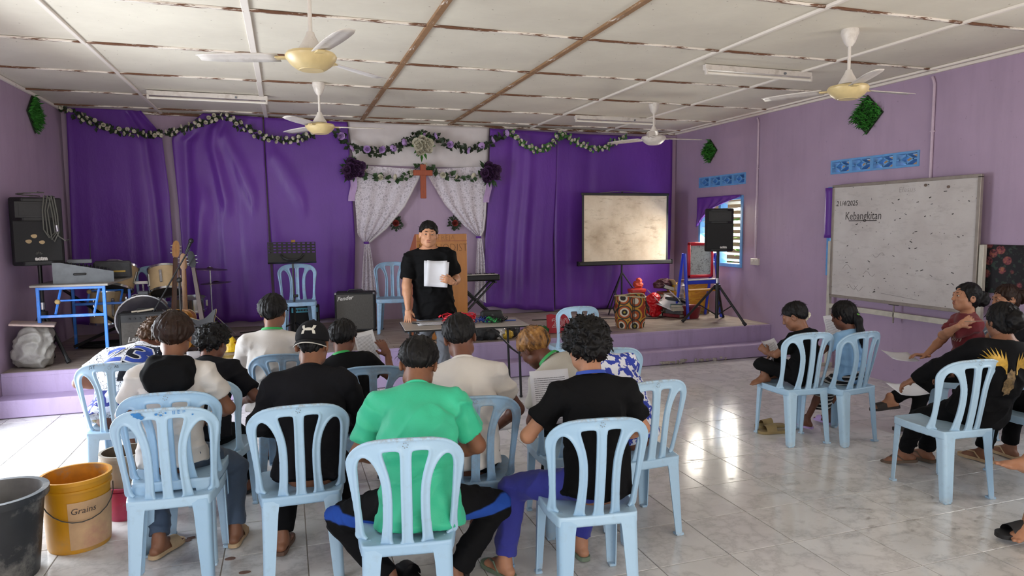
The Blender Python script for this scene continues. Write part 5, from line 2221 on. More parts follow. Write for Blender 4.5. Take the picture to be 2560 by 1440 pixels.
# conduits and socket
m_conduit = M('painted_conduit', '#b7a3b4', .5, var=.08)
for lab, yy, zb in (('painted conduit running down to the socket by the stage', 7.73, 1.25), ('painted conduit running down behind the whiteboard', 5.12, 1.4)):
    root = thing('conduit_pipe', lab, 'pipe', (XR - .016, yy, zb))
    MB().tube([(0, 0, 0), (0, 0, ZC - zb - .14), (0, .01, ZC - zb - .10), (0, .03, ZC - zb - .06)], .014, 8).build('pipe', m_conduit, root, True)
    for z in (.55, 1.2):
        if z < ZC - zb - .2:
            MB().box((.004, 0, z), (.03, .045, .018), None, .004).build('saddle_clip', m_conduit, root)
root = thing('wall_socket', 'cream double socket on the right wall beside the stage', 'socket', (XR - .02, 7.73, 1.19))
MB().box((0, 0, 0), (.04, .15, .09), None, .005).build('housing', M('cream_plastic', '#c9c0b6', .45, var=.05), root)
MB().box((-.022, .035, .01), (.006, .025, .03), None, .002).build('switch', m_white_metal, root)
MB().box((-.022, -.035, .01), (.006, .025, .03), None, .002).build('switch', m_white_metal, root)

# ------------------------------------------------------------------ whiteboard on its stand
t = NT('used_whiteboard')
v = t.coord('Object')
base = t.ramp(t.noise(v, 3, 5), [(.3, srgb('#b5aeab')), (.7, srgb('#c4bfbc'))])
sm = t.ramp(t.noise(t.coord('Object', (1, 1, 3)), 5, 8, .75), [(.52, 0.0), (.70, .45)])
base = t.mix(sm, base, srgb('#8f8886'))
spk = t.ramp(t.noise(v, 45, 1, .3), [(.77, 0.0), (.785, .9)])
base = t.mix(spk, base, srgb('#4d4644'))
t.color(base)
t.b.inputs['Roughness'].default_value = .28
m_wb = t.m
m_alu = M('dull_aluminium', '#948b83', .45, .4, var=.12)
m_cframe = M('cream_steel', '#b9b4a8', .45, var=.1, dirt='#8a8175', dirt_amt=.3)
wx, wy0, wy1, wz0, wz1 = 5.985, 4.53, 6.25, .875, 2.12
root = thing('whiteboard', 'large used whiteboard on a cream steel stand along the right wall', 'whiteboard', (wx, (wy0 + wy1) / 2, 0))
board = keep_world(MB().span((wx, wy0, wz0), (wx + .02, wy1, wz1)).build('board', m_wb), root)
fr = MB()
for a, b in (((wx - .008, wy0 - .02, wz0 - .02), (wx + .028, wy1 + .02, wz0 + .012)), ((wx - .008, wy0 - .02, wz1 - .012), (wx + .028, wy1 + .02, wz1 + .02)),
             ((wx - .008, wy0 - .02, wz0), (wx + .028, wy0 + .014, wz1)), ((wx - .008, wy1 - .014, wz0), (wx + .028, wy1 + .02, wz1))):
    fr.span(a, b, .003)
keep_world(fr.build('frame', m_alu), root)
for yy in (wy0 - .05, wy1 + .045):
    keep_world(MB().span((wx + .0, yy - .022, .06), (wx + .045, yy + .022, 1.50), .004).build('stand_leg', m_cframe), root)
    ft_ = MB().span((wx - .22, yy - .022, .03), (wx + .085, yy + .022, .07), .004)
    for d in (-.2, .065):
        ft_.cyl((wx + d, yy - .01, .02), (wx + d, yy + .01, .02), .02, n=12)
    keep_world(ft_.build('stand_foot', m_cframe), root)
keep_world(MB().span((wx + .002, wy0 - .03, .72), (wx + .035, wy1 + .03, .775), .003).build('lower_rail', m_cframe), root)
keep_world(MB().span((wx - .004, (wy0 + wy1) / 2 - .06, .848), (wx + .016, (wy0 + wy1) / 2 + .06, .868), .003).build('clamp', m_black_metal), root)
keep_world(MB().span((wx + .002, (wy0 + wy1) / 2 - .008, .66), (wx + .012, (wy0 + wy1) / 2 + .008, .85), .002).build('clamp_bolt', m_alu), root)
m_ink = M('whiteboard_ink', '#37312f', .7, var=.1)
m_inkf = M('faded_ink', '#8b8280', .7, var=.1)


def wall_text(body, size, px, py, axis, val, ux, uy, mat, parent, name='lettering', off=.002, shear=0, bold=0.0, sx=1.0):
    me = text_mesh(body, size, shear=shear, bold=bold)
    p = at(px, py, axis, val)
    nn = Vector(ux).cross(Vector(uy))
    for vv in me.vertices:
        vv.co = p + Vector(ux) * vv.co.x * sx + Vector(uy) * vv.co.y + nn * off
    me.materials.append(mat)
    o = bpy.data.objects.new(name, me)
    COL.objects.link(o)
    return keep_world(o, parent)


uxr, uyr = (0, -1, 0), (0, 0, 1)
wall_text('21/4/2025', .080, 2118, 509, 0, wx, uxr, uyr, m_ink, board, shear=.1, bold=0, sx=.95)
wall_text('Kebangkitan', .125, 2157, 540, 0, wx, uxr, uyr, m_ink, board, shear=.08, bold=-.0005, sx=.80)
a, b = at(2122, 552, 0, wx), at(2192, 551, 0, wx)
keep_world(MB().span((wx - .002, b.y, a.z - .004), (wx - .001, a.y, a.z + .004)).build('underline', m_ink), board)
wall_text('Efesus', .080, 2268, 474, 0, wx, uxr, uyr, m_inkf, board, shear=.1, bold=-.002)
wall_text('5 : 8 - 17', .070, 2325, 466, 0, wx, uxr, uyr, m_inkf, board, shear=.1, bold=-.003)
for px, py in ((2315, 463), (2372, 467)):
    c = at(px, py, 0, wx)
    o = MB().cyl((0, 0, 0), (-.010, 0, 0), .014, n=14).build('magnet', M('brown_magnet', '#6b5a50', .5), board, True)
    o.location = c
mk = MB()
for k in range(44):
    yy, zz = random.uniform(wy0 + .08, wy1 - .1), random.uniform(wz0 + .08, wz1 - .12)
    L, a = random.uniform(.008, .035), random.uniform(-.6, .6)
    mk.box((wx - .0012, yy, zz), (.001, L, random.uniform(.004, .010)), Matrix.Rotation(a, 3, 'X'))
keep_world(mk.build('ink_marks', m_ink), board)['kind'] = 'stuff'
mk = MB()
for k in range(5):
    yy, zz = random.uniform(wy0 + .9, wy1 - .2), random.uniform(wz0 + .1, wz0 + .5)
    mk.tube([(wx - .001, yy + i * .03, zz + .03 * math.sin(i * 1.3 + k)) for i in range(6)], .0018, 4)
mk.tube([(wx - .001, 5.55, .96), (wx - .001, 5.1, .93)], .002, 4)
keep_world(mk.build('ink_scrawl', m_inkf), board)
# purple curtain of the window behind it
rows = [[(XR - .03 - .012 * math.sin(i * 1.1), 5.9 + i * .030, 2.12 - j * .045 * 1.0) for i in range(20)] for j in range(14)]
o = MB().grid(rows).build('window_curtain', m_purple, None, True, 3)
md = o.modifiers.new('thickness', 'SOLIDIFY')
md.thickness = .003
tag(o, 'narrow strip of purple curtain showing behind the whiteboard', 'curtain')
# curtain of the stage window, pulled up to one side
rows = []
for j in range(14):
    t_ = j / 13
    row = []
    for i in range(26):
        u = i / 25
        yy = 9.12 - u * (1.06 if t_ < .18 else 1.06 - (t_ - .18) * .95)
        zz = 2.12 - t_ * .46 * (1 - .62 * u) + .0 * u
        row.append((XR - .028 - .016 * math.sin(i * 1.3) * (.4 + t_), yy, zz))
    rows.append(row)
o = MB().grid(rows).build('window_curtain', m_purple, None, True, 3)
md = o.modifiers.new('thickness', 'SOLIDIFY')
md.thickness = .003
tag(o, 'purple curtain gathered to the left of the stage window', 'curtain')
# dark rose cloth at the right
t = NT('dark_rose_print')
v = t.coord('Object')
w = t.n('ShaderNodeTexVoronoi', feature='F1')
w.inputs['Scale'].default_value = 9.0
t.l(v, w.inputs['Vector'])
f = t.ramp(w.outputs['Distance'], [(.30, 1.0), (.38, 0.0)])
nz = t.noise(v, 40, 4, .6)
fl = t.ramp(nz, [(.35, srgb('#2c1418')), (.5, srgb('#7a3b44')), (.68, srgb('#8f5f3e'))])
lf = t.ramp(t.noise(v, 22, 3), [(.56, 0.0), (.60, .7)])
c0 = t.mix(lf, srgb('#17141a'), srgb('#2f4038'))
t.color(t.mix(f, c0, fl))
t.b.inputs['Roughness'].default_value = .8
rows = [[(XR - .02 - .006 * math.sin(i * .9), 3.2 + i * .055, 1.50 - j * .055) for i in range(26)] for j in range(9)]
o = MB().grid(rows).build('rose_print_cloth', t.m, None, True, 3)
md = o.modifiers.new('thickness', 'SOLIDIFY')
md.thickness = .003
tag(o, 'dark cloth printed with red roses hanging on the right wall', 'cloth')

# ================================================================== loudspeakers
m_grille = M('black_speaker_grille', '#0f0f10', .75, var=.25, scale=90)


def loudspeaker(label, c, yaw, w, h, d, logo, stand_label, feet_z, sticker=False, sp=.47, a0=.75):
    root = thing('loudspeaker', label, 'loudspeaker', (c[0], c[1], c[2] - h / 2), yaw, 'stage loudspeakers')
    mb = MB()
    # trapezium cabinet, front towards local -Y
    poly = [(-w / 2, -d / 2), (w / 2, -d / 2), (w * .38, d / 2), (-w * .38, d / 2)]
    mb.prism(smooth_loop(poly, 1), ((0, 0, .0), (1, 0, 0), (0, 1, 0), (0, 0, 1)), h)
    MBc = mb.build('cabinet', m_black_plastic, root)
    md = MBc.modifiers.new('edges', 'BEVEL')
    md.width = .018
    md.segments = 2
    MB().box((0, -d / 2 - .004, h * .36), (w * .84, .012, h * .60), None, .01).build('grille', m_grille, root)
    hn = MB()
    hn.box((0, -d / 2 - .001, h * .82), (w * .74, .008, h * .24), None, .004)
    hn.build('horn_plate', m_black_plastic, root)
    hr = MB()
    rows = [[(s * w * .30 * k, -d / 2 - .006 + .05 * (1 - k), h * .82 + z * h * .085 * k) for s, z in ((-1, -1), (1, -1), (1, 1), (-1, 1))] for k in (1.0, .6, .25)]
    hr.grid(rows, closed_u=True)
    hr.build('horn', m_grille, root)
    me = text_mesh(logo, h * .075, bold=.003)
    for vv in me.vertices:
        x, z = vv.co.x, vv.co.y
        vv.co = (x + w * .12 * (1 if not sticker else .3), -d / 2 - .0125, z + h * .105)
    me.materials.append(M('logo_white', '#bdb9b4', .5, var=.03))
    mesh_obj('logo', me, root)
    if sticker:
        for dx, dz, r in ((-.03, .25, .03), (.03, .19, .028), (-.075, .20, .030)):
            o = MB().prism(smooth_loop([(r, 0), (.4 * r, .7 * r), (-r, .3 * r), (-.6 * r, -.5 * r), (.3 * r, -.8 * r)], 2), ((dx, -d / 2 - .0115, h * .36 + dz - .2), (1, 0, 0), (0, 0, 1), (0, -1, 0)), .001)
            o.build('sticker', M('worn_sticker', '#a08a66' if dx > -.05 else '#4a4642', .7), root)
        lo = MB()
        for k in range(5):
            a = PI * (k + .5) / 5
            lo.tube([(math.cos(a) * .028 + w * .0, -d / 2 - .012, h * .165 + math.sin(a) * .028), (math.cos(a) * .012, -d / 2 - .012, h * .165 + math.sin(a) * .012)], .004, 5)
        lo.build('emblem', M('emblem_grey', '#4a4a44', .5), root)
    # stand
    st = thing('speaker_stand', stand_label, 'stand', (c[0], c[1], feet_z), yaw, 'tripod speaker stands')
    H = c[2] - h / 2 - feet_z
    MB().cyl((0, 0, .06), (0, 0, H), .019, n=12).build('pole', m_black_metal, st, True)
    MB().cyl((0, 0, H * .55), (0, 0, H * .62), .026, n=12).build('clamp_collar', m_chrome, st, True)
    MB().cyl((0, 0, .05), (0, 0, H * .52), .024, n=12).build('outer_tube', m_black_metal, st, True)
    hub = MB().cyl((0, 0, H * .46), (0, 0, H * .53), .045, n=12)
    hub.build('hub', m_black_metal, st, True)
    for k in range(3):
        a = -PI / 2 + a0 + k * 2 * PI / 3
        dx, dy = math.cos(a) * sp / .47, math.sin(a) * sp / .47
        leg = MB().tube([(dx * .04, dy * .04, H * .50), (dx * .47, dy * .47, .018)], .017, 8).build('leg', m_black_metal, st, True)
        MB().tube([(dx * .44, dy * .44, .045), (dx * .48, dy * .48, .012)], [.021, .024], 8).build('rubber_foot', m_black_plastic, leg, True)
        MB().tube([(0, 0, .09), (dx * .255, dy * .255, H * .255)], .008, 6).build('brace', m_black_metal, st, True)
    return root


p = at(1799, 575, 1, 7.85)
loudspeaker('black loudspeaker on a tripod before the stage window', (p.x - .02, 7.85, p.z), -.50, .40, .575, .34, 'actm', 'black tripod stand under the loudspeaker by the window', SH)
p = at(87, 579, 1, 7.85)
loudspeaker('large black loudspeaker with worn stickers at the left wall', (p.x + .02, 7.85, p.z), .30, .46, .66, .36, 'actm', 'black tripod stand under the left wall loudspeaker', SH, True, .25, .80)
# cable coil over the left loudspeaker
c = Vector((p.x + .02, 7.85, p.z))
cb = MB()
f = lambda x, z, y=-.21: tuple(Matrix.Rotation(.30, 3, 'Z') @ Vector((x, y, z)) + c)
for k in range(3):
    cb.tube([f(.10 + k * .03, .345, .0), f(.07 + k * .03, .345, -.19), f(.05 + .02 * k, .2), f(.05 + .03 * k, .02 - .04 * k), f(.09 + .02 * k, -.06 - .02 * k), f(.14 + .015 * k, -.01), f(.13 + .02 * k, .15), f(.11 + .02 * k, .33, -.20), f(.10, .35, .05)], .006, 6)
cb.tube([f(.15, .0), f(.17, -.05), f(.22, -.09), f(.26, -.08, -.1)], .006, 6)
for k in range(9):
    a = k * .7
    cb.tube([f(-.05 + .09 * math.cos(a), .345 + .004 * k, -.05 + .07 * math.sin(a)), f(-.05 + .10 * math.cos(a + .9), .352 + .004 * k, -.05 + .08 * math.sin(a + .9)), f(-.02 + .10 * math.cos(a + 1.8), .350 + .005 * k, -.05 + .08 * math.sin(a + 1.8))], .005, 6)
root = thing('cable_coil', 'grey cable looped over the top of the left loudspeaker', 'cable', f(0, .34, 0))
keep_world(cb.build('cable', M('grey_cable', '#55554f', .6), None, True), root)
keep_world(MB().cyl(f(.155, .06, -.215), f(.16, .0, -.215), .011, n=10).build('plug', m_chrome, None, True), root)
# ================================================================== instruments and gear on the left of the stage
m_bluesteel = M('bright_blue_steel', '#2f78d6', .4, var=.12, dirt='#c8c8c8', dirt_amt=.25)
m_laminate = M('grey_laminate', '#8c8780', .5, var=.12, scale=6)

# blue folding table with the mixer
bx0, bx1, by0, by1, bz = -2.28, -1.72, 7.58, 8.70, 1.155
root = thing('folding_table', 'folding table with a bright blue steel frame on the stage at left', 'table', ((bx0 + bx1) / 2, (by0 + by1) / 2, SH))
keep_world(MB().span((bx0 - .05, by0 - .06, bz), (bx1 + .05, by1 + .06, bz + .022), .004).build('tabletop', m_laminate), root)
for xx in (bx0, bx1):
    for yy in (by0, by1):
        keep_world(MB().span((xx - .014, yy - .014, SH), (xx + .014, yy + .014, bz), .003).build('leg', m_bluesteel), root)
for yy in (by0, by1):
    keep_world(MB().span((bx0, yy - .012, bz - .30), (bx1, yy + .012, bz - .272), .003).build('cross_rail', m_bluesteel), root)
    keep_world(MB().span((bx0, yy - .012, bz - .028), (bx1, yy + .012, bz - .002), .003).build('top_rail', m_bluesteel), root)
    for q, xx in ((1, bx0 + .13), (-1, bx1 - .10)):
        keep_world(MB().tube([(xx + .05, yy + .06, bz - .01), (xx, yy + .02, bz - .27)], .012, 6).build('fold_brace', m_bluesteel, None, True), root)
    keep_world(MB().cyl((bx0 + .16, yy + .04, bz - .14), (bx1 - .08, yy + .04, bz - .14), .009, n=8).build('brace_bar', m_bluesteel, None, True), root)
    keep_world(MB().ball((bx0 + .15, yy + .03, bz - .15), .026, 8, 6).build('tape_wrap', M('masking_tape', '#b79c68', .8), None, True), root)

root = thing('mixing_desk', 'grey mixing desk in a sloping steel case on the blue table', 'mixer', (-1.98, 8.05, bz + .022))
m_mixgrey = M('mixer_steel', '#5d6166', .4, .3, var=.15)
mb = MB().prism([(0, 0), (.50, 0), (.50, .105), (.06, .205), (0, .205)], ((-2.17, 7.66, bz + .022), (1, .25, 0), (0, 0, 1), (-.25, 1, 0)), .02)
keep_world(mb.build('side_panel', m_mixgrey), root)
mb = MB().prism([(0, 0), (.50, 0), (.50, .100), (.06, .198), (0, .198)], ((-2.175, 7.68, bz + .022), (1, .25, 0), (0, 0, 1), (-.25, 1, 0)), .52)
keep_world(mb.build('case', M('mixer_charcoal', '#3a3d41', .5, var=.15)), root)
keep_world(MB().box((-1.95, 7.705, bz + .11), (.11, .012, .022), rotz(.245), .006).build('handle', m_black_metal), root)
kn = MB()
for i in range(12):
    for j in range(7):
        q = Vector((-2.17, 7.69, 0)) + Vector((1, .25, 0)) * (.08 + i * .033) + Vector((-.25, 1, 0)) * (.05 + j * .065)
        z = bz + .022 + .198 - (.02 + i * .033) * .222
        kn.cyl((q.x, q.y, z - .004), (q.x, q.y, z + .016), .008, .006, 8)
keep_world(kn.build('knobs', m_black_plastic, None, True), root)['kind'] = 'stuff'
root = thing('amplifier_box', 'dark bag-like amplifier box lying behind the mixing desk', 'amplifier', (-1.80, 8.34, bz + .022))
keep_world(MB().box((-1.80, 8.36, bz + .115), (.36, .30, .18), rotz(.2), .02).build('case', M('dark_canvas', '#3b3b3d', .8, var=.25, bump=.3)), root)
keep_world(MB().box((-1.80, 8.205, bz + .10), (.30, .012, .018), rotz(.2), .003).build('yellow_strip', M('yellow_tape', '#a98b3c', .6)), root)
for k, (x, y, w, lab) in enumerate(((-2.02, 8.0, .12, 'small wireless receiver with an aerial on the mixing desk'),)):
    root = thing('wireless_receiver', lab, 'receiver', (x, y, bz + .20))
    keep_world(MB().box((x, y, bz + .225), (.22, .12, .04), rotz(.2), .005).build('case', m_grey_plastic), root)
    keep_world(MB().cyl((x + .10, y, bz + .24), (x + .105, y, bz + .42), .004, n=6).build('aerial', m_black_metal, None, True), root)
root = thing('cable_heap', 'heap of thin black cables on the end of the blue table', 'cable', (-1.74, 8.5, bz + .024))
cb = MB()
for k in range(12):
    a0 = random.uniform(0, 6)
    cb.tube([(-1.76 + .09 * math.cos(a0 + i * .7) + random.uniform(-.02, .02), 8.52 + .10 * math.sin(a0 + i * .7), bz + .03 + .012 * random.random() * k * .6) for i in range(8)], .004, 5)
keep_world(cb.build('cable', m_black_plastic, None, True), root)

# keyboard stand folded on the floor under the table
root = thing('folded_stand', 'black folded crossed stand lying under the blue table', 'stand', (-1.95, 8.6, SH))
for a, b in (((-2.42, 8.9, 1.02), (-1.52, 8.55, .40)), ((-2.25, 8.5, .42), (-1.70, 8.85, .66))):
    keep_world(MB().tube([a, b], .018, 6).build('tube', m_black_metal, None, True), root)
root = thing('cable_coil', 'black cable coiled flat on the stage under the blue table', 'cable', (-1.9, 8.75, SH))
cb = MB()
for k in range(7):
    r = .16 + .012 * k
    cb.tube([(-1.95 + r * 1.5 * math.cos(i / 20 * 2 * PI), 8.75 + r * .8 * math.sin(i / 20 * 2 * PI), SH + .010 + .010 * (k % 4)) for i in range(20)], .008, 6, True)
keep_world(cb.build('cable', m_black_plastic, None, True), root)

# sack with wrappings at the left edge
S = Solid()
S.ell(V(-2.36, 7.62, SH + .16), V(.17, .16, .18), None, .05)
S.ell(V(-2.33, 7.60, SH + .30), V(.15, .13, .12), None, .06)
S.plane(V(0, 0, SH + .004), V(0, 0, -1))
p_, q_ = S.net(.012)
p_ = folds(p_, q_, .035, 9, 3.3)
p_[:, 2] = np.maximum(p_[:, 2], SH + .002)
p_[:, 0] = np.maximum(p_[:, 0], XL + .01)
sk = mesh_obj('sack', np_mesh('sack', p_, q_), None, (M('pale_plastic_sack', '#8d8a84', .45, var=.15, bump=.3),))
tag(sk, 'pale plastic sack slumped at the left end of the stage', 'sack')
o = MB().box((-2.33, 7.56, SH + .435), (.36, .24, .02), Matrix.Rotation(.12, 3, 'Y') @ rotz(.2), .004).build('wrapped_board', M('pinkish_board', '#b09c94', .7, var=.15))
tag(o, 'flat pinkish board lying on top of the sack', 'board')

# ------------------------------------------------------------------ drum kit
m_drum = M('cream_drum_wrap', '#b59b76', .35, var=.08)
m_head = M('drum_skin', '#6b6560', .5, var=.15)
m_clearhead = M('dark_clear_skin', '#3d3a42', .15, var=.2)
m_darkin = M('drum_inside', '#1b1613', .8)
root = thing('drum_kit', 'cream drum kit standing before the left curtains', 'drums', (-1.55, 8.85, SH))


def drum(name, c, axis, r, d, wrap, top=None, bottom=None, lugs=6, hoop=m_chrome):
    R_ = rot_to(axis)
    mb = MB().lathe([(r, -d / 2), (r, d / 2)], (0, 0, 0), 32)
    o = mb.build(name, wrap, None, True)
    o.matrix_world = Matrix.Translation(c) @ R_.to_4x4()
    keep_world(o, root)
    for s, mt in ((1, top or m_head), (-1, bottom or m_head)):
        h = MB().lathe([(0, s * (d / 2 - .004)), (r * .99, s * (d / 2 - .004))], (0, 0, 0), 32).build('drum_head', mt, o)
        MB().lathe([(r - .004, s * d / 2 - .012), (r + .010, s * d / 2 - .012), (r + .010, s * d / 2 + .012), (r - .004, s * d / 2 + .012), (r - .004, s * d / 2 - .012)], (0, 0, 0), 32).build('hoop', hoop, o, True)
    for k in range(lugs):
        a = 2 * PI * k / lugs + .2
        MB().box((math.cos(a) * (r + .008), math.sin(a) * (r + .008), 0), (.022, .03, d * .55), rotz(a), .005).build('lug', m_chrome, o)
    return o


bd = at(352, 806, 1, 8.62)
drum('bass_drum', Vector((-1.60, 8.80, SH + .295)), (.12, -1, 0), .28, .36, m_drum, m_clearhead, m_darkin, 8)
drum('tom_drum', at(300, 692, 1, 8.75), (.22, .40, 1), .165, .27, m_drum, m_head, m_darkin)
drum('tom_drum', at(412, 702, 1, 8.75), (-.12, .45, 1), .165, .28, m_drum, m_head, m_darkin)
drum('floor_tom', at(270, 765, 1, 8.95), (0, 0, 1), .19, .38, m_drum, m_head, m_darkin)
drum('snare_drum', at(478, 760, 1, 8.85), (0, -.1, 1), .165, .14, m_chrome, m_head, m_head)
for (px, py, yy, r, tl) in ((525, 672, 9.0, .20, .06), (540, 706, 9.1, .18, -.05)):
    c = at(px, py, 1, yy)
    o = MB().lathe([(0, .022), (.03, .018), (.04, .008), (r, -.006), (r, -.009), (.04, .004), (0, .010)], (0, 0, 0), 32).build('cymbal', M('dark_bronze', '#4a3d2a', .35, .8, var=.2), None, True)
    o.matrix_world = Matrix.Translation(c) @ Matrix.Rotation(tl, 4, 'Y')
    keep_world(o, root)
    if py < 690:
        keep_world(MB().cyl((c.x, c.y, SH + .10), (c.x, c.y, c.z + .03), .010, n=8).build('cymbal_stand', m_chrome, None, True), root)
        for k in range(3):
            a = k * 2.09 + .3
            keep_world(MB().tube([(c.x, c.y, SH + .30), (c.x + .26 * math.cos(a), c.y + .26 * math.sin(a), SH + .012)], .008, 6).build('stand_leg', m_chrome, None, True), root)
keep_world(MB().cyl((-1.58, 8.72, SH + .55), (-1.58, 8.72, SH + .70), .012, n=8).build('tom_mount', m_chrome, None, True), root)
keep_world(MB().box((-1.58, 8.72, SH + .72), (.34, .03, .035), None, .005).build('tom_bracket', m_white_metal), root)
keep_world(MB().box((-1.58, 8.72, SH + .60), (.11, .09, .045), None, .008).build('mount_block', m_grey_plastic), root)

# guitar amplifier in front of the bass drum
m_tolex = M('black_tolex', '#131314', .75, var=.2, bump=.4)
m_cloth_grille = M('grey_grille_cloth', '#4d4a46', .9, var=.2, scale=60, stretch=(3, 3, .6))


def amp(label, c, yaw, w, h, d, panel=None, grille=None, logo=None, logo_at=(-.3, .36), logo_s=.06, corners=False):
    root = thing('guitar_amplifier', label, 'amplifier', (c[0], c[1], SH), yaw, 'amplifiers on the stage')
    b = MB()
    b.span((-w / 2, -d / 2 + .02, .015), (w / 2, d / 2, h), .012)
    e = .022
    for lo, hi in (((-w / 2, -d / 2, .015), (-w / 2 + e, -d / 2 + .02, h)), ((w / 2 - e, -d / 2, .015), (w / 2, -d / 2 + .02, h)), ((-w / 2, -d / 2, h - e), (w / 2, -d / 2 + .02, h)), ((-w / 2, -d / 2, .015), (w / 2, -d / 2 + .02, .015 + e))):
        b.span(lo, hi, .004)
    b.build('cabinet', m_tolex, root)
    ph = .0 if panel is None else h * .17
    MB().span((-w / 2 + e, -d / 2 + .006, .015 + e), (w / 2 - e, -d / 2 + .02, h - e - ph)).build('grille', grille or m_cloth_grille, root)
    if panel is not None:
        pn = MB().span((-w / 2 + e, -d / 2 + .004, h - e - ph), (w / 2 - e, -d / 2 + .02, h - e)).build('control_panel', panel, root)
        for k in range(7):
            MB().cyl((-w * .30 + k * w * .1, -d / 2 + .006, h - e - ph / 2), (-w * .30 + k * w * .1, -d / 2 - .010, h - e - ph / 2), .011, n=10).build('knob', m_black_plastic, pn, True)
    hd = MB().tube([(-.10, 0, h), (-.08, 0, h + .025), (.08, 0, h + .025), (.10, 0, h)], .010, 6)
    hd.build('handle', m_black_plastic, root, True)
    for sx_ in (-1, 1):
        for sy_ in (-1, 1):
            MB().cyl((sx_ * (w / 2 - .05), sy_ * (d / 2 - .05), 0), (sx_ * (w / 2 - .05), sy_ * (d / 2 - .05), .016), .018, n=10).build('foot', m_black_plastic, root, True)
    if corners:
        for sx_ in (-1, 1):
            MB().box((sx_ * (w / 2 - .012), -d / 2 + .012, h - .012), (.03, .03, .03), None, .006).build('corner_cap', m_chrome, root)
    if logo:
        me = text_mesh(logo, logo_s, shear=.25, bold=.0015)
        for vv in me.vertices:
            x, z = vv.co.x, vv.co.y
            vv.co = (x + logo_at[0] * w, -d / 2 + .003, h * (.5 + logo_at[1]) + z + x * .12)
        me.materials.append(M('logo_white', '#bdb9b4', .5, var=.03))
        mesh_obj('logo', me, root)
    return root


m_panel_dk = M('black_panel', '#1c1c1e', .4, var=.1)
amp('grey fronted guitar amplifier standing before the bass drum', (-1.44, 8.05), .05, .50, .46, .26, m_panel_dk, M('light_grey_grille', '#55514d', .9, var=.15, scale=60), 'Laney', (-.18, -.10), .075)
amp('small black practice amplifier with a teal control strip', (.20, 9.02), -.06, .36, .345, .22, M('teal_panel', '#3f8a9c', .4, var=.06), M('black_grille_cloth', '#121112', .95, var=.2), 'bbbm', (.02, -.44), .055)
amp('tall grey fronted amplifier with a script logo beside the lectern', (.83, 8.90), -.18, .50, .505, .30, None, None, 'Fender', (-.24, .36), .070, True)
o = MB()
for a, b in (((-1.56, 7.93, .842), (-1.38, 7.99, .850)), ((-1.50, 7.90, .846), (-1.36, 7.98, .858))):
    o.tube([a, b], .010, 8)
tag(o.build('drum_sticks', M('pale_drumstick', '#b5ab9a', .5), None, True), 'pair of pale drumsticks lying on the guitar amplifier', 'drumsticks')

# ------------------------------------------------------------------ guitars
m_rosewood = M('rosewood', '#3a2317', .45, var=.25, stretch=(8, 8, 1))
m_maple = M('maple', '#8c6238', .45, var=.2, stretch=(8, 8, 1))
m_bkbody = M('black_lacquer', '#0c0c0e', .2, var=.1)
m_sunb = M('honey_spruce', '#a9722f', .35, var=.15)
m_edge = M('cream_binding', '#b7aa86', .4, var=.05)


def guitar(label, base, top, body, neck_m, head_m, outline, bodym, th=.05, yaw=0.0, frets=True, sc=1.0):
    """base = bottom of body, top = head tip (room points); body shape outline in (across, along) metres from the base"""
    a, b = Vector(base), Vector(top)
    ax = (b - a).normalized()
    ac = (rotz(yaw) @ Vector((1, 0, 0)))
    ac = (ac - ax * ac.dot(ax)).normalized()
    nn = ac.cross(ax)
    root = thing('guitar', label, 'guitar', tuple(a), 0, 'guitars on the stage')
    mb = MB()
    mb.cur = 0
    mb.prism(smooth_loop([(x * sc, y * sc) for x, y in outline], 2), (a, ac, ax, nn), th)
    bo = keep_world(mb.build('body', bodym, None), root)
    ed = MB()
    ol = smooth_loop([(x * sc, y * sc) for x, y in outline], 2)
    ed.tube([a + ac * x + ax * y for x, y in ol], .005, 5, True)
    keep_world(ed.build('binding', m_edge, None, True), bo)
    L = (b - a).length
    y0 = max(y for x, y in outline) * sc * .62
    fr_ = lambda w, y, z: a + ac * w + ax * y + nn * z
    nk = MB()
    rows = [[fr_(w, y, z) for w, z in ((-wd, -.006), (wd, -.006), (wd * .8, .014), (-wd * .8, .014))] for y, wd in ((y0, .028), (L - .19, .022))]
    nk.grid(rows, closed_u=True)
    nko = keep_world(nk.build('neck', neck_m), root)
    if frets:
        fm = MB()
        for k in range(14):
            y = y0 + (L - .19 - y0) * (1 - .5 ** (k / 9.0)) / (1 - .5 ** (14 / 9.0))
            fm.tube([fr_(-.024, L - .19 - (y - y0), -.008), fr_(.024, L - .19 - (y - y0), -.008)], .0022, 4)
        keep_world(fm.build('frets', m_chrome), nko)
    hd = MB().prism(smooth_loop([(-.022, L - .19), (.022, L - .19), (.038, L - .15), (.034, L - .03), (.0, L), (-.034, L - .03), (-.038, L - .15)], 1), (a - nn * .006, ac, ax, nn), .016)
    ho = keep_world(hd.build('headstock', head_m), root)
    for s in (-1, 1):
        for k in range(3):
            keep_world(MB().cyl(fr_(s * .030, L - .14 + k * .038, 0), fr_(s * .056, L - .14 + k * .038, 0), .007, n=8).build('tuning_peg', m_chrome, None, True), ho)
    st = MB()
    for k in range(6):
        w = -.016 + k * .0064
        st.tube([fr_(w, y0 * .35, -.016), fr_(w, L - .17, -.012)], .0011, 3)
    keep_world(st.build('strings', m_chrome), root)
    return root


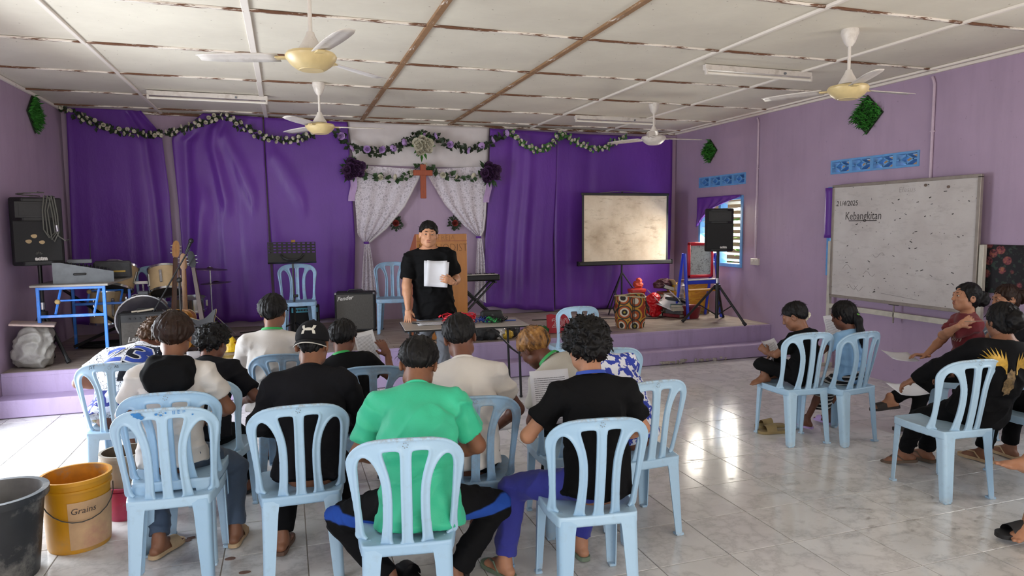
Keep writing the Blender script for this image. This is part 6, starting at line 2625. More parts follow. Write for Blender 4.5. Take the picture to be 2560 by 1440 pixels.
dread = [(0, 0), (.14, .01), (.20, .12), (.17, .25), (.12, .32), (.14, .42), (.08, .49), (0, .50), (-.08, .49), (-.14, .42), (-.12, .32), (-.17, .25), (-.20, .12), (-.14, .01)]
horned = [(0, .02), (.10, .0), (.20, .10), (.15, .22), (.13, .30), (.20, .46), (.16, .45), (.05, .36), (0, .35), (-.05, .35), (-.13, .40), (-.16, .38), (-.13, .26), (-.20, .12), (-.10, .0)]
g0 = at(440, 600, 1, 8.15)
guitar('brown necked acoustic guitar leaning tallest in the instrument group', (g0.x - .07, 8.02, SH + .02), (g0.x, 8.15, g0.z), None, m_rosewood, m_maple, dread, m_sunb, .10, .5, True, .9)
g0 = at(458, 632, 1, 8.3)
guitar('guitar with a maple head standing between two darker guitars', (g0.x - .0, 8.18, SH + .02), (g0.x, 8.3, g0.z), None, m_maple, m_maple, dread, m_sunb, .10, -.2, True, .85)
g0 = at(476, 626, 1, 8.12)
guitar('black electric guitar with cream edging at the right of the instruments', (g0.x + .13, 7.98, SH + .05), (g0.x, 8.12, g0.z), None, m_rosewood, m_bkbody, horned, m_bkbody, .045, -.1, True, .85)
# microphone stand
root = thing('microphone_stand', 'black microphone on a boom stand among the guitars', 'microphone', (-.98, 8.0, SH))
mc = at(476, 606, 1, 7.95)
bs = at(372, 800, 1, 7.98)
keep_world(MB().tube([bs, mc - Vector((.01, 0, .06))], .008, 8).build('boom', m_black_metal, None, True), root)
pv = at(448, 700, 1, 7.97)
keep_world(MB().cyl((pv.x, 7.97, SH + .02), (pv.x, 7.97, pv.z), .011, n=8).build('pole', m_black_metal, None, True), root)
keep_world(MB().ball(pv, .03, 10, 6).build('boom_clamp', m_black_plastic, None, True), root)
keep_world(MB().lathe([(0, 0), (.10, 0), (.10, .012), (.02, .022), (0, .022)], (pv.x, 7.97, SH), 20).build('base', m_black_metal, None, True), root)
d = Vector((.42, -.1, .9)).normalized()
mi = MB()
mi.tube([mc - d * .12, mc - d * .02, mc], [.012, .017, .018], 12)
keep_world(mi.build('microphone_body', m_black_plastic, None, True), root)
keep_world(MB().ball(mc + d * .018, .027, 14, 10).build('microphone_grille', M('mic_mesh', '#1d1d1f', .4, .4), None, True), root)

# ------------------------------------------------------------------ music stand
ms = at(738, 832, 2, SH)
my_ = 8.70
mx_ = at(735, 740, 1, my_).x
root = thing('music_stand', 'black music stand with a perforated desk on the stage', 'stand', (mx_, my_, SH))
dz = at(730, 632, 1, my_).z
keep_world(MB().cyl((mx_, my_, SH + .10), (mx_, my_, dz - .05), .011, n=10).build('pole', m_black_metal, None, True), root)
keep_world(MB().cyl((mx_, my_, SH + .08), (mx_, my_, SH + .48), .015, n=10).build('lower_tube', m_black_metal, None, True), root)
keep_world(MB().box((mx_ + .02, my_ - .01, SH + .50), (.06, .03, .035), None, .006).build('height_knob', m_black_plastic), root)
for k in range(3):
    a = -PI / 2 + .55 + k * 2 * PI / 3
    keep_world(MB().tube([(mx_, my_, SH + .17), (mx_ + .12 * math.cos(a), my_ + .12 * math.sin(a), SH + .12), (mx_ + .30 * math.cos(a), my_ + .30 * math.sin(a), SH + .014)], .011, 6).build('leg', m_black_metal, None, True), root)
R_ = Matrix.Rotation(-.35, 3, 'X')
ctr = Vector((mx_ - .005, my_ - .02, dz))
desk = MB()
W_, H_ = .56, .27
nx, nz = 10, 4
dpt = lambda x, z, y=0: ctr + R_ @ Vector((x, y, z))
# desk as strips around its slots
def dbox(x0, x1, z0, z1):
    c = dpt((x0 + x1) / 2, (z0 + z1) / 2)
    desk.box(c, (abs(x1 - x0), .003, abs(z1 - z0)), R_)
top0 = H_ / 2
dbox(-W_ / 2, W_ / 2, -H_ / 2, -.02)
zs_ = [-.02 + i * (top0 - .005 + .02) / nz for i in range(nz + 1)]
cw = W_ / nx
for r_ in range(nz):
    hz_ = zs_[r_ + 1] - zs_[r_]
    dbox(-W_ / 2, W_ / 2, zs_[r_], zs_[r_] + hz_ * .52)
    for k in range(nx + 1):
        xc = -W_ / 2 + k * cw
        dbox(max(-W_ / 2, xc - cw * .22), min(W_ / 2, xc + cw * .22), zs_[r_] + hz_ * .52, zs_[r_ + 1])
dbox(-W_ / 2, W_ / 2, zs_[-1], zs_[-1] + .008)
keep_world(desk.build('desk', m_black_metal), root)
keep_world(MB().box(dpt(0, -H_ / 2, -.03), (W_, .06, .004), R_).build('ledge', m_black_metal), root)
ym = MB()
for s in (-1, 1):
    ym.tube([dpt(s * .13, -.02, -.006), dpt(s * .10, -.07, -.03), dpt(s * .04, -.10, -.035), dpt(0, -.10, -.03)], .011, 8)
keep_world(ym.build('yoke', m_black_metal, None, True), root)
keep_world(MB().box(dpt(.02, H_ / 2 + .015, 0), (.05, .02, .03), R_, .005).build('clip', M('brass_clip', '#9a7a3a', .4, .6)), root)

# ------------------------------------------------------------------ lectern near the front of the stage
ly = 7.80
l0, l1 = at(1041, 600, 1, ly), at(1167, 600, 1, ly)
lz = at(1100, 585, 1, ly).z
m_ply = M('orange_varnished_plywood', '#9c6227', .42, var=.16, scale=3, stretch=(5, 5, .7))
m_ply2 = M('reddish_plywood_edge', '#8f4f2e', .5, var=.15, scale=3, stretch=(5, 5, .7))
root = thing('lectern', 'orange plywood lectern with hand carved lettering behind the speaker', 'lectern', ((l0.x + l1.x) / 2, ly + .22, SH))
X0, X1 = l0.x, l1.x
keep_world(MB().span((X0, ly, SH), (X1, ly + .02, lz), .003).build('front_panel', m_ply), root)
for xx in (X0, X1 - .02):
    keep_world(MB().prism([(0, 0), (.46, 0), (.46, lz - SH - .20), (.10, lz - SH), (0, lz - SH)], ((xx + .001, ly + .018, SH), (0, 1, 0), (0, 0, 1), (1, 0, 0)), .018).build('side_panel', m_ply2), root)
keep_world(MB().box(((X0 + X1) / 2, ly + .28, lz - .125), (X1 - X0 - .042, .42, .018), Matrix.Rotation(-.50, 3, 'X'), .003).build('slanted_top', m_ply), root)
keep_world(MB().span((X0 + .02, ly + .03, SH + .4), (X1 - .02, ly + .45, SH + .42)).build('shelf', m_ply), root)
keep_world(MB().span((X0, ly - .006, lz - .085), (X1, ly, lz - .078)).build('seam_strip', m_ply2), root)
m_carve = M('burnt_lettering', '#4f2d14', .7, var=.1)
fp = [c_ for c_ in root.children if c_.name.startswith('front_panel')][0]
cx = (X0 + X1) / 2
for body, s_, xx, zz, b_ in (('GEREJA', .085, cx + .02, lz - .045, -.003), ('METHODIST', .135, cx + .015, lz - .165, -.004)):
    me = text_mesh(body, s_, bold=b_)
    for vv in me.vertices:
        x, z = vv.co.x, vv.co.y
        vv.co = (xx + x * (.80 if s_ > .1 else 1), ly - .0025, zz + z)
    me.materials.append(m_carve)
    o = mesh_obj('lettering', me)
    keep_world(o, fp)

# ------------------------------------------------------------------ keyboard on its crossed stand, behind the lectern
ky = 9.15
kx1 = at(1243, 690, 1, ky).x
kz = at(1220, 700, 1, ky).z
root = thing('electric_keyboard', 'black electric keyboard sticking out behind the lectern', 'keyboard', (kx1 - .45, ky, kz))
keep_world(MB().span((kx1 - .95, ky - .15, kz), (kx1, ky + .15, kz + .085), .015).build('case', m_black_plastic), root)
keep_world(MB().span((kx1 - .92, ky - .145, kz + .083), (kx1 - .03, ky - .03, kz + .092), .002).build('white_keys', M('ivory_keys', '#c6c2ba', .35)), root)
bk = MB()
for k in range(26):
    if k % 7 not in (2, 6):
        bk.span((kx1 - .90 + k * .033, ky - .09, kz + .092), (kx1 - .885 + k * .033, ky - .03, kz + .102))
keep_world(bk.build('black_keys', m_black_plastic), root)
root = thing('keyboard_stand', 'black crossed stand under the electric keyboard', 'stand', (kx1 - .35, ky, SH))
for yy in (ky - .10, ky + .10):
    for a, b in (((kx1 - .62, SH + .02), (kx1 - .08, kz - .02)), ((kx1 - .02, SH + .02), (kx1 - .60, kz - .02))):
        keep_world(MB().tube([(a[0], yy, a[1]), (b[0], yy, b[1])], .016, 8).build('stand_tube', m_black_metal, None, True), root)
for xx, zz in ((kx1 - .08, kz - .016), (kx1 - .60, kz - .016), (kx1 - .62, SH + .018), (kx1 - .02, SH + .018)):
    keep_world(MB().cyl((xx, ky - .2, zz), (xx, ky + .2, zz), .016, n=8).build('cross_tube', m_black_metal, None, True), root)
# ================================================================== the speaker's table
tz = .735
ta = math.radians(-4.6)
tc = Vector((1.665, 6.55, 0))
m_ttop = M('pale_grey_tabletop', '#a59d94', .45, var=.08, scale=5)
root = thing('folding_table', 'grey folding table with thin black legs before the stage', 'table', (tc.x, tc.y, 0), ta)
TW, TD = 1.22, .60
MB().box((0, 0, tz - .012), (TW, TD, .022), None, .004).build('tabletop', m_ttop, root)
MB().box((0, 0, tz - .014), (TW + .012, TD + .012, .016), None, .005).build('edge_band', m_black_plastic, root)
for sx_ in (-1, 1):
    for sy_ in (-1, 1):
        MB().tube([(sx_ * (TW / 2 - .10), sy_ * (TD / 2 - .06), tz - .02), (sx_ * (TW / 2 - .08), sy_ * (TD / 2 - .06), .012)], .0125, 8).build('leg', m_black_metal, root, True)
        MB().cyl((sx_ * (TW / 2 - .08), sy_ * (TD / 2 - .06), 0), (sx_ * (TW / 2 - .08), sy_ * (TD / 2 - .06), .02), .016, n=8).build('rubber_foot', m_black_plastic, root, True)
    MB().tube([(sx_ * (TW / 2 - .09), -TD / 2 + .06, tz - .30), (sx_ * (TW / 2 - .09), TD / 2 - .06, tz - .30)], .009, 8).build('cross_bar', m_black_metal, root, True)
    MB().tube([(sx_ * (TW / 2 - .09), 0, tz - .30), (sx_ * (TW / 2 - .36), 0, tz - .02)], .009, 8).build('stay', m_black_metal, root, True)
    MB().span((sx_ * TW / 2 - sx_ * .14, -TD / 2 + .03, tz - .045), (sx_ * TW / 2 - sx_ * .10, TD / 2 - .03, tz - .022), .003).build('end_rail', m_black_metal, root)
TR = rotz(ta)


def TP(x, y, z=0.0):
    return Vector((tc.x, tc.y, tz)) + TR @ Vector((x, y, z))


def ribbon_heap(name, label, c, n, r, h, mat, cat, w=.010, clip=True):
    root = thing(name, label, cat, tuple(c))
    mb = MB()
    for k in range(n):
        a0, rr = random.uniform(0, 2 * PI), r * random.uniform(.35, 1.0)
        off = Vector((random.uniform(-1, 1) * r * .7, random.uniform(-1, 1) * r * .4, h * random.uniform(.15, .95)))
        pts = []
        for i in range(11):
            a = a0 + i * .55
            pts.append(c + off + Vector((math.cos(a) * rr * .7, math.sin(a) * rr * .45, .012 + .018 * math.sin(i * 1.4 + k))))
        rows = []
        for i, p in enumerate(pts):
            p.z = max(p.z, c.z + .006)
            q = Vector((math.cos(i + k), math.sin(i + k), 1.2)).normalized() * w * .6
            rows.append([p - q, p + q])
        for rw in rows:
            for i, p in enumerate(rw):
                if p.z < c.z + .003:
                    p.z = c.z + .003
        mb.grid(rows)
    o = keep_world(mb.build('cords', mat, None, True, 3), root)
    md = o.modifiers.new('thickness', 'SOLIDIFY')
    md.thickness = .002
    if clip:
        for k in range(2):
            p = c + Vector((random.uniform(-.5, .5) * r, -r * .4, .02))
            keep_world(MB().box(p, (.016, .01, .03), rotz(k), .003).build('clip', m_chrome), root)
    return root


ribbon_heap('lanyard_heap', 'heap of red lanyards on the grey table', TP(-.04, -.02), 34, .16, .075, M('red_cord', '#c4142b', .45, var=.12), 'lanyards', .014)
ribbon_heap('lanyard_heap', 'green lanyard lying among darker cords on the table', TP(.30, -.06), 7, .07, .035, m_lany_g, 'lanyards', .012)
ribbon_heap('lanyard_heap', 'black lanyards loosely heaped beside the green one', TP(.33, -.01), 12, .12, .03, M('black_cord', '#101014', .6), 'lanyards', .011)
ribbon_heap('lanyard_heap', 'blue lanyards beside the red heap', TP(.17, .0), 8, .08, .035, m_lany_b, 'lanyards', .011, False)
o = MB().tube([TP(.36, .06, .005), TP(.55, .03, .005)], .005, 6).build('blue_pen', M('blue_pen_plastic', '#1f4fae', .4), None, True)
tag(o, 'long blue pen lying right of the dark lanyards', 'pen')
o = MB().tube([TP(-.50, .12, .006), TP(-.44, .05, .006)], .006, 8).build('black_marker', m_black_plastic, None, True)
tag(o, 'black marker lying beside the speaker hand', 'marker')
root = thing('marker_pen', 'marker with a white cap at the corner of the table paper', 'marker', tuple(TP(-.20, -.10)))
keep_world(MB().cyl(TP(-.24, -.10, .009), TP(-.15, -.12, .009), .008, n=10).build('barrel', m_black_plastic, None, True), root)
keep_world(MB().cyl(TP(-.15, -.12, .009), TP(-.12, -.127, .009), .009, n=10).build('cap', M('white_cap', '#cfcac2', .4), None, True), root)
sheet('paper_sheet', 'printed sheet lying flat on the grey table', TP(-.31, .05, .004), TR @ Vector((0, 1, 0)), TR @ Vector((-1, .25, 0)), .21, .297, .002)
sheet('paper_sheet', 'second sheet half hidden by the portable speaker', TP(.20, .20, .004), TR @ Vector((1, 0, 0)), TR @ Vector((0, 1, 0)), .24, .15, .002, m_blank)
root = thing('portable_speaker', 'black rounded portable speaker on the back of the table', 'speaker', tuple(TP(.33, .19)), ta)
MB().box((0, 0, .052), (.235, .07, .092), None, .022).build('body', m_black_plastic, root, True, 1.2)
MB().box((0, -.034, .052), (.20, .010, .070), None, .004).build('grille', M('charcoal_mesh', '#2b2c2d', .8, var=.1, scale=80), root)
MB().box((0, -.040, .052), (.022, .003, .004)).build('badge', m_chrome, root)

# papers in the speaker's hands
P = PP['p1']
hl = Vector(P['wri'][-1])
f2 = (Vector((0, 0, 1.7)) - Vector((1.45, 7.0, 1.3))).normalized()
side_ = Vector((0, 0, 1)).cross(f2).normalized()
pc = at(1093, 685, 1, 6.775)
up_ = (Vector((0, 0, 1)) + side_ * .28 + f2 * -.22).normalized()
side_ = side_ - Vector((0, 0, .10))
sheet('paper_sheet', 'front sheet held up in the speaker left hand', pc, side_, up_, .225, .262, .025, m_blank)
sheet('paper_sheet', 'rear sheet fanned behind the front one in the speaker hand', pc + Vector((-.014, .010, .004)), side_ + Vector((0, 0, .08)), up_, .235, .262, .03, m_blank)
# wrist watch
w = np.array(P['wri'][-1])
e = np.array(P['elb'][-1])
dv_ = (e - w) / np.linalg.norm(e - w)
root_p = P['root']
R_ = rot_to(dv_)
wt = MB().lathe([(.030, -.010), (.034, -.010), (.034, .010), (.030, .010), (.030, -.010)], w + dv_ * .035, 20, R_).build('wrist_watch', m_black_plastic, None, True)
keep_world(wt, root_p)

# ================================================================== things along the stage edge
def lump(name, label, cat, ells, mat, res=.008, amp=.01, freq=12, floor_z=SH, seed=0):
    S = Solid()
    for c, r in ells:
        S.ell(V(*c), V(*r), None, .03)
    S.plane(V(0, 0, floor_z + .002), V(0, 0, -1))
    p_, q_ = S.net(res)
    p_ = folds(p_, q_, amp, freq, seed)
    p_[:, 2] = np.maximum(p_[:, 2], floor_z + .001)
    o = mesh_obj(name, np_mesh(name, p_, q_), None, (mat,))
    return tag(o, label, cat)


m_blackbag = M('black_nylon', '#121215', .6, var=.2, bump=.3)
a = at(1205, 850, 2, SH)
lump('black_bag', 'slumped black bag under the table on the stage edge', 'bag', [((a.x, 7.62, SH + .08), (.15, .11, .10)), ((a.x + .13, 7.60, SH + .06), (.12, .10, .08))], m_blackbag, amp=.02)
a = at(1252, 850, 2, SH)
o = lump('snack_packet', 'silver and yellow snack packet leaning on the black bag', 'packet', [((a.x, 7.56, SH + .075), (.085, .045, .085))], M('silver_foil', '#a9a4a0', .3, .5, var=.2), amp=.016, freq=16)
lump('snack_packet', 'crumpled yellow packet beside the silver one', 'packet', [((a.x + .10, 7.55, SH + .055), (.07, .04, .06))], M('gold_foil', '#a8892a', .35, .3, var=.3), amp=.016, freq=18)
lump('black_bag', 'dark bag strap piled right of the snack packets', 'bag', [((a.x + .18, 7.62, SH + .07), (.06, .06, .08))], m_blackbag, amp=.02, seed=4)
a = at(1305, 836, 2, SH)
o = MB().box((a.x, a.y, SH + .02), (.20, .15, .04), rotz(.2), .004).build('pink_book', M('pink_cover', '#b8788a', .5, var=.15))
tag(o, 'thick pink book lying on the stage under the table corner', 'book')
o = MB().box((a.x - .01, a.y + .01, SH + .058), (.19, .14, .032), rotz(.05), .004).build('lilac_book', M('lilac_cover', '#8d6fa0', .5, var=.15))
tag(o, 'lilac book stacked on the pink book', 'book')
a = at(1352, 834, 2, SH)
lump('green_cloth', 'crumpled green cloth next to the red bag', 'cloth', [((a.x, a.y, SH + .04), (.10, .07, .055))], M('green_fabric', '#1f5a2a', .8, var=.25), amp=.022, freq=16)
# red bag with white numerals
a = at(1397, 832, 2, SH)
ry = a.y
rx0, rx1 = at(1366, 800, 1, ry).x, at(1428, 800, 1, ry).x
rz1 = at(1395, 787, 1, ry).z
root = thing('red_bag', 'flat red bag with white outline numerals on the stage edge', 'bag', ((rx0 + rx1) / 2, ry, SH))
m_redbag = M('red_bag_cloth', '#a3142a', .6, var=.1)
rows = []
for s_, y_ in ((1, -.035), (-1, .035)):
    g = [[((rx0 + (rx1 - rx0) * i / 10) + .012 * (1 - j / 8) * (1 if i < 5 else -1), ry + y_ * math.sin(PI * (.08 + .84 * i / 10)) * (1.1 - j / 8), SH + .004 + (rz1 - SH) * j / 8 + (.01 * math.sin(i) if j == 8 else 0)) for i in range(11)] for j in range(9)]
    rows.append(g)
mb = MB().grid(rows[0]).grid([r[::-1] for r in rows[1]])
bg = keep_world(mb.build('bag_body', m_redbag, None, True, 3), root)
me = text_mesh('200', .15, bold=.004)
m_redw = M('bag_print_white', '#c8a9ab', .6, var=.05)
wrap_decal('numerals', me, ((rx0 + rx1) / 2 + .01, ry, (SH + rz1) / 2 + .01), (1, 0, 0), (0, 0, 1), bg, m_redw, bg, .003)
me = text_mesh('200', .15, bold=-.002)
wrap_decal('numeral_fill', me, ((rx0 + rx1) / 2 + .01, ry, (SH + rz1) / 2 + .01), (1, 0, 0), (0, 0, 1), bg, m_redbag, bg, .0045)
a = at(1453, 822, 2, SH)
root = thing('takeaway_cup', 'tan drinking bottle with a black lid behind the empty chair', 'bottle', (a.x, a.y, SH))
MB().lathe([(0, 0), (.034, 0), (.036, .01), (.038, .10), (.042, .17), (.040, .19), (0, .19)], (0, 0, 0), 18).build('cup_body', M('tan_plastic', '#8d6c5b', .45, var=.1), root, True)
MB().lathe([(.038, .115), (.0395, .115), (.0415, .165), (.040, .165)], (0, 0, 0), 18).build('cup_band', M('cream_band', '#c3ab8d', .5), root, True)
MB().lathe([(.043, .185), (.044, .20), (.030, .215), (0, .216)], (0, 0, 0), 18).build('lid', m_black_plastic, root, True)
a = at(1478, 815, 2, SH)
lump('black_pouch', 'small black pouch beside the tan bottle', 'pouch', [((a.x, a.y, SH + .07), (.045, .04, .085))], m_blackbag, amp=.012, seed=8)
a = at(1500, 835, 2, SH)
o = MB().span((a.x - .25, SY + .04, SH), (a.x + .55, SY + .22, SH + .004), .001).build('floor_offcut', M('lilac_vinyl', '#8a7a86', .5, var=.15, stretch=(1, 8, 1)))
tag(o, 'offcut of lilac vinyl along the stage edge', 'mat')

# yellow shopping bag and picture booklet, left part of the stage edge
a = at(580, 878, 2, SH)
root = thing('yellow_shopping_bag', 'crumpled yellow plastic shopping bag on the stage edge', 'bag', (a.x, a.y, SH))
m_yel = M('yellow_plastic', '#c9a313', .35, var=.15, bump=.2)
y0 = a.y
xa, xb, xc = at(552, 875, 1, y0).x, at(579, 838, 1, y0), at(606, 872, 1, y0).x
z1 = xb.z
f_ = lambda *p: [Vector(q) for q in p]
pts = f_((xa, y0 - .03, SH + .004), (xb.x, y0 - .09, SH + .004), (xc, y0, SH + .004), (xb.x - .03, y0 + .10, SH + .004), (xb.x, y0, z1), ((xa + xb.x) / 2, y0 - .02, (SH + z1) / 2 + .02), ((xc + xb.x) / 2, y0 - .02, (SH + z1) / 2 + .01), (xb.x, y0 - .07, SH + .06))
mb = MB().add(pts, [(0, 7, 5), (5, 7, 4), (7, 6, 4), (7, 2, 6), (0, 1, 7), (1, 2, 7), (0, 5, 3), (5, 4, 3), (4, 6, 3), (6, 2, 3)])
c0_ = Vector((xb.x, y0, SH))
mb.v = [tuple(c0_ + (Vector(q) - c0_) * 1.4) for q in mb.v]
mb.v = [(q[0], q[1], max(q[2], SH + .003)) for q in mb.v]
o = keep_world(mb.build('bag_body', m_yel), root)
md = o.modifiers.new('soft', 'SUBSURF')
md.levels = md.render_levels = 2
mb = MB().add([c0_ + (q - c0_) * 1.22 + Vector((0, -.03, 0)) for q in (pts[7] + Vector((.02, 0, .03)), pts[2] + Vector((-.02, 0, .03)), pts[6])], [(0, 1, 2)])
o = keep_world(mb.build('printed_side', M('orange_print', '#b5641b', .4, var=.4, scale=30)), root)
a = at(580, 890, 2, SH)
o = MB().box((a.x + .0, SY + .09, SH + .006), (.30, .16, .010), rotz(.02), .002).build('picture_book', M('picture_cover', '#8d7a52', .35, var=.6, scale=22))
tag(o, 'glossy picture booklet below the yellow bag', 'book')

# ================================================================== right part of the stage
# projection screen
sy = 9.20
tl, tr, br, bl = [at(*q, 1, sy) for q in ((1460, 482), (1674, 493), (1666, 656), (1450, 650))]
root = thing('projection_screen', 'stained portable projection screen on a black tripod', 'projection screen', ((tl.x + tr.x) / 2, sy, SH))
t = NT('stained_screen')
v = t.coord('Object')
b0 = t.ramp(t.noise(v, 2.0, 6, .65), [(.3, srgb('#a4937f')), (.5, srgb('#c2b3a0')), (.7, srgb('#d2c6b5'))])
s1 = t.ramp(t.noise(t.coord('Object', (.7, 1, 2.2)), 7, 8, .75), [(.55, 0.0), (.68, .6)])
t.color(t.mix(s1, b0, srgb('#84735f')))
t.b.inputs['Roughness'].default_value = .8
sx0, sx1, sz0, sz1 = (tl.x + bl.x) / 2, (tr.x + br.x) / 2, (bl.z + br.z) / 2, (tl.z + tr.z) / 2
keep_world(MB().span((sx0 + .03, sy, sz0), (sx1 - .03, sy + .004, sz1)).build('screen_fabric', t.m), root)
for xa_, xb_ in ((sx0, sx0 + .032), (sx1 - .032, sx1)):
    keep_world(MB().span((xa_, sy - .001, sz0), (xb_, sy + .005, sz1)).build('side_border', m_black_plastic), root)
keep_world(MB().span((sx0 - .01, sy - .012, sz1 - .01), (sx1 + .01, sy + .02, sz1 + .03), .006).build('top_bar', m_black_metal), root)
keep_world(MB().span((sx0 - .06, sy - .035, sz0 - .055), (sx1 + .06, sy + .035, sz0 + .008), .012).build('roller_housing', m_black_metal), root)
for xx in (sx0 - .065, sx1 + .065):
    keep_world(MB().box((xx, sy, sz0 - .022), (.012, .075, .070), None, .004).build('end_cap', m_black_plastic), root)
pcx = (sx0 + sx1) / 2 - .04
keep_world(MB().cyl((pcx, sy + .05, SH + .06), (pcx, sy + .05, sz1 + .05), .014, n=10).build('pole', m_black_metal, None, True), root)
keep_world(MB().tube([(sx0 + .3, sy + .03, sz1 + .03), (pcx, sy + .04, sz1 + .06), (sx1 - .3, sy + .03, sz1 + .03)], .004, 5).build('hanger', m_chrome, None, True), root)
for k in range(3):
    an = -PI / 2 - .95 + k * 2 * PI / 3
    dx, dy = math.cos(an) * .42, math.sin(an) * .42
    keep_world(MB().tube([(pcx, sy + .05, SH + .62), (pcx + dx, sy + .05 + dy, SH + .012)], .011, 6).build('leg', m_black_metal, None, True), root)
    keep_world(MB().tube([(pcx, sy + .05, SH + .18), (pcx + dx * .52, sy + .05 + dy * .52, SH + .31)], .006, 6).build('brace', m_black_metal, None, True), root)

# patterned laundry bag
a = at(1590, 822, 2, SH)
t = NT('retro_circle_print')
v = t.coord('Object')
w1 = t.n('ShaderNodeTexVoronoi', feature='F1')
w1.inputs['Scale'].default_value = 6.0
w1.inputs['Randomness'].default_value = .55
t.l(v, w1.inputs['Vector'])
rings = t.ramp(w1.outputs['Distance'], [(.0, srgb('#9a8c2e')), (.16, srgb('#1e1714')), (.26, srgb('#c9bfae')), (.36, srgb('#a8501c')), (.47, srgb('#3a332e')), (.56, srgb('#b98b2f')), (.66, srgb('#8d2f14')), (.80, srgb('#c4baa8'))], 'CONSTANT')
t.color(rings)
t.b.inputs['Roughness'].default_value = .7
m_retro = t.m
bw0 = .20
root = thing('patterned_bag', 'tall bag with a retro pattern of orange and brown circles', 'bag', (a.x, a.y + .16, SH), -.25)
rows = []
for j in range(11):
    t_ = j / 10
    row = []
    for i in range(28):
        an = 2 * PI * i / 28
        r_ = 1 / (abs(math.cos(an)) ** 4 + abs(math.sin(an)) ** 4) ** .25
        k_ = bw0 * (.86 + .14 * math.sin(t_ * 2.4))
        row.append((k_ * r_ * math.cos(an) * (1 + .02 * math.sin(3 * an + t_ * 5)), .16 * r_ * math.sin(an) * (.9 + .1 * t_), .002 + t_ * .415 + (.012 * math.sin(an * 2) if j == 10 else 0)))
    rows.append(row)
bag = MB().grid(rows, closed_u=True)
bag.f.append(tuple(range(27, -1, -1)))
bag.mi.append(0)
o = bag.build('bag_body', m_retro, root, True, 1.0)
MB().tube(rows[10], .008, 5, True).build('piping', m_edge, root, True)
for s_ in (-1, 1):
    MB().tube([(.0 + s_ * .01, -.165, .02), (s_ * .01, -.172, .40)], .005, 4).build('seam', m_black_plastic, root, True)
    MB().tube([(s_ * .20, -.02, .33), (s_ * .235, -.05, .26), (s_ * .225, -.09, .20), (s_ * .19, -.12, .27), (s_ * .17, -.14, .36)], .009, 5).build('handle', M('black_webbing', '#15151c', .7), root, True)
MB().prism(smooth_loop([(-.17, -.12), (.17, -.12), (.17, .12), (-.17, .12)], 2), ((0, 0, .38), (1, 0, 0), (0, 1, 0), (0, 0, 1)), .02).build('lid', m_retro, root)

# red tub stack, plastic bag, pile of papers and books
bx_, by_ = at(1592, 720, 1, 8.95).x, 8.95
root = thing('red_tub', 'red plastic tub with a lid standing behind the patterned bag', 'tub', (bx_, by_, SH))
m_redp = M('red_tub_plastic', '#b3322a', .4, var=.12)
MB().lathe([(0, 0), (.105, 0), (.12, .20), (.125, .34), (.135, .345), (.135, .36), (0, .362)], (0, 0, 0), 26).build('tub_body', m_redp, root, True)
MB().lathe([(.137, .345), (.140, .36), (.137, .385), (.06, .40), (0, .40)], (0, 0, 0), 26).build('lid', m_redp, root, True)
MB().tube([(.135 * math.cos(x), .135 * math.sin(x) - .03, .34 - .06 * math.sin(x * 1.0) * -1) for x in [PI + PI * i / 8 for i in range(9)]], .004, 5).build('wire_handle', m_chrome, root, True)
MB().lathe([(.1235, .06), (.1245, .06), (.128, .19), (.127, .19)], (0, 0, 0), 10, None, (-PI * .85, -PI * .45)).build('paper_label', M('tub_label', '#b9aca4', .6, var=.4, scale=25), root, True)
lump('red_cloth', 'crumpled orange red cloth on top of the tub lid', 'cloth', [((bx_ + .02, by_, SH + .45), (.07, .06, .055)), ((bx_ + .03, by_, SH + .50), (.04, .04, .04))], M('coral_cloth', '#c0452f', .7, var=.2), amp=.02, freq=18, floor_z=SH + .398)
lump('red_plastic_bag', 'shiny red plastic bag beside the tub', 'bag', [((bx_ + .13, by_ - .27, SH + .10), (.11, .10, .12)), ((bx_ + .12, by_ - .27, SH + .25), (.10, .08, .10))], M('shiny_red_plastic', '#c0101d', .3, var=.15), amp=.03, freq=14)
cols = (('grey', '#8f8d8a'), ('cream', '#b7b2a8'), ('slate', '#4d5258'), ('pale teal', '#6f8a88'), ('off white', '#a8a59c'), ('black', '#2b2b30'), ('orange brown', '#9a5a2a'), ('silver', '#b8b6b2'), ('teal', '#3f6b70'), ('dark red', '#7a2730'), ('ivory', '#c1bcae'), ('charcoal', '#55585c'))
px0 = at(1676, 760, 1, 8.62).x
m_page = M('page_block', '#b9b3a4', .8, var=.08)
for si, (dx, dy, n) in enumerate(((-.20, .10, 5), (.03, .16, 9), (.0, -.20, 5))):
    z = SH + .014
    for k in range(n):
        cname, colr = cols[(si * 4 + k * 2 + (si > 1)) % 12]
        big = random.uniform(.85, 1.05)
        th = random.uniform(.024, .05)
        rt = thing('book', '%s book, %s from the bottom of the %s heap by the easel' % (cname, ['first', 'second', 'third', 'fourth', 'fifth', 'sixth', 'seventh', 'eighth', 'ninth'][k], ['left', 'rear', 'front'][si]), 'book', (px0 + dx + random.uniform(-.02, .02), 8.66 + dy + random.uniform(-.015, .015), z + th / 2), random.uniform(-.5, .5), 'jumbled books beside the easel')
        if k == n - 1:
            rt.rotation_euler.y = .30
            rt.location.z += .04
        MB().box((0, 0, 0), (.20 * big, .27 * big, th), None, .002).build('pages', m_page, rt)
        cv = MB().box((0, 0, th / 2), (.207 * big, .277 * big, .003)).box((0, 0, -th / 2), (.207 * big, .277 * big, .003)).box((-.103 * big, 0, 0), (.003, .277 * big, th))
        cv.build('cover', M('book_' + cname.replace(' ', '_'), colr, .55, var=.3, scale=15), rt)
        z += th + .004
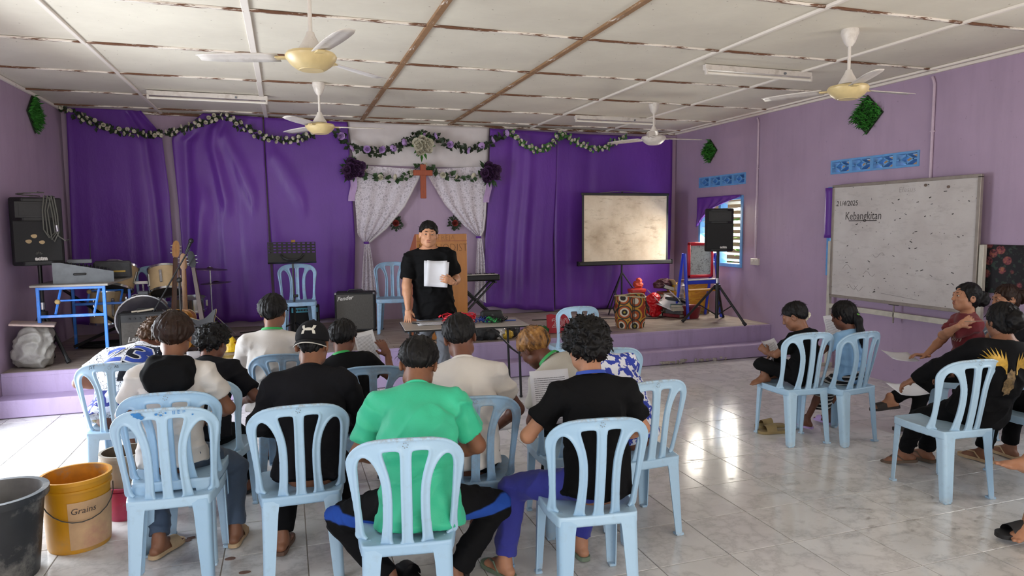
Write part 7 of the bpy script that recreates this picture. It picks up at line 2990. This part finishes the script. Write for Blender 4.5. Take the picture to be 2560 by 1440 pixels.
lump('maroon_cloth', 'dark maroon cloth thrown over the heap of books', 'cloth', [((px0 + .02, 8.84, SH + .45), (.15, .12, .07)), ((px0 - .08, 8.80, SH + .42), (.08, .08, .05))], M('dark_maroon', '#3a1220', .8, var=.3), amp=.03, freq=15, floor_z=SH + .40)
for k, (dx, dy, dz, a_, lab) in enumerate(((-.20, .02, .27, .45, 'loose white sheet sliding off the left heap of books'), (.02, -.22, .27, .5, 'crumpled sheet slanting over the front heap of books'), (-.08, -.14, .20, -.6, 'pale sheet wedged between the heaps of books'))):
    sheet('paper_sheet', lab, (px0 + dx, 8.66 + dy, SH + dz), (math.cos(a_), .3, -math.sin(a_)), (-.2, 1, .5), .24, .30, .03, m_blank)
lump('clear_plastic_bag', 'pale translucent plastic bag between the books and the carton', 'bag', [((px0 + .17, 8.62, SH + .40), (.07, .07, .09)), ((px0 + .17, 8.62, SH + .2), (.06, .06, .2))], M('milky_plastic', '#8f857f', .35, var=.2), amp=.03, freq=14)
root = thing('red_basin', 'dark red plastic basin in front of the heap of books', 'basin', (px0 + .16, 8.32, SH))
MB().lathe([(0, 0), (.10, 0), (.145, .17), (.152, .175), (.148, .18), (.135, .17), (.095, .012), (0, .012)], (0, 0, 0), 24).build('basin_body', M('dark_red_plastic', '#7d1f2b', .4, var=.1), root, True)

# cardboard carton
cx0, cx1, cyy = at(1692, 740, 1, 8.62).x, at(1790, 740, 1, 8.62).x, 8.62
cx1 = min(cx1, XR - .12)
t = NT('printed_carton')
v = t.coord('Object')
sp_ = t.n('ShaderNodeSeparateXYZ')
t.l(v, sp_.inputs[0])
bc = t.ramp(t.noise(t.coord('Object', (2, 2, 5)), 3, 3, .4), [(.35, srgb('#b87718')), (.5, srgb('#cf9a25')), (.62, srgb('#a8551a'))], 'CONSTANT')
g_ = t.ramp(t.math('ADD', sp_.outputs['Z'], t.math('MULTIPLY', sp_.outputs['X'], .08)), [(.08, srgb('#4c6a4a')), (.10, srgb('#c69028'))], 'CONSTANT')
t.color(t.mix(.5, bc, g_))
t.b.inputs['Roughness'].default_value = .7
root = thing('cardboard_carton', 'orange and yellow printed carton behind the toy easel', 'carton', ((cx0 + cx1) / 2, cyy + .14, SH))
cw_ = cx1 - cx0
MB().span((-cw_ / 2, -.14, .002), (cw_ / 2, .14, .46), .003).build('box_body', t.m, root)
MB().box((-cw_ / 2 - .02, 0, .485), (.004, .28, .10), Matrix.Rotation(-.5, 3, 'Y')).build('flap', M('kraft_inside', '#a98f6b', .8, var=.1), root)
MB().box((0, -.17, .50), (cw_, .004, .11), Matrix.Rotation(.9, 3, 'X')).build('flap', M('kraft_inside', '#a98f6b', .8, var=.1), root)

# toy easel
ey = 8.28
e0, e1 = at(1721, 606, 1, ey), at(1786, 606, 1, ey)
eb = at(1745, 695, 1, ey)
m_toyred = M('toy_red_plastic', '#c01a2e', .35, var=.06)
m_toyblue = M('toy_blue_plastic', '#2a3fc4', .35, var=.06)
root = thing('toy_easel', 'child drawing easel with a red frame and blue legs', 'easel', ((e0.x + e1.x) / 2, ey + .05, SH))
ex0, ex1, ez0, ez1 = e0.x, e1.x, eb.z, e0.z
fr = MB()
tb = .05
for lo, hi in (((ex0, ey, ez0), (ex1, ey + .035, ez0 + tb)), ((ex0, ey, ez1 - tb), (ex1, ey + .035, ez1)), ((ex0, ey, ez0), (ex0 + tb, ey + .035, ez1)), ((ex1 - tb, ey, ez0), (ex1, ey + .035, ez1))):
    fr.span(lo, hi, .014)
keep_world(fr.build('board_frame', m_toyred, None, True, .9), root)
t = NT('scribbled_board')
v = t.coord('Object')
w1 = t.n('ShaderNodeTexVoronoi', feature='DISTANCE_TO_EDGE')
w1.inputs['Scale'].default_value = 11
mxv = t.mix(.25, v, t.n('ShaderNodeTexNoise').outputs['Color'])
t.l(mxv, w1.inputs['Vector'])
ln = t.ramp(w1.outputs['Distance'], [(.012, 1.0), (.03, 0.0)])
bl_ = t.ramp(t.noise(v, 12, 5, .7), [(.58, 0.0), (.64, .8)])
t.color(t.mix(t.math('MAXIMUM', t.math('MULTIPLY', ln, .8), bl_), srgb('#aeb3b0'), srgb('#3b302a')))
t.b.inputs['Roughness'].default_value = .3
keep_world(MB().span((ex0 + tb * .8, ey + .012, ez0 + tb * .8), (ex1 - tb * .8, ey + .020, ez1 - tb * .8)).build('drawing_board', t.m), root)
for xx, s_ in ((ex0 - .045, -1), (ex1 + .03, 1)):
    lg = MB()
    lg.tube([(xx, ey + .02, ez1 - .16), (xx + s_ * .02, ey - .12, SH + .012)], .022, 8)
    keep_world(lg.build('front_leg', m_toyblue, None, True), root)
    lg = MB().tube([(xx, ey + .06, ez1 - .16), (xx, ey + .24, SH + .012)], .020, 8)
    keep_world(lg.build('rear_leg', m_toyblue, None, True), root)
keep_world(MB().span((ex0 - .05, ey - .05, ez0 - .085), (ex1 + .04, ey + .03, ez0 - .02), .008).build('tray', m_toyblue), root)
keep_world(MB().span((ex0 - .03, ey - .075, ez0 - .19), (ex1 + .02, ey + .02, ez0 - .155), .008).build('shelf', M('toy_orange_plastic', '#c98a1d', .4, var=.1)), root)
keep_world(MB().span((ex0 - .03, ey - .06, ez0 - .03), (ex1 + .02, ey - .02, ez0 - .01), .004).build('tray_lip', M('toy_white', '#c9c6c9', .4)), root)
# power cable on the stage floor
cb = MB()
pts = [at(*q, 2, SH + .006) for q in ((1330, 800), (1480, 796), (1560, 797), (1640, 796), (1690, 786), (1705, 770))]
cb.tube(pts, .006, 6)
tag(cb.build('power_cable', m_black_plastic, None, True), 'thin black cable running along the right stage floor', 'cable')
cb = MB()
pts = [at(*q, 2, SH + .006) for q in ((560, 846), (620, 838), (680, 842), (760, 838), (840, 834), (960, 822))]
cb.tube(pts, .006, 6)
pts = [at(*q, 2, SH + .006) for q in ((600, 832), (660, 826), (700, 834), (720, 846), (680, 856), (640, 850))]
cb.tube(pts, .006, 6)
tag(cb.build('power_cable', m_black_plastic, None, True), 'black cables trailing past the foot of the music stand', 'cable')

# ================================================================== pails and footwear in the foreground
def pail(label, x, y, rb, rt, h, mat, inner, rim=True, handle=True, label_m=None, ang=0.0, group=None, text=None, z0=0.0):
    root = thing('pail', label, 'pail', (x, y, z0), ang, group)
    prof = [(0, 0), (rb, 0), (rb + .004, .01)]
    if rim:
        prof += [(rb + (rt - rb) * .84, h * .84), (rt + .006, h * .845), (rt + .006, h * .875), (rt, h * .88), (rt + .002, h - .02), (rt + .010, h - .018), (rt + .010, h), (rt - .006, h)]
    else:
        prof += [(rt, h - .04), (rt + .02, h - .035), (rt + .022, h), (rt - .006, h)]
    o = MB().lathe(prof, (0, 0, 0), 40).build('pail_body', mat, root, True)
    MB().lathe([(rt - .006, h), (rb - .004, .012), (0, .012)], (0, 0, 0), 40).build('pail_inside', inner, root, True)
    if handle:
        hp = []
        for i in range(13):
            a = PI * i / 12
            hp.append((rt * 1.04 * math.cos(a), -rt * 1.02 * math.sin(a) - .02, h * .80 - .13 * math.sin(a)))
        MB().tube(hp, .003, 5).build('wire_handle', M('rusty_wire', '#4a4640', .6, .5), root, True)
    if label_m is not None:
        r0 = rb + (rt - rb) * .06 + .004
        rows = []
        for j in range(6):
            t_ = .06 + .66 * j / 5
            r_ = rb + (rt - rb) * t_ + .0045
            rows.append([(r_ * math.cos(a), r_ * math.sin(a), h * t_) for a in [(-PI * .62 + PI * .62 * i / 16) for i in range(17)]])
        lb = MB().grid(rows).build('paper_label', label_m, root, True)
        if text:
            me = text_mesh(text, .045, shear=.2)
            for vv in me.vertices:
                a = -PI * .48 + vv.co.x / rt
                r_ = rt * .985 + .004
                vv.co = (r_ * math.cos(a), r_ * math.sin(a), h * .60 + vv.co.y)
            me.materials.append(M('label_print', '#3c3330', .7))
            mesh_obj('label_text', me, lb)
    return root


m_yp = M('yellow_pail_plastic', '#c98c12', .42, var=.12, scale=4, dirt='#8a806c', dirt_amt=.55)
m_ypi = M('yellow_pail_inside', '#c07c10', .6, var=.2, dirt='#877d6d', dirt_amt=.7)
m_bp = M('black_pail_plastic', '#26282b', .5, var=.25, dirt='#8b8780', dirt_amt=.85, scale=5)
m_bpi = M('cement_lined_inside', '#6f6d6a', .85, var=.3, scale=6)
pail('yellow paint pail with a torn pinkish label beside the black tub', -1.125, 4.12, .145, .162, .39, m_yp, m_ypi, label_m=M('torn_label', '#c09a72', .7, var=.18, scale=7, dirt='#b3786a', dirt_amt=.6), ang=.35, text='Grains')
pail('big black tub smeared with cement at the left edge', -1.385, 3.83, .150, .195, .43, m_bp, m_bpi, rim=False, handle=False)
pail('magenta pail at the bottom of the stacked pails by the chair', -.955, 4.46, .115, .128, .20, M('magenta_plastic', '#a52a52', .5, var=.15, dirt='#8c7f7a', dirt_amt=.6), m_bpi, handle=False)
pail('dirty white paint pail standing inside the magenta one', -.955, 4.46, .100, .128, .36, M('dirty_white_pail', '#a39c90', .6, var=.25, dirt='#3a3835', dirt_amt=.85, scale=7), M('brown_pail_inside', '#6b5f51', .85, var=.25), handle=False, z0=.03)

d0 = V(1, -.15, 0) / np.linalg.norm([1, -.15, 0])
m_tan = M('tan_rubber', '#8e7a52', .7, var=.12)
slipper(np.array([3.78, 4.44, .012]), V(-.97, .22, 0), V(0, 0, 1), 1.0, 'slide', m_tan, None, 'nearer tan slide slipper beside the child chair leg')
slipper(np.array([3.86, 4.58, .012]), V(-.97, .22, 0), V(0, 0, 1), 1.0, 'slide', m_tan, None, 'farther tan slide slipper beside the child chair leg')
m_blk = M('black_rubber', '#1a191b', .6)
slipper(np.array([.53, 3.08, .012]), V(-.25, .97, 0), V(0, 0, 1), 1.05, 'slide', m_blk, None, 'right black slipper under the green shirt chair')
slipper(np.array([.41, 3.05, .012]), V(-.05, .99, 0), V(0, 0, 1), 1.05, 'slide', m_blk, None, 'left black slipper under the green shirt chair')
# scraps of brown debris on the tiles
for k, (px, py, s_) in enumerate(((575, 1398, .03), (465, 1352, .035), (480, 1345, .025), (612, 1432, .03))):
    c = at(px, py, 2, 0)
    o = MB().prism(smooth_loop([(s_ * random.uniform(.7, 1.2) * math.cos(a), s_ * .6 * random.uniform(.7, 1.2) * math.sin(a)) for a in [i * 1.05 for i in range(6)]], 1), ((c.x, c.y, .0005), (1, 0, 0), (0, 1, 0), (0, 0, 1)), .004).build('dried_scrap', M('dried_mud', '#6b5147', .9, var=.3))
    tag(o, ['flat brown scrap on the tile right of the stacked chairs', 'brown scrap near the hooded boy left foot', 'small brown scrap behind the hooded boy left foot', 'brown scrap at the bottom edge beside the cap chair'][k], 'scrap')
# ================================================================== clothing details, prints and papers
strap_ring(PP['p5'], .075, m_lany_g, PP['p5']['root'])
strap_ring(PP['p7'], .075, m_lany_g, PP['p7']['root'])
strap_ring(PP['p10'], .077, m_lany_g, PP['p10']['root'], .020)
strap_ring(PP['p11'], .075, m_lany_b, PP['p11']['root'])

# hood of the white T-shirt
P = PP['p3']
A, C, s_ = P['A2'], P['C7'], P['s']
S = Solid()
u_, f_, r_ = A[:, 2], A[:, 1], A[:, 0]
S.cap(C + u_ * .005 * s_ - f_ * .066 * s_ - r_ * .075 * s_, C + u_ * .005 * s_ - f_ * .066 * s_ + r_ * .075 * s_, .040 * s_, None, .03)
HR = np.array([r_, f_, u_]).T
S.ell(C - u_ * .065 * s_ - f_ * .092 * s_, V(.150, .040, .085) * s_, HR, .05)
S.ell(C - u_ * .115 * s_ - f_ * .104 * s_, V(.105, .034, .075) * s_, HR, .05)
for q in (-1, 1):
    S.cap(C + r_ * q * .085 * s_ - f_ * .05 * s_, C + r_ * q * .075 * s_ + f_ * .03 * s_ - u_ * .02 * s_, .034 * s_, .026 * s_, .03)
p_, q_ = S.net(.007)
p_ = folds(p_, q_, .018, 9, 2.2)
keep_world(mesh_obj('hood', np_mesh('hood', p_, q_), None, (c_black,)), P['root'])

# cap worn backwards
P = PP['p6']
HL, HA, hs = P['HL'], P['HA'], P['hs']
S = Solid()
S.ell(HL(0, -.014, .040), V(.090, .112, .098) * hs, HA, .01)
S.plane(HL(0, -.11, .000), HA @ V(0, .20, -.98))
p_, q_ = S.net(.006)
m_capc = cloth('black_cap_cloth', '#17171a', .1)
capo = keep_world(mesh_obj('cap', np_mesh('cap', p_, q_), None, (m_capc,)), P['root'])
rows = []
for i in range(13):
    a = -1.15 + 2.3 * i / 12
    inn = HL(math.sin(a) * .088, -.014 - math.cos(a) * .108, .004)
    out = HL(math.sin(a) * .096, -.014 - math.cos(a) * (.108 + .048 * math.cos(a * 1.3)), -.020 - .010 * math.cos(a))
    rows.append([tuple(inn), tuple((inn + out) / 2 + HA @ V(0, 0, .004)), tuple(out)])
br = MB().grid(rows).build('brim', m_capc, None, True, 3)
md = br.modifiers.new('thickness', 'SOLIDIFY')
md.thickness = .005
keep_world(br, capo)
keep_world(MB().tube([r[2] for r in rows], .0028, 6).build('brim_piping', M('white_piping', '#b9b6ae', .6), None, True), capo)
keep_world(MB().ball(HL(0, -.014, .139), .010, 10, 6).build('cap_button', m_capc, None, True), capo)


def flat_mesh(polys):
    vs, fs = [], []
    for pl in polys:
        b = len(vs)
        vs += [(x, y, 0) for x, y in pl]
        fs.append(tuple(range(b, b + len(pl))))
    me = bpy.data.meshes.new('print')
    me.from_pydata(vs, [], fs)
    return me


def arc_band(s):
    """one of the two interlocking arches of the cap emblem"""
    out = [(-.036, .021), (-.022, .021), (-.019, .006), (-.010, -.001), (.010, -.001), (.019, .006), (.022, .021), (.036, .021), (.032, .004), (.020, -.008), (.008, -.011), (-.008, -.011), (-.020, -.008), (-.032, .004)]
    return [(x, y * s + s * .003) for x, y in (out if s < 0 else out[::-1])]


wrap_decal('cap_logo', flat_mesh([arc_band(1), arc_band(-1)]), HL(0, -.10, .058), -HA[:, 0] * -1, HA[:, 2], capo, M('logo_cream', '#c2bfb4', .6, var=.02), capo, .002, .2, maxlen=.012)

# jersey number 23: black half, blue batik hem, blue numerals with white outline
P = PP['p2']
A = P['A2']
o_ = P['C7'] - A[:, 2] * .19 * P['s']
ux, uy = A[:, 0], A[:, 2]


def grid_rect(x0, x1, y0, y1, n=8):
    pl = []
    for i in range(n):
        for j in range(n):
            a, b = x0 + (x1 - x0) * i / n, y0 + (y1 - y0) * j / n
            pl.append([(a, b), (a + (x1 - x0) / n, b), (a + (x1 - x0) / n, b + (y1 - y0) / n), (a, b + (y1 - y0) / n)])
    return flat_mesh(pl)


m_jnavy = cloth('jersey_navy_black', '#1a1c24', .1)
wrap_decal('dark_half', grid_rect(.005, .26, -.19, .145, 10), o_, ux, uy, P['shirt'], m_jnavy, P['shirt'], .0025, maxlen=.022)
m_jw = M('number_outline', '#c6c7cc', .7, var=.02)
m_jb = M('number_blue', '#1f3f9e', .7, var=.04)
for bold, mt, of in ((.012, m_jw, .005), (.003, m_jb, .0075)):
    me = text_mesh('23', .26, bold=bold)
    for v_ in me.vertices:
        v_.co.x *= 1.28
    wrap_decal('number', me, o_ + A[:, 2] * .02, ux, uy, P['shirt'], mt, P['shirt'], of, maxlen=.02)
A1 = P['A1']
wrap_decal('batik_hem', grid_rect(-.24, .24, -.14, .02, 10), P['hip'] + A1[:, 2] * .07, A1[:, 0], A1[:, 2], P['shirt'], c_batik, P['shirt'], .003, maxlen=.025)

# golden wings
P = PP['p17']
A = P['A2']
fe = []
for s in (-1, 1):
    for k in range(10):
        a = math.radians(192 - k * 11)
        L = .17 - .008 * abs(k - 4)
        w = .0075
        bx, by = s * .035, .02 - k * .006
        d = V(math.cos(a) * -s * -1 if s > 0 else math.cos(a), math.sin(a))
        d = V((-math.cos(a)) * s, math.sin(a))
        n = V(-d[1], d[0])
        b = V(bx, by)
        pl = [b - n * w * .6, b + d * L * .55 - n * w, b + d * L, b + d * L * .55 + n * w, b + n * w * .6]
        fe.append([tuple(q) for q in (pl if s > 0 else pl[::-1])])
m_gold = M('gold_print', '#b08a2e', .45, .3, var=.25, scale=60)
wrap_decal('golden_wings', flat_mesh(fe), P['C7'] - A[:, 2] * .13 * P['s'] - A[:, 0] * .01, A[:, 0], A[:, 2], P['shirt'], m_gold, P['shirt'], .004, maxlen=.02)
bird = [[(.03 * math.cos(a) * (1 + .3 * (i % 2)), -.07 + .075 * math.sin(a) * (1 + .2 * (i % 2))) for i, a in enumerate(np.linspace(0, 2 * PI, 19)[:-1])]]
wrap_decal('winged_crest', flat_mesh(bird), P['C7'] - A[:, 2] * .15 * P['s'] - A[:, 0] * .01, A[:, 0], A[:, 2], P['shirt'], M('crest_print', '#6f5a3a', .6, var=.7, scale=60), P['shirt'], .0045, maxlen=.02)

P = PP['p15']
A = P['A2']
me = text_mesh('Film', .085, shear=.3)
wrap_decal('script_print', me, P['C7'] - A[:, 2] * .19 * P['s'] - A[:, 0] * .03, -A[:, 0], A[:, 2], P['shirt'], M('cream_print', '#b8a898', .7, var=.03), P['shirt'], .004, maxlen=.015)
w = P['wri'][-1]
pn = MB().tube([tuple(w + V(.0, -.03, .03)), tuple(w + V(.16, -.10, .035))], .0035, 6).build('pencil', M('pale_pencil', '#8d7a68', .5), None, True)
tag(pn, 'pencil in the raised hand of the woman in maroon', 'pencil')
# flower and hair clip
P = PP['p13']
me = rose_mesh(.028)
me.materials.append(M('white_petal', '#d2cdbb', .6, var=.06, scale=40))
c_ = P['HL'](.066, -.062, -.02)
root = thing('hair_flower', 'white frangipani flower tucked into the child hair', 'flower', tuple(c_))
for k in range(3):
    o = mesh_obj('petals', me)
    o.location = c_ + V(.0, -.012 * k, .012 * (k - 1))
    o.rotation_euler = (PI / 2 + .3 * k, .3, k)
    keep_world(o, root)
P = PP['p14']
c_ = P['HL'](0, -.112, -.01)
keep_world(MB().lathe([(.020, -.012), (.030, 0), (.020, .012)], c_, 12).build('hair_tie', M('green_scrunchie', '#4d8a2f', .7, var=.3), None, True), P['root'])

# papers in hands and laps
Z = Vector((0, 0, 1))
Xv = Vector((1, 0, 0))
sheet('paper_sheet', 'blank back of a sheet held beside the hooded youth neck', at(497, 918, 1, 4.50), Xv, (0, .1, 1), .13, .20, .004, m_blank)
sheet('paper_sheet', 'printed sheet the child in black lifts beside the cap', at(916, 868, 1, 4.52), (1, .5, .1), (-.30, .25, 1), .15, .21, .02)
sheet('paper_sheet', 'printed sheet in front of the curly haired reader', at(1378, 992, 1, 3.22), (1, -.10, .02), (-.08, .35, 1), .21, .28, .008)
sheet('paper_sheet', 'curled printed sheet in the cross-legged child hands', at(1934, 880, 1, 4.60), (.9, .3, .0), (-.25, .6, .75), .19, .23, .03)
sheet('paper_sheet', 'printed sheet held up by the ponytailed girl', at(2082, 822, 1, 4.62), (1, .1, .05), (-.15, .3, 1), .17, .24, .01)
sheet('paper_sheet', 'sheet resting on the maroon woman crossed knee', at(2250, 890, 1, 4.25), (.9, -.2, -.10), (-.3, .9, .25), .24, .17, .012, m_blank)
sheet('paper_sheet', 'sheet in the lap of the person with golden wings', at(2268, 972, 1, 3.50), (.95, -.2, .0), (-.2, .9, .2), .21, .17, .012, m_blank)
sheet('paper_sheet', 'white sheet on the lap beyond the plain white T-shirt', at(1245, 1052, 1, 3.62), (1, 0, 0), (0, .9, .35), .16, .16, .01, m_blank)


P = PP['p19']
slipper(P['ank'][1] - V(0, 0, .073), V(-.97, .2, 0), V(0, 0, 1), 1.08, 'slide', m_blk, P['root'])

# marks on chair backs
def chair_mark(key, me, h, x0, mat, name='pen_mark'):
    for v_ in me.vertices:
        x, z = v_.co.x + x0, v_.co.y + h
        f = (z - .425) / (CH - .425)
        v_.co = (x, -.172 - .053 * f - .012 * math.sin(min(f, 1) * PI) + (2.5 - 1.55 * f ** .8) * x * x - .0135, z)
    me.materials.append(mat)
    return mesh_obj(name, me, [c for c in CHAIRS[key].children if c.name.startswith('backrest')][0])


m_pen = M('ballpoint_ink', '#2c3440', .6)
m_daub = M('blue_paint_daub', '#2f78b8', .5, var=.2)
chair_mark('p2', text_mesh('JST', .030), .862, -.10, m_pen)
chair_mark('p2', text_mesh('AS', .022), .862, .04, m_pen)
random.seed(21)
blobs = []
for (bx, bz_, r) in ((-.10, .855, .016), (-.085, .846, .010), (-.02, .858, .006), (.0, .853, .005), (.13, .842, .004), (-.12, .862, .007), (.02, .862, .005)):
    blobs.append([(bx + r * random.uniform(.6, 1.2) * math.cos(a) * 1.3, bz_ + r * random.uniform(.6, 1.1) * math.sin(a)) for a in np.linspace(0, 2 * PI, 13)[:-1]])
for bl_ in blobs:
    chair_mark('p3', flat_mesh([bl_]), 0, 0, m_daub, 'paint_daub')
chair_mark('p3', text_mesh('II E =', .026), .860, .075, m_daub, 'paint_marks')
m_scuff = M('worn_emblem', '#7d8890', .7)
for key in CHAIRS:
    em = [[(.010 * math.cos(a + k * PI / 3) + .003 * math.cos(b), .010 * math.sin(a + k * PI / 3) + .0025 * math.sin(b)) for b in np.linspace(0, 2 * PI, 7)[:-1]] for k, a in enumerate((.2, .3, .1, .25, .2, .15))]
    chair_mark(key, flat_mesh(em), .858, 0, m_scuff, 'emblem')
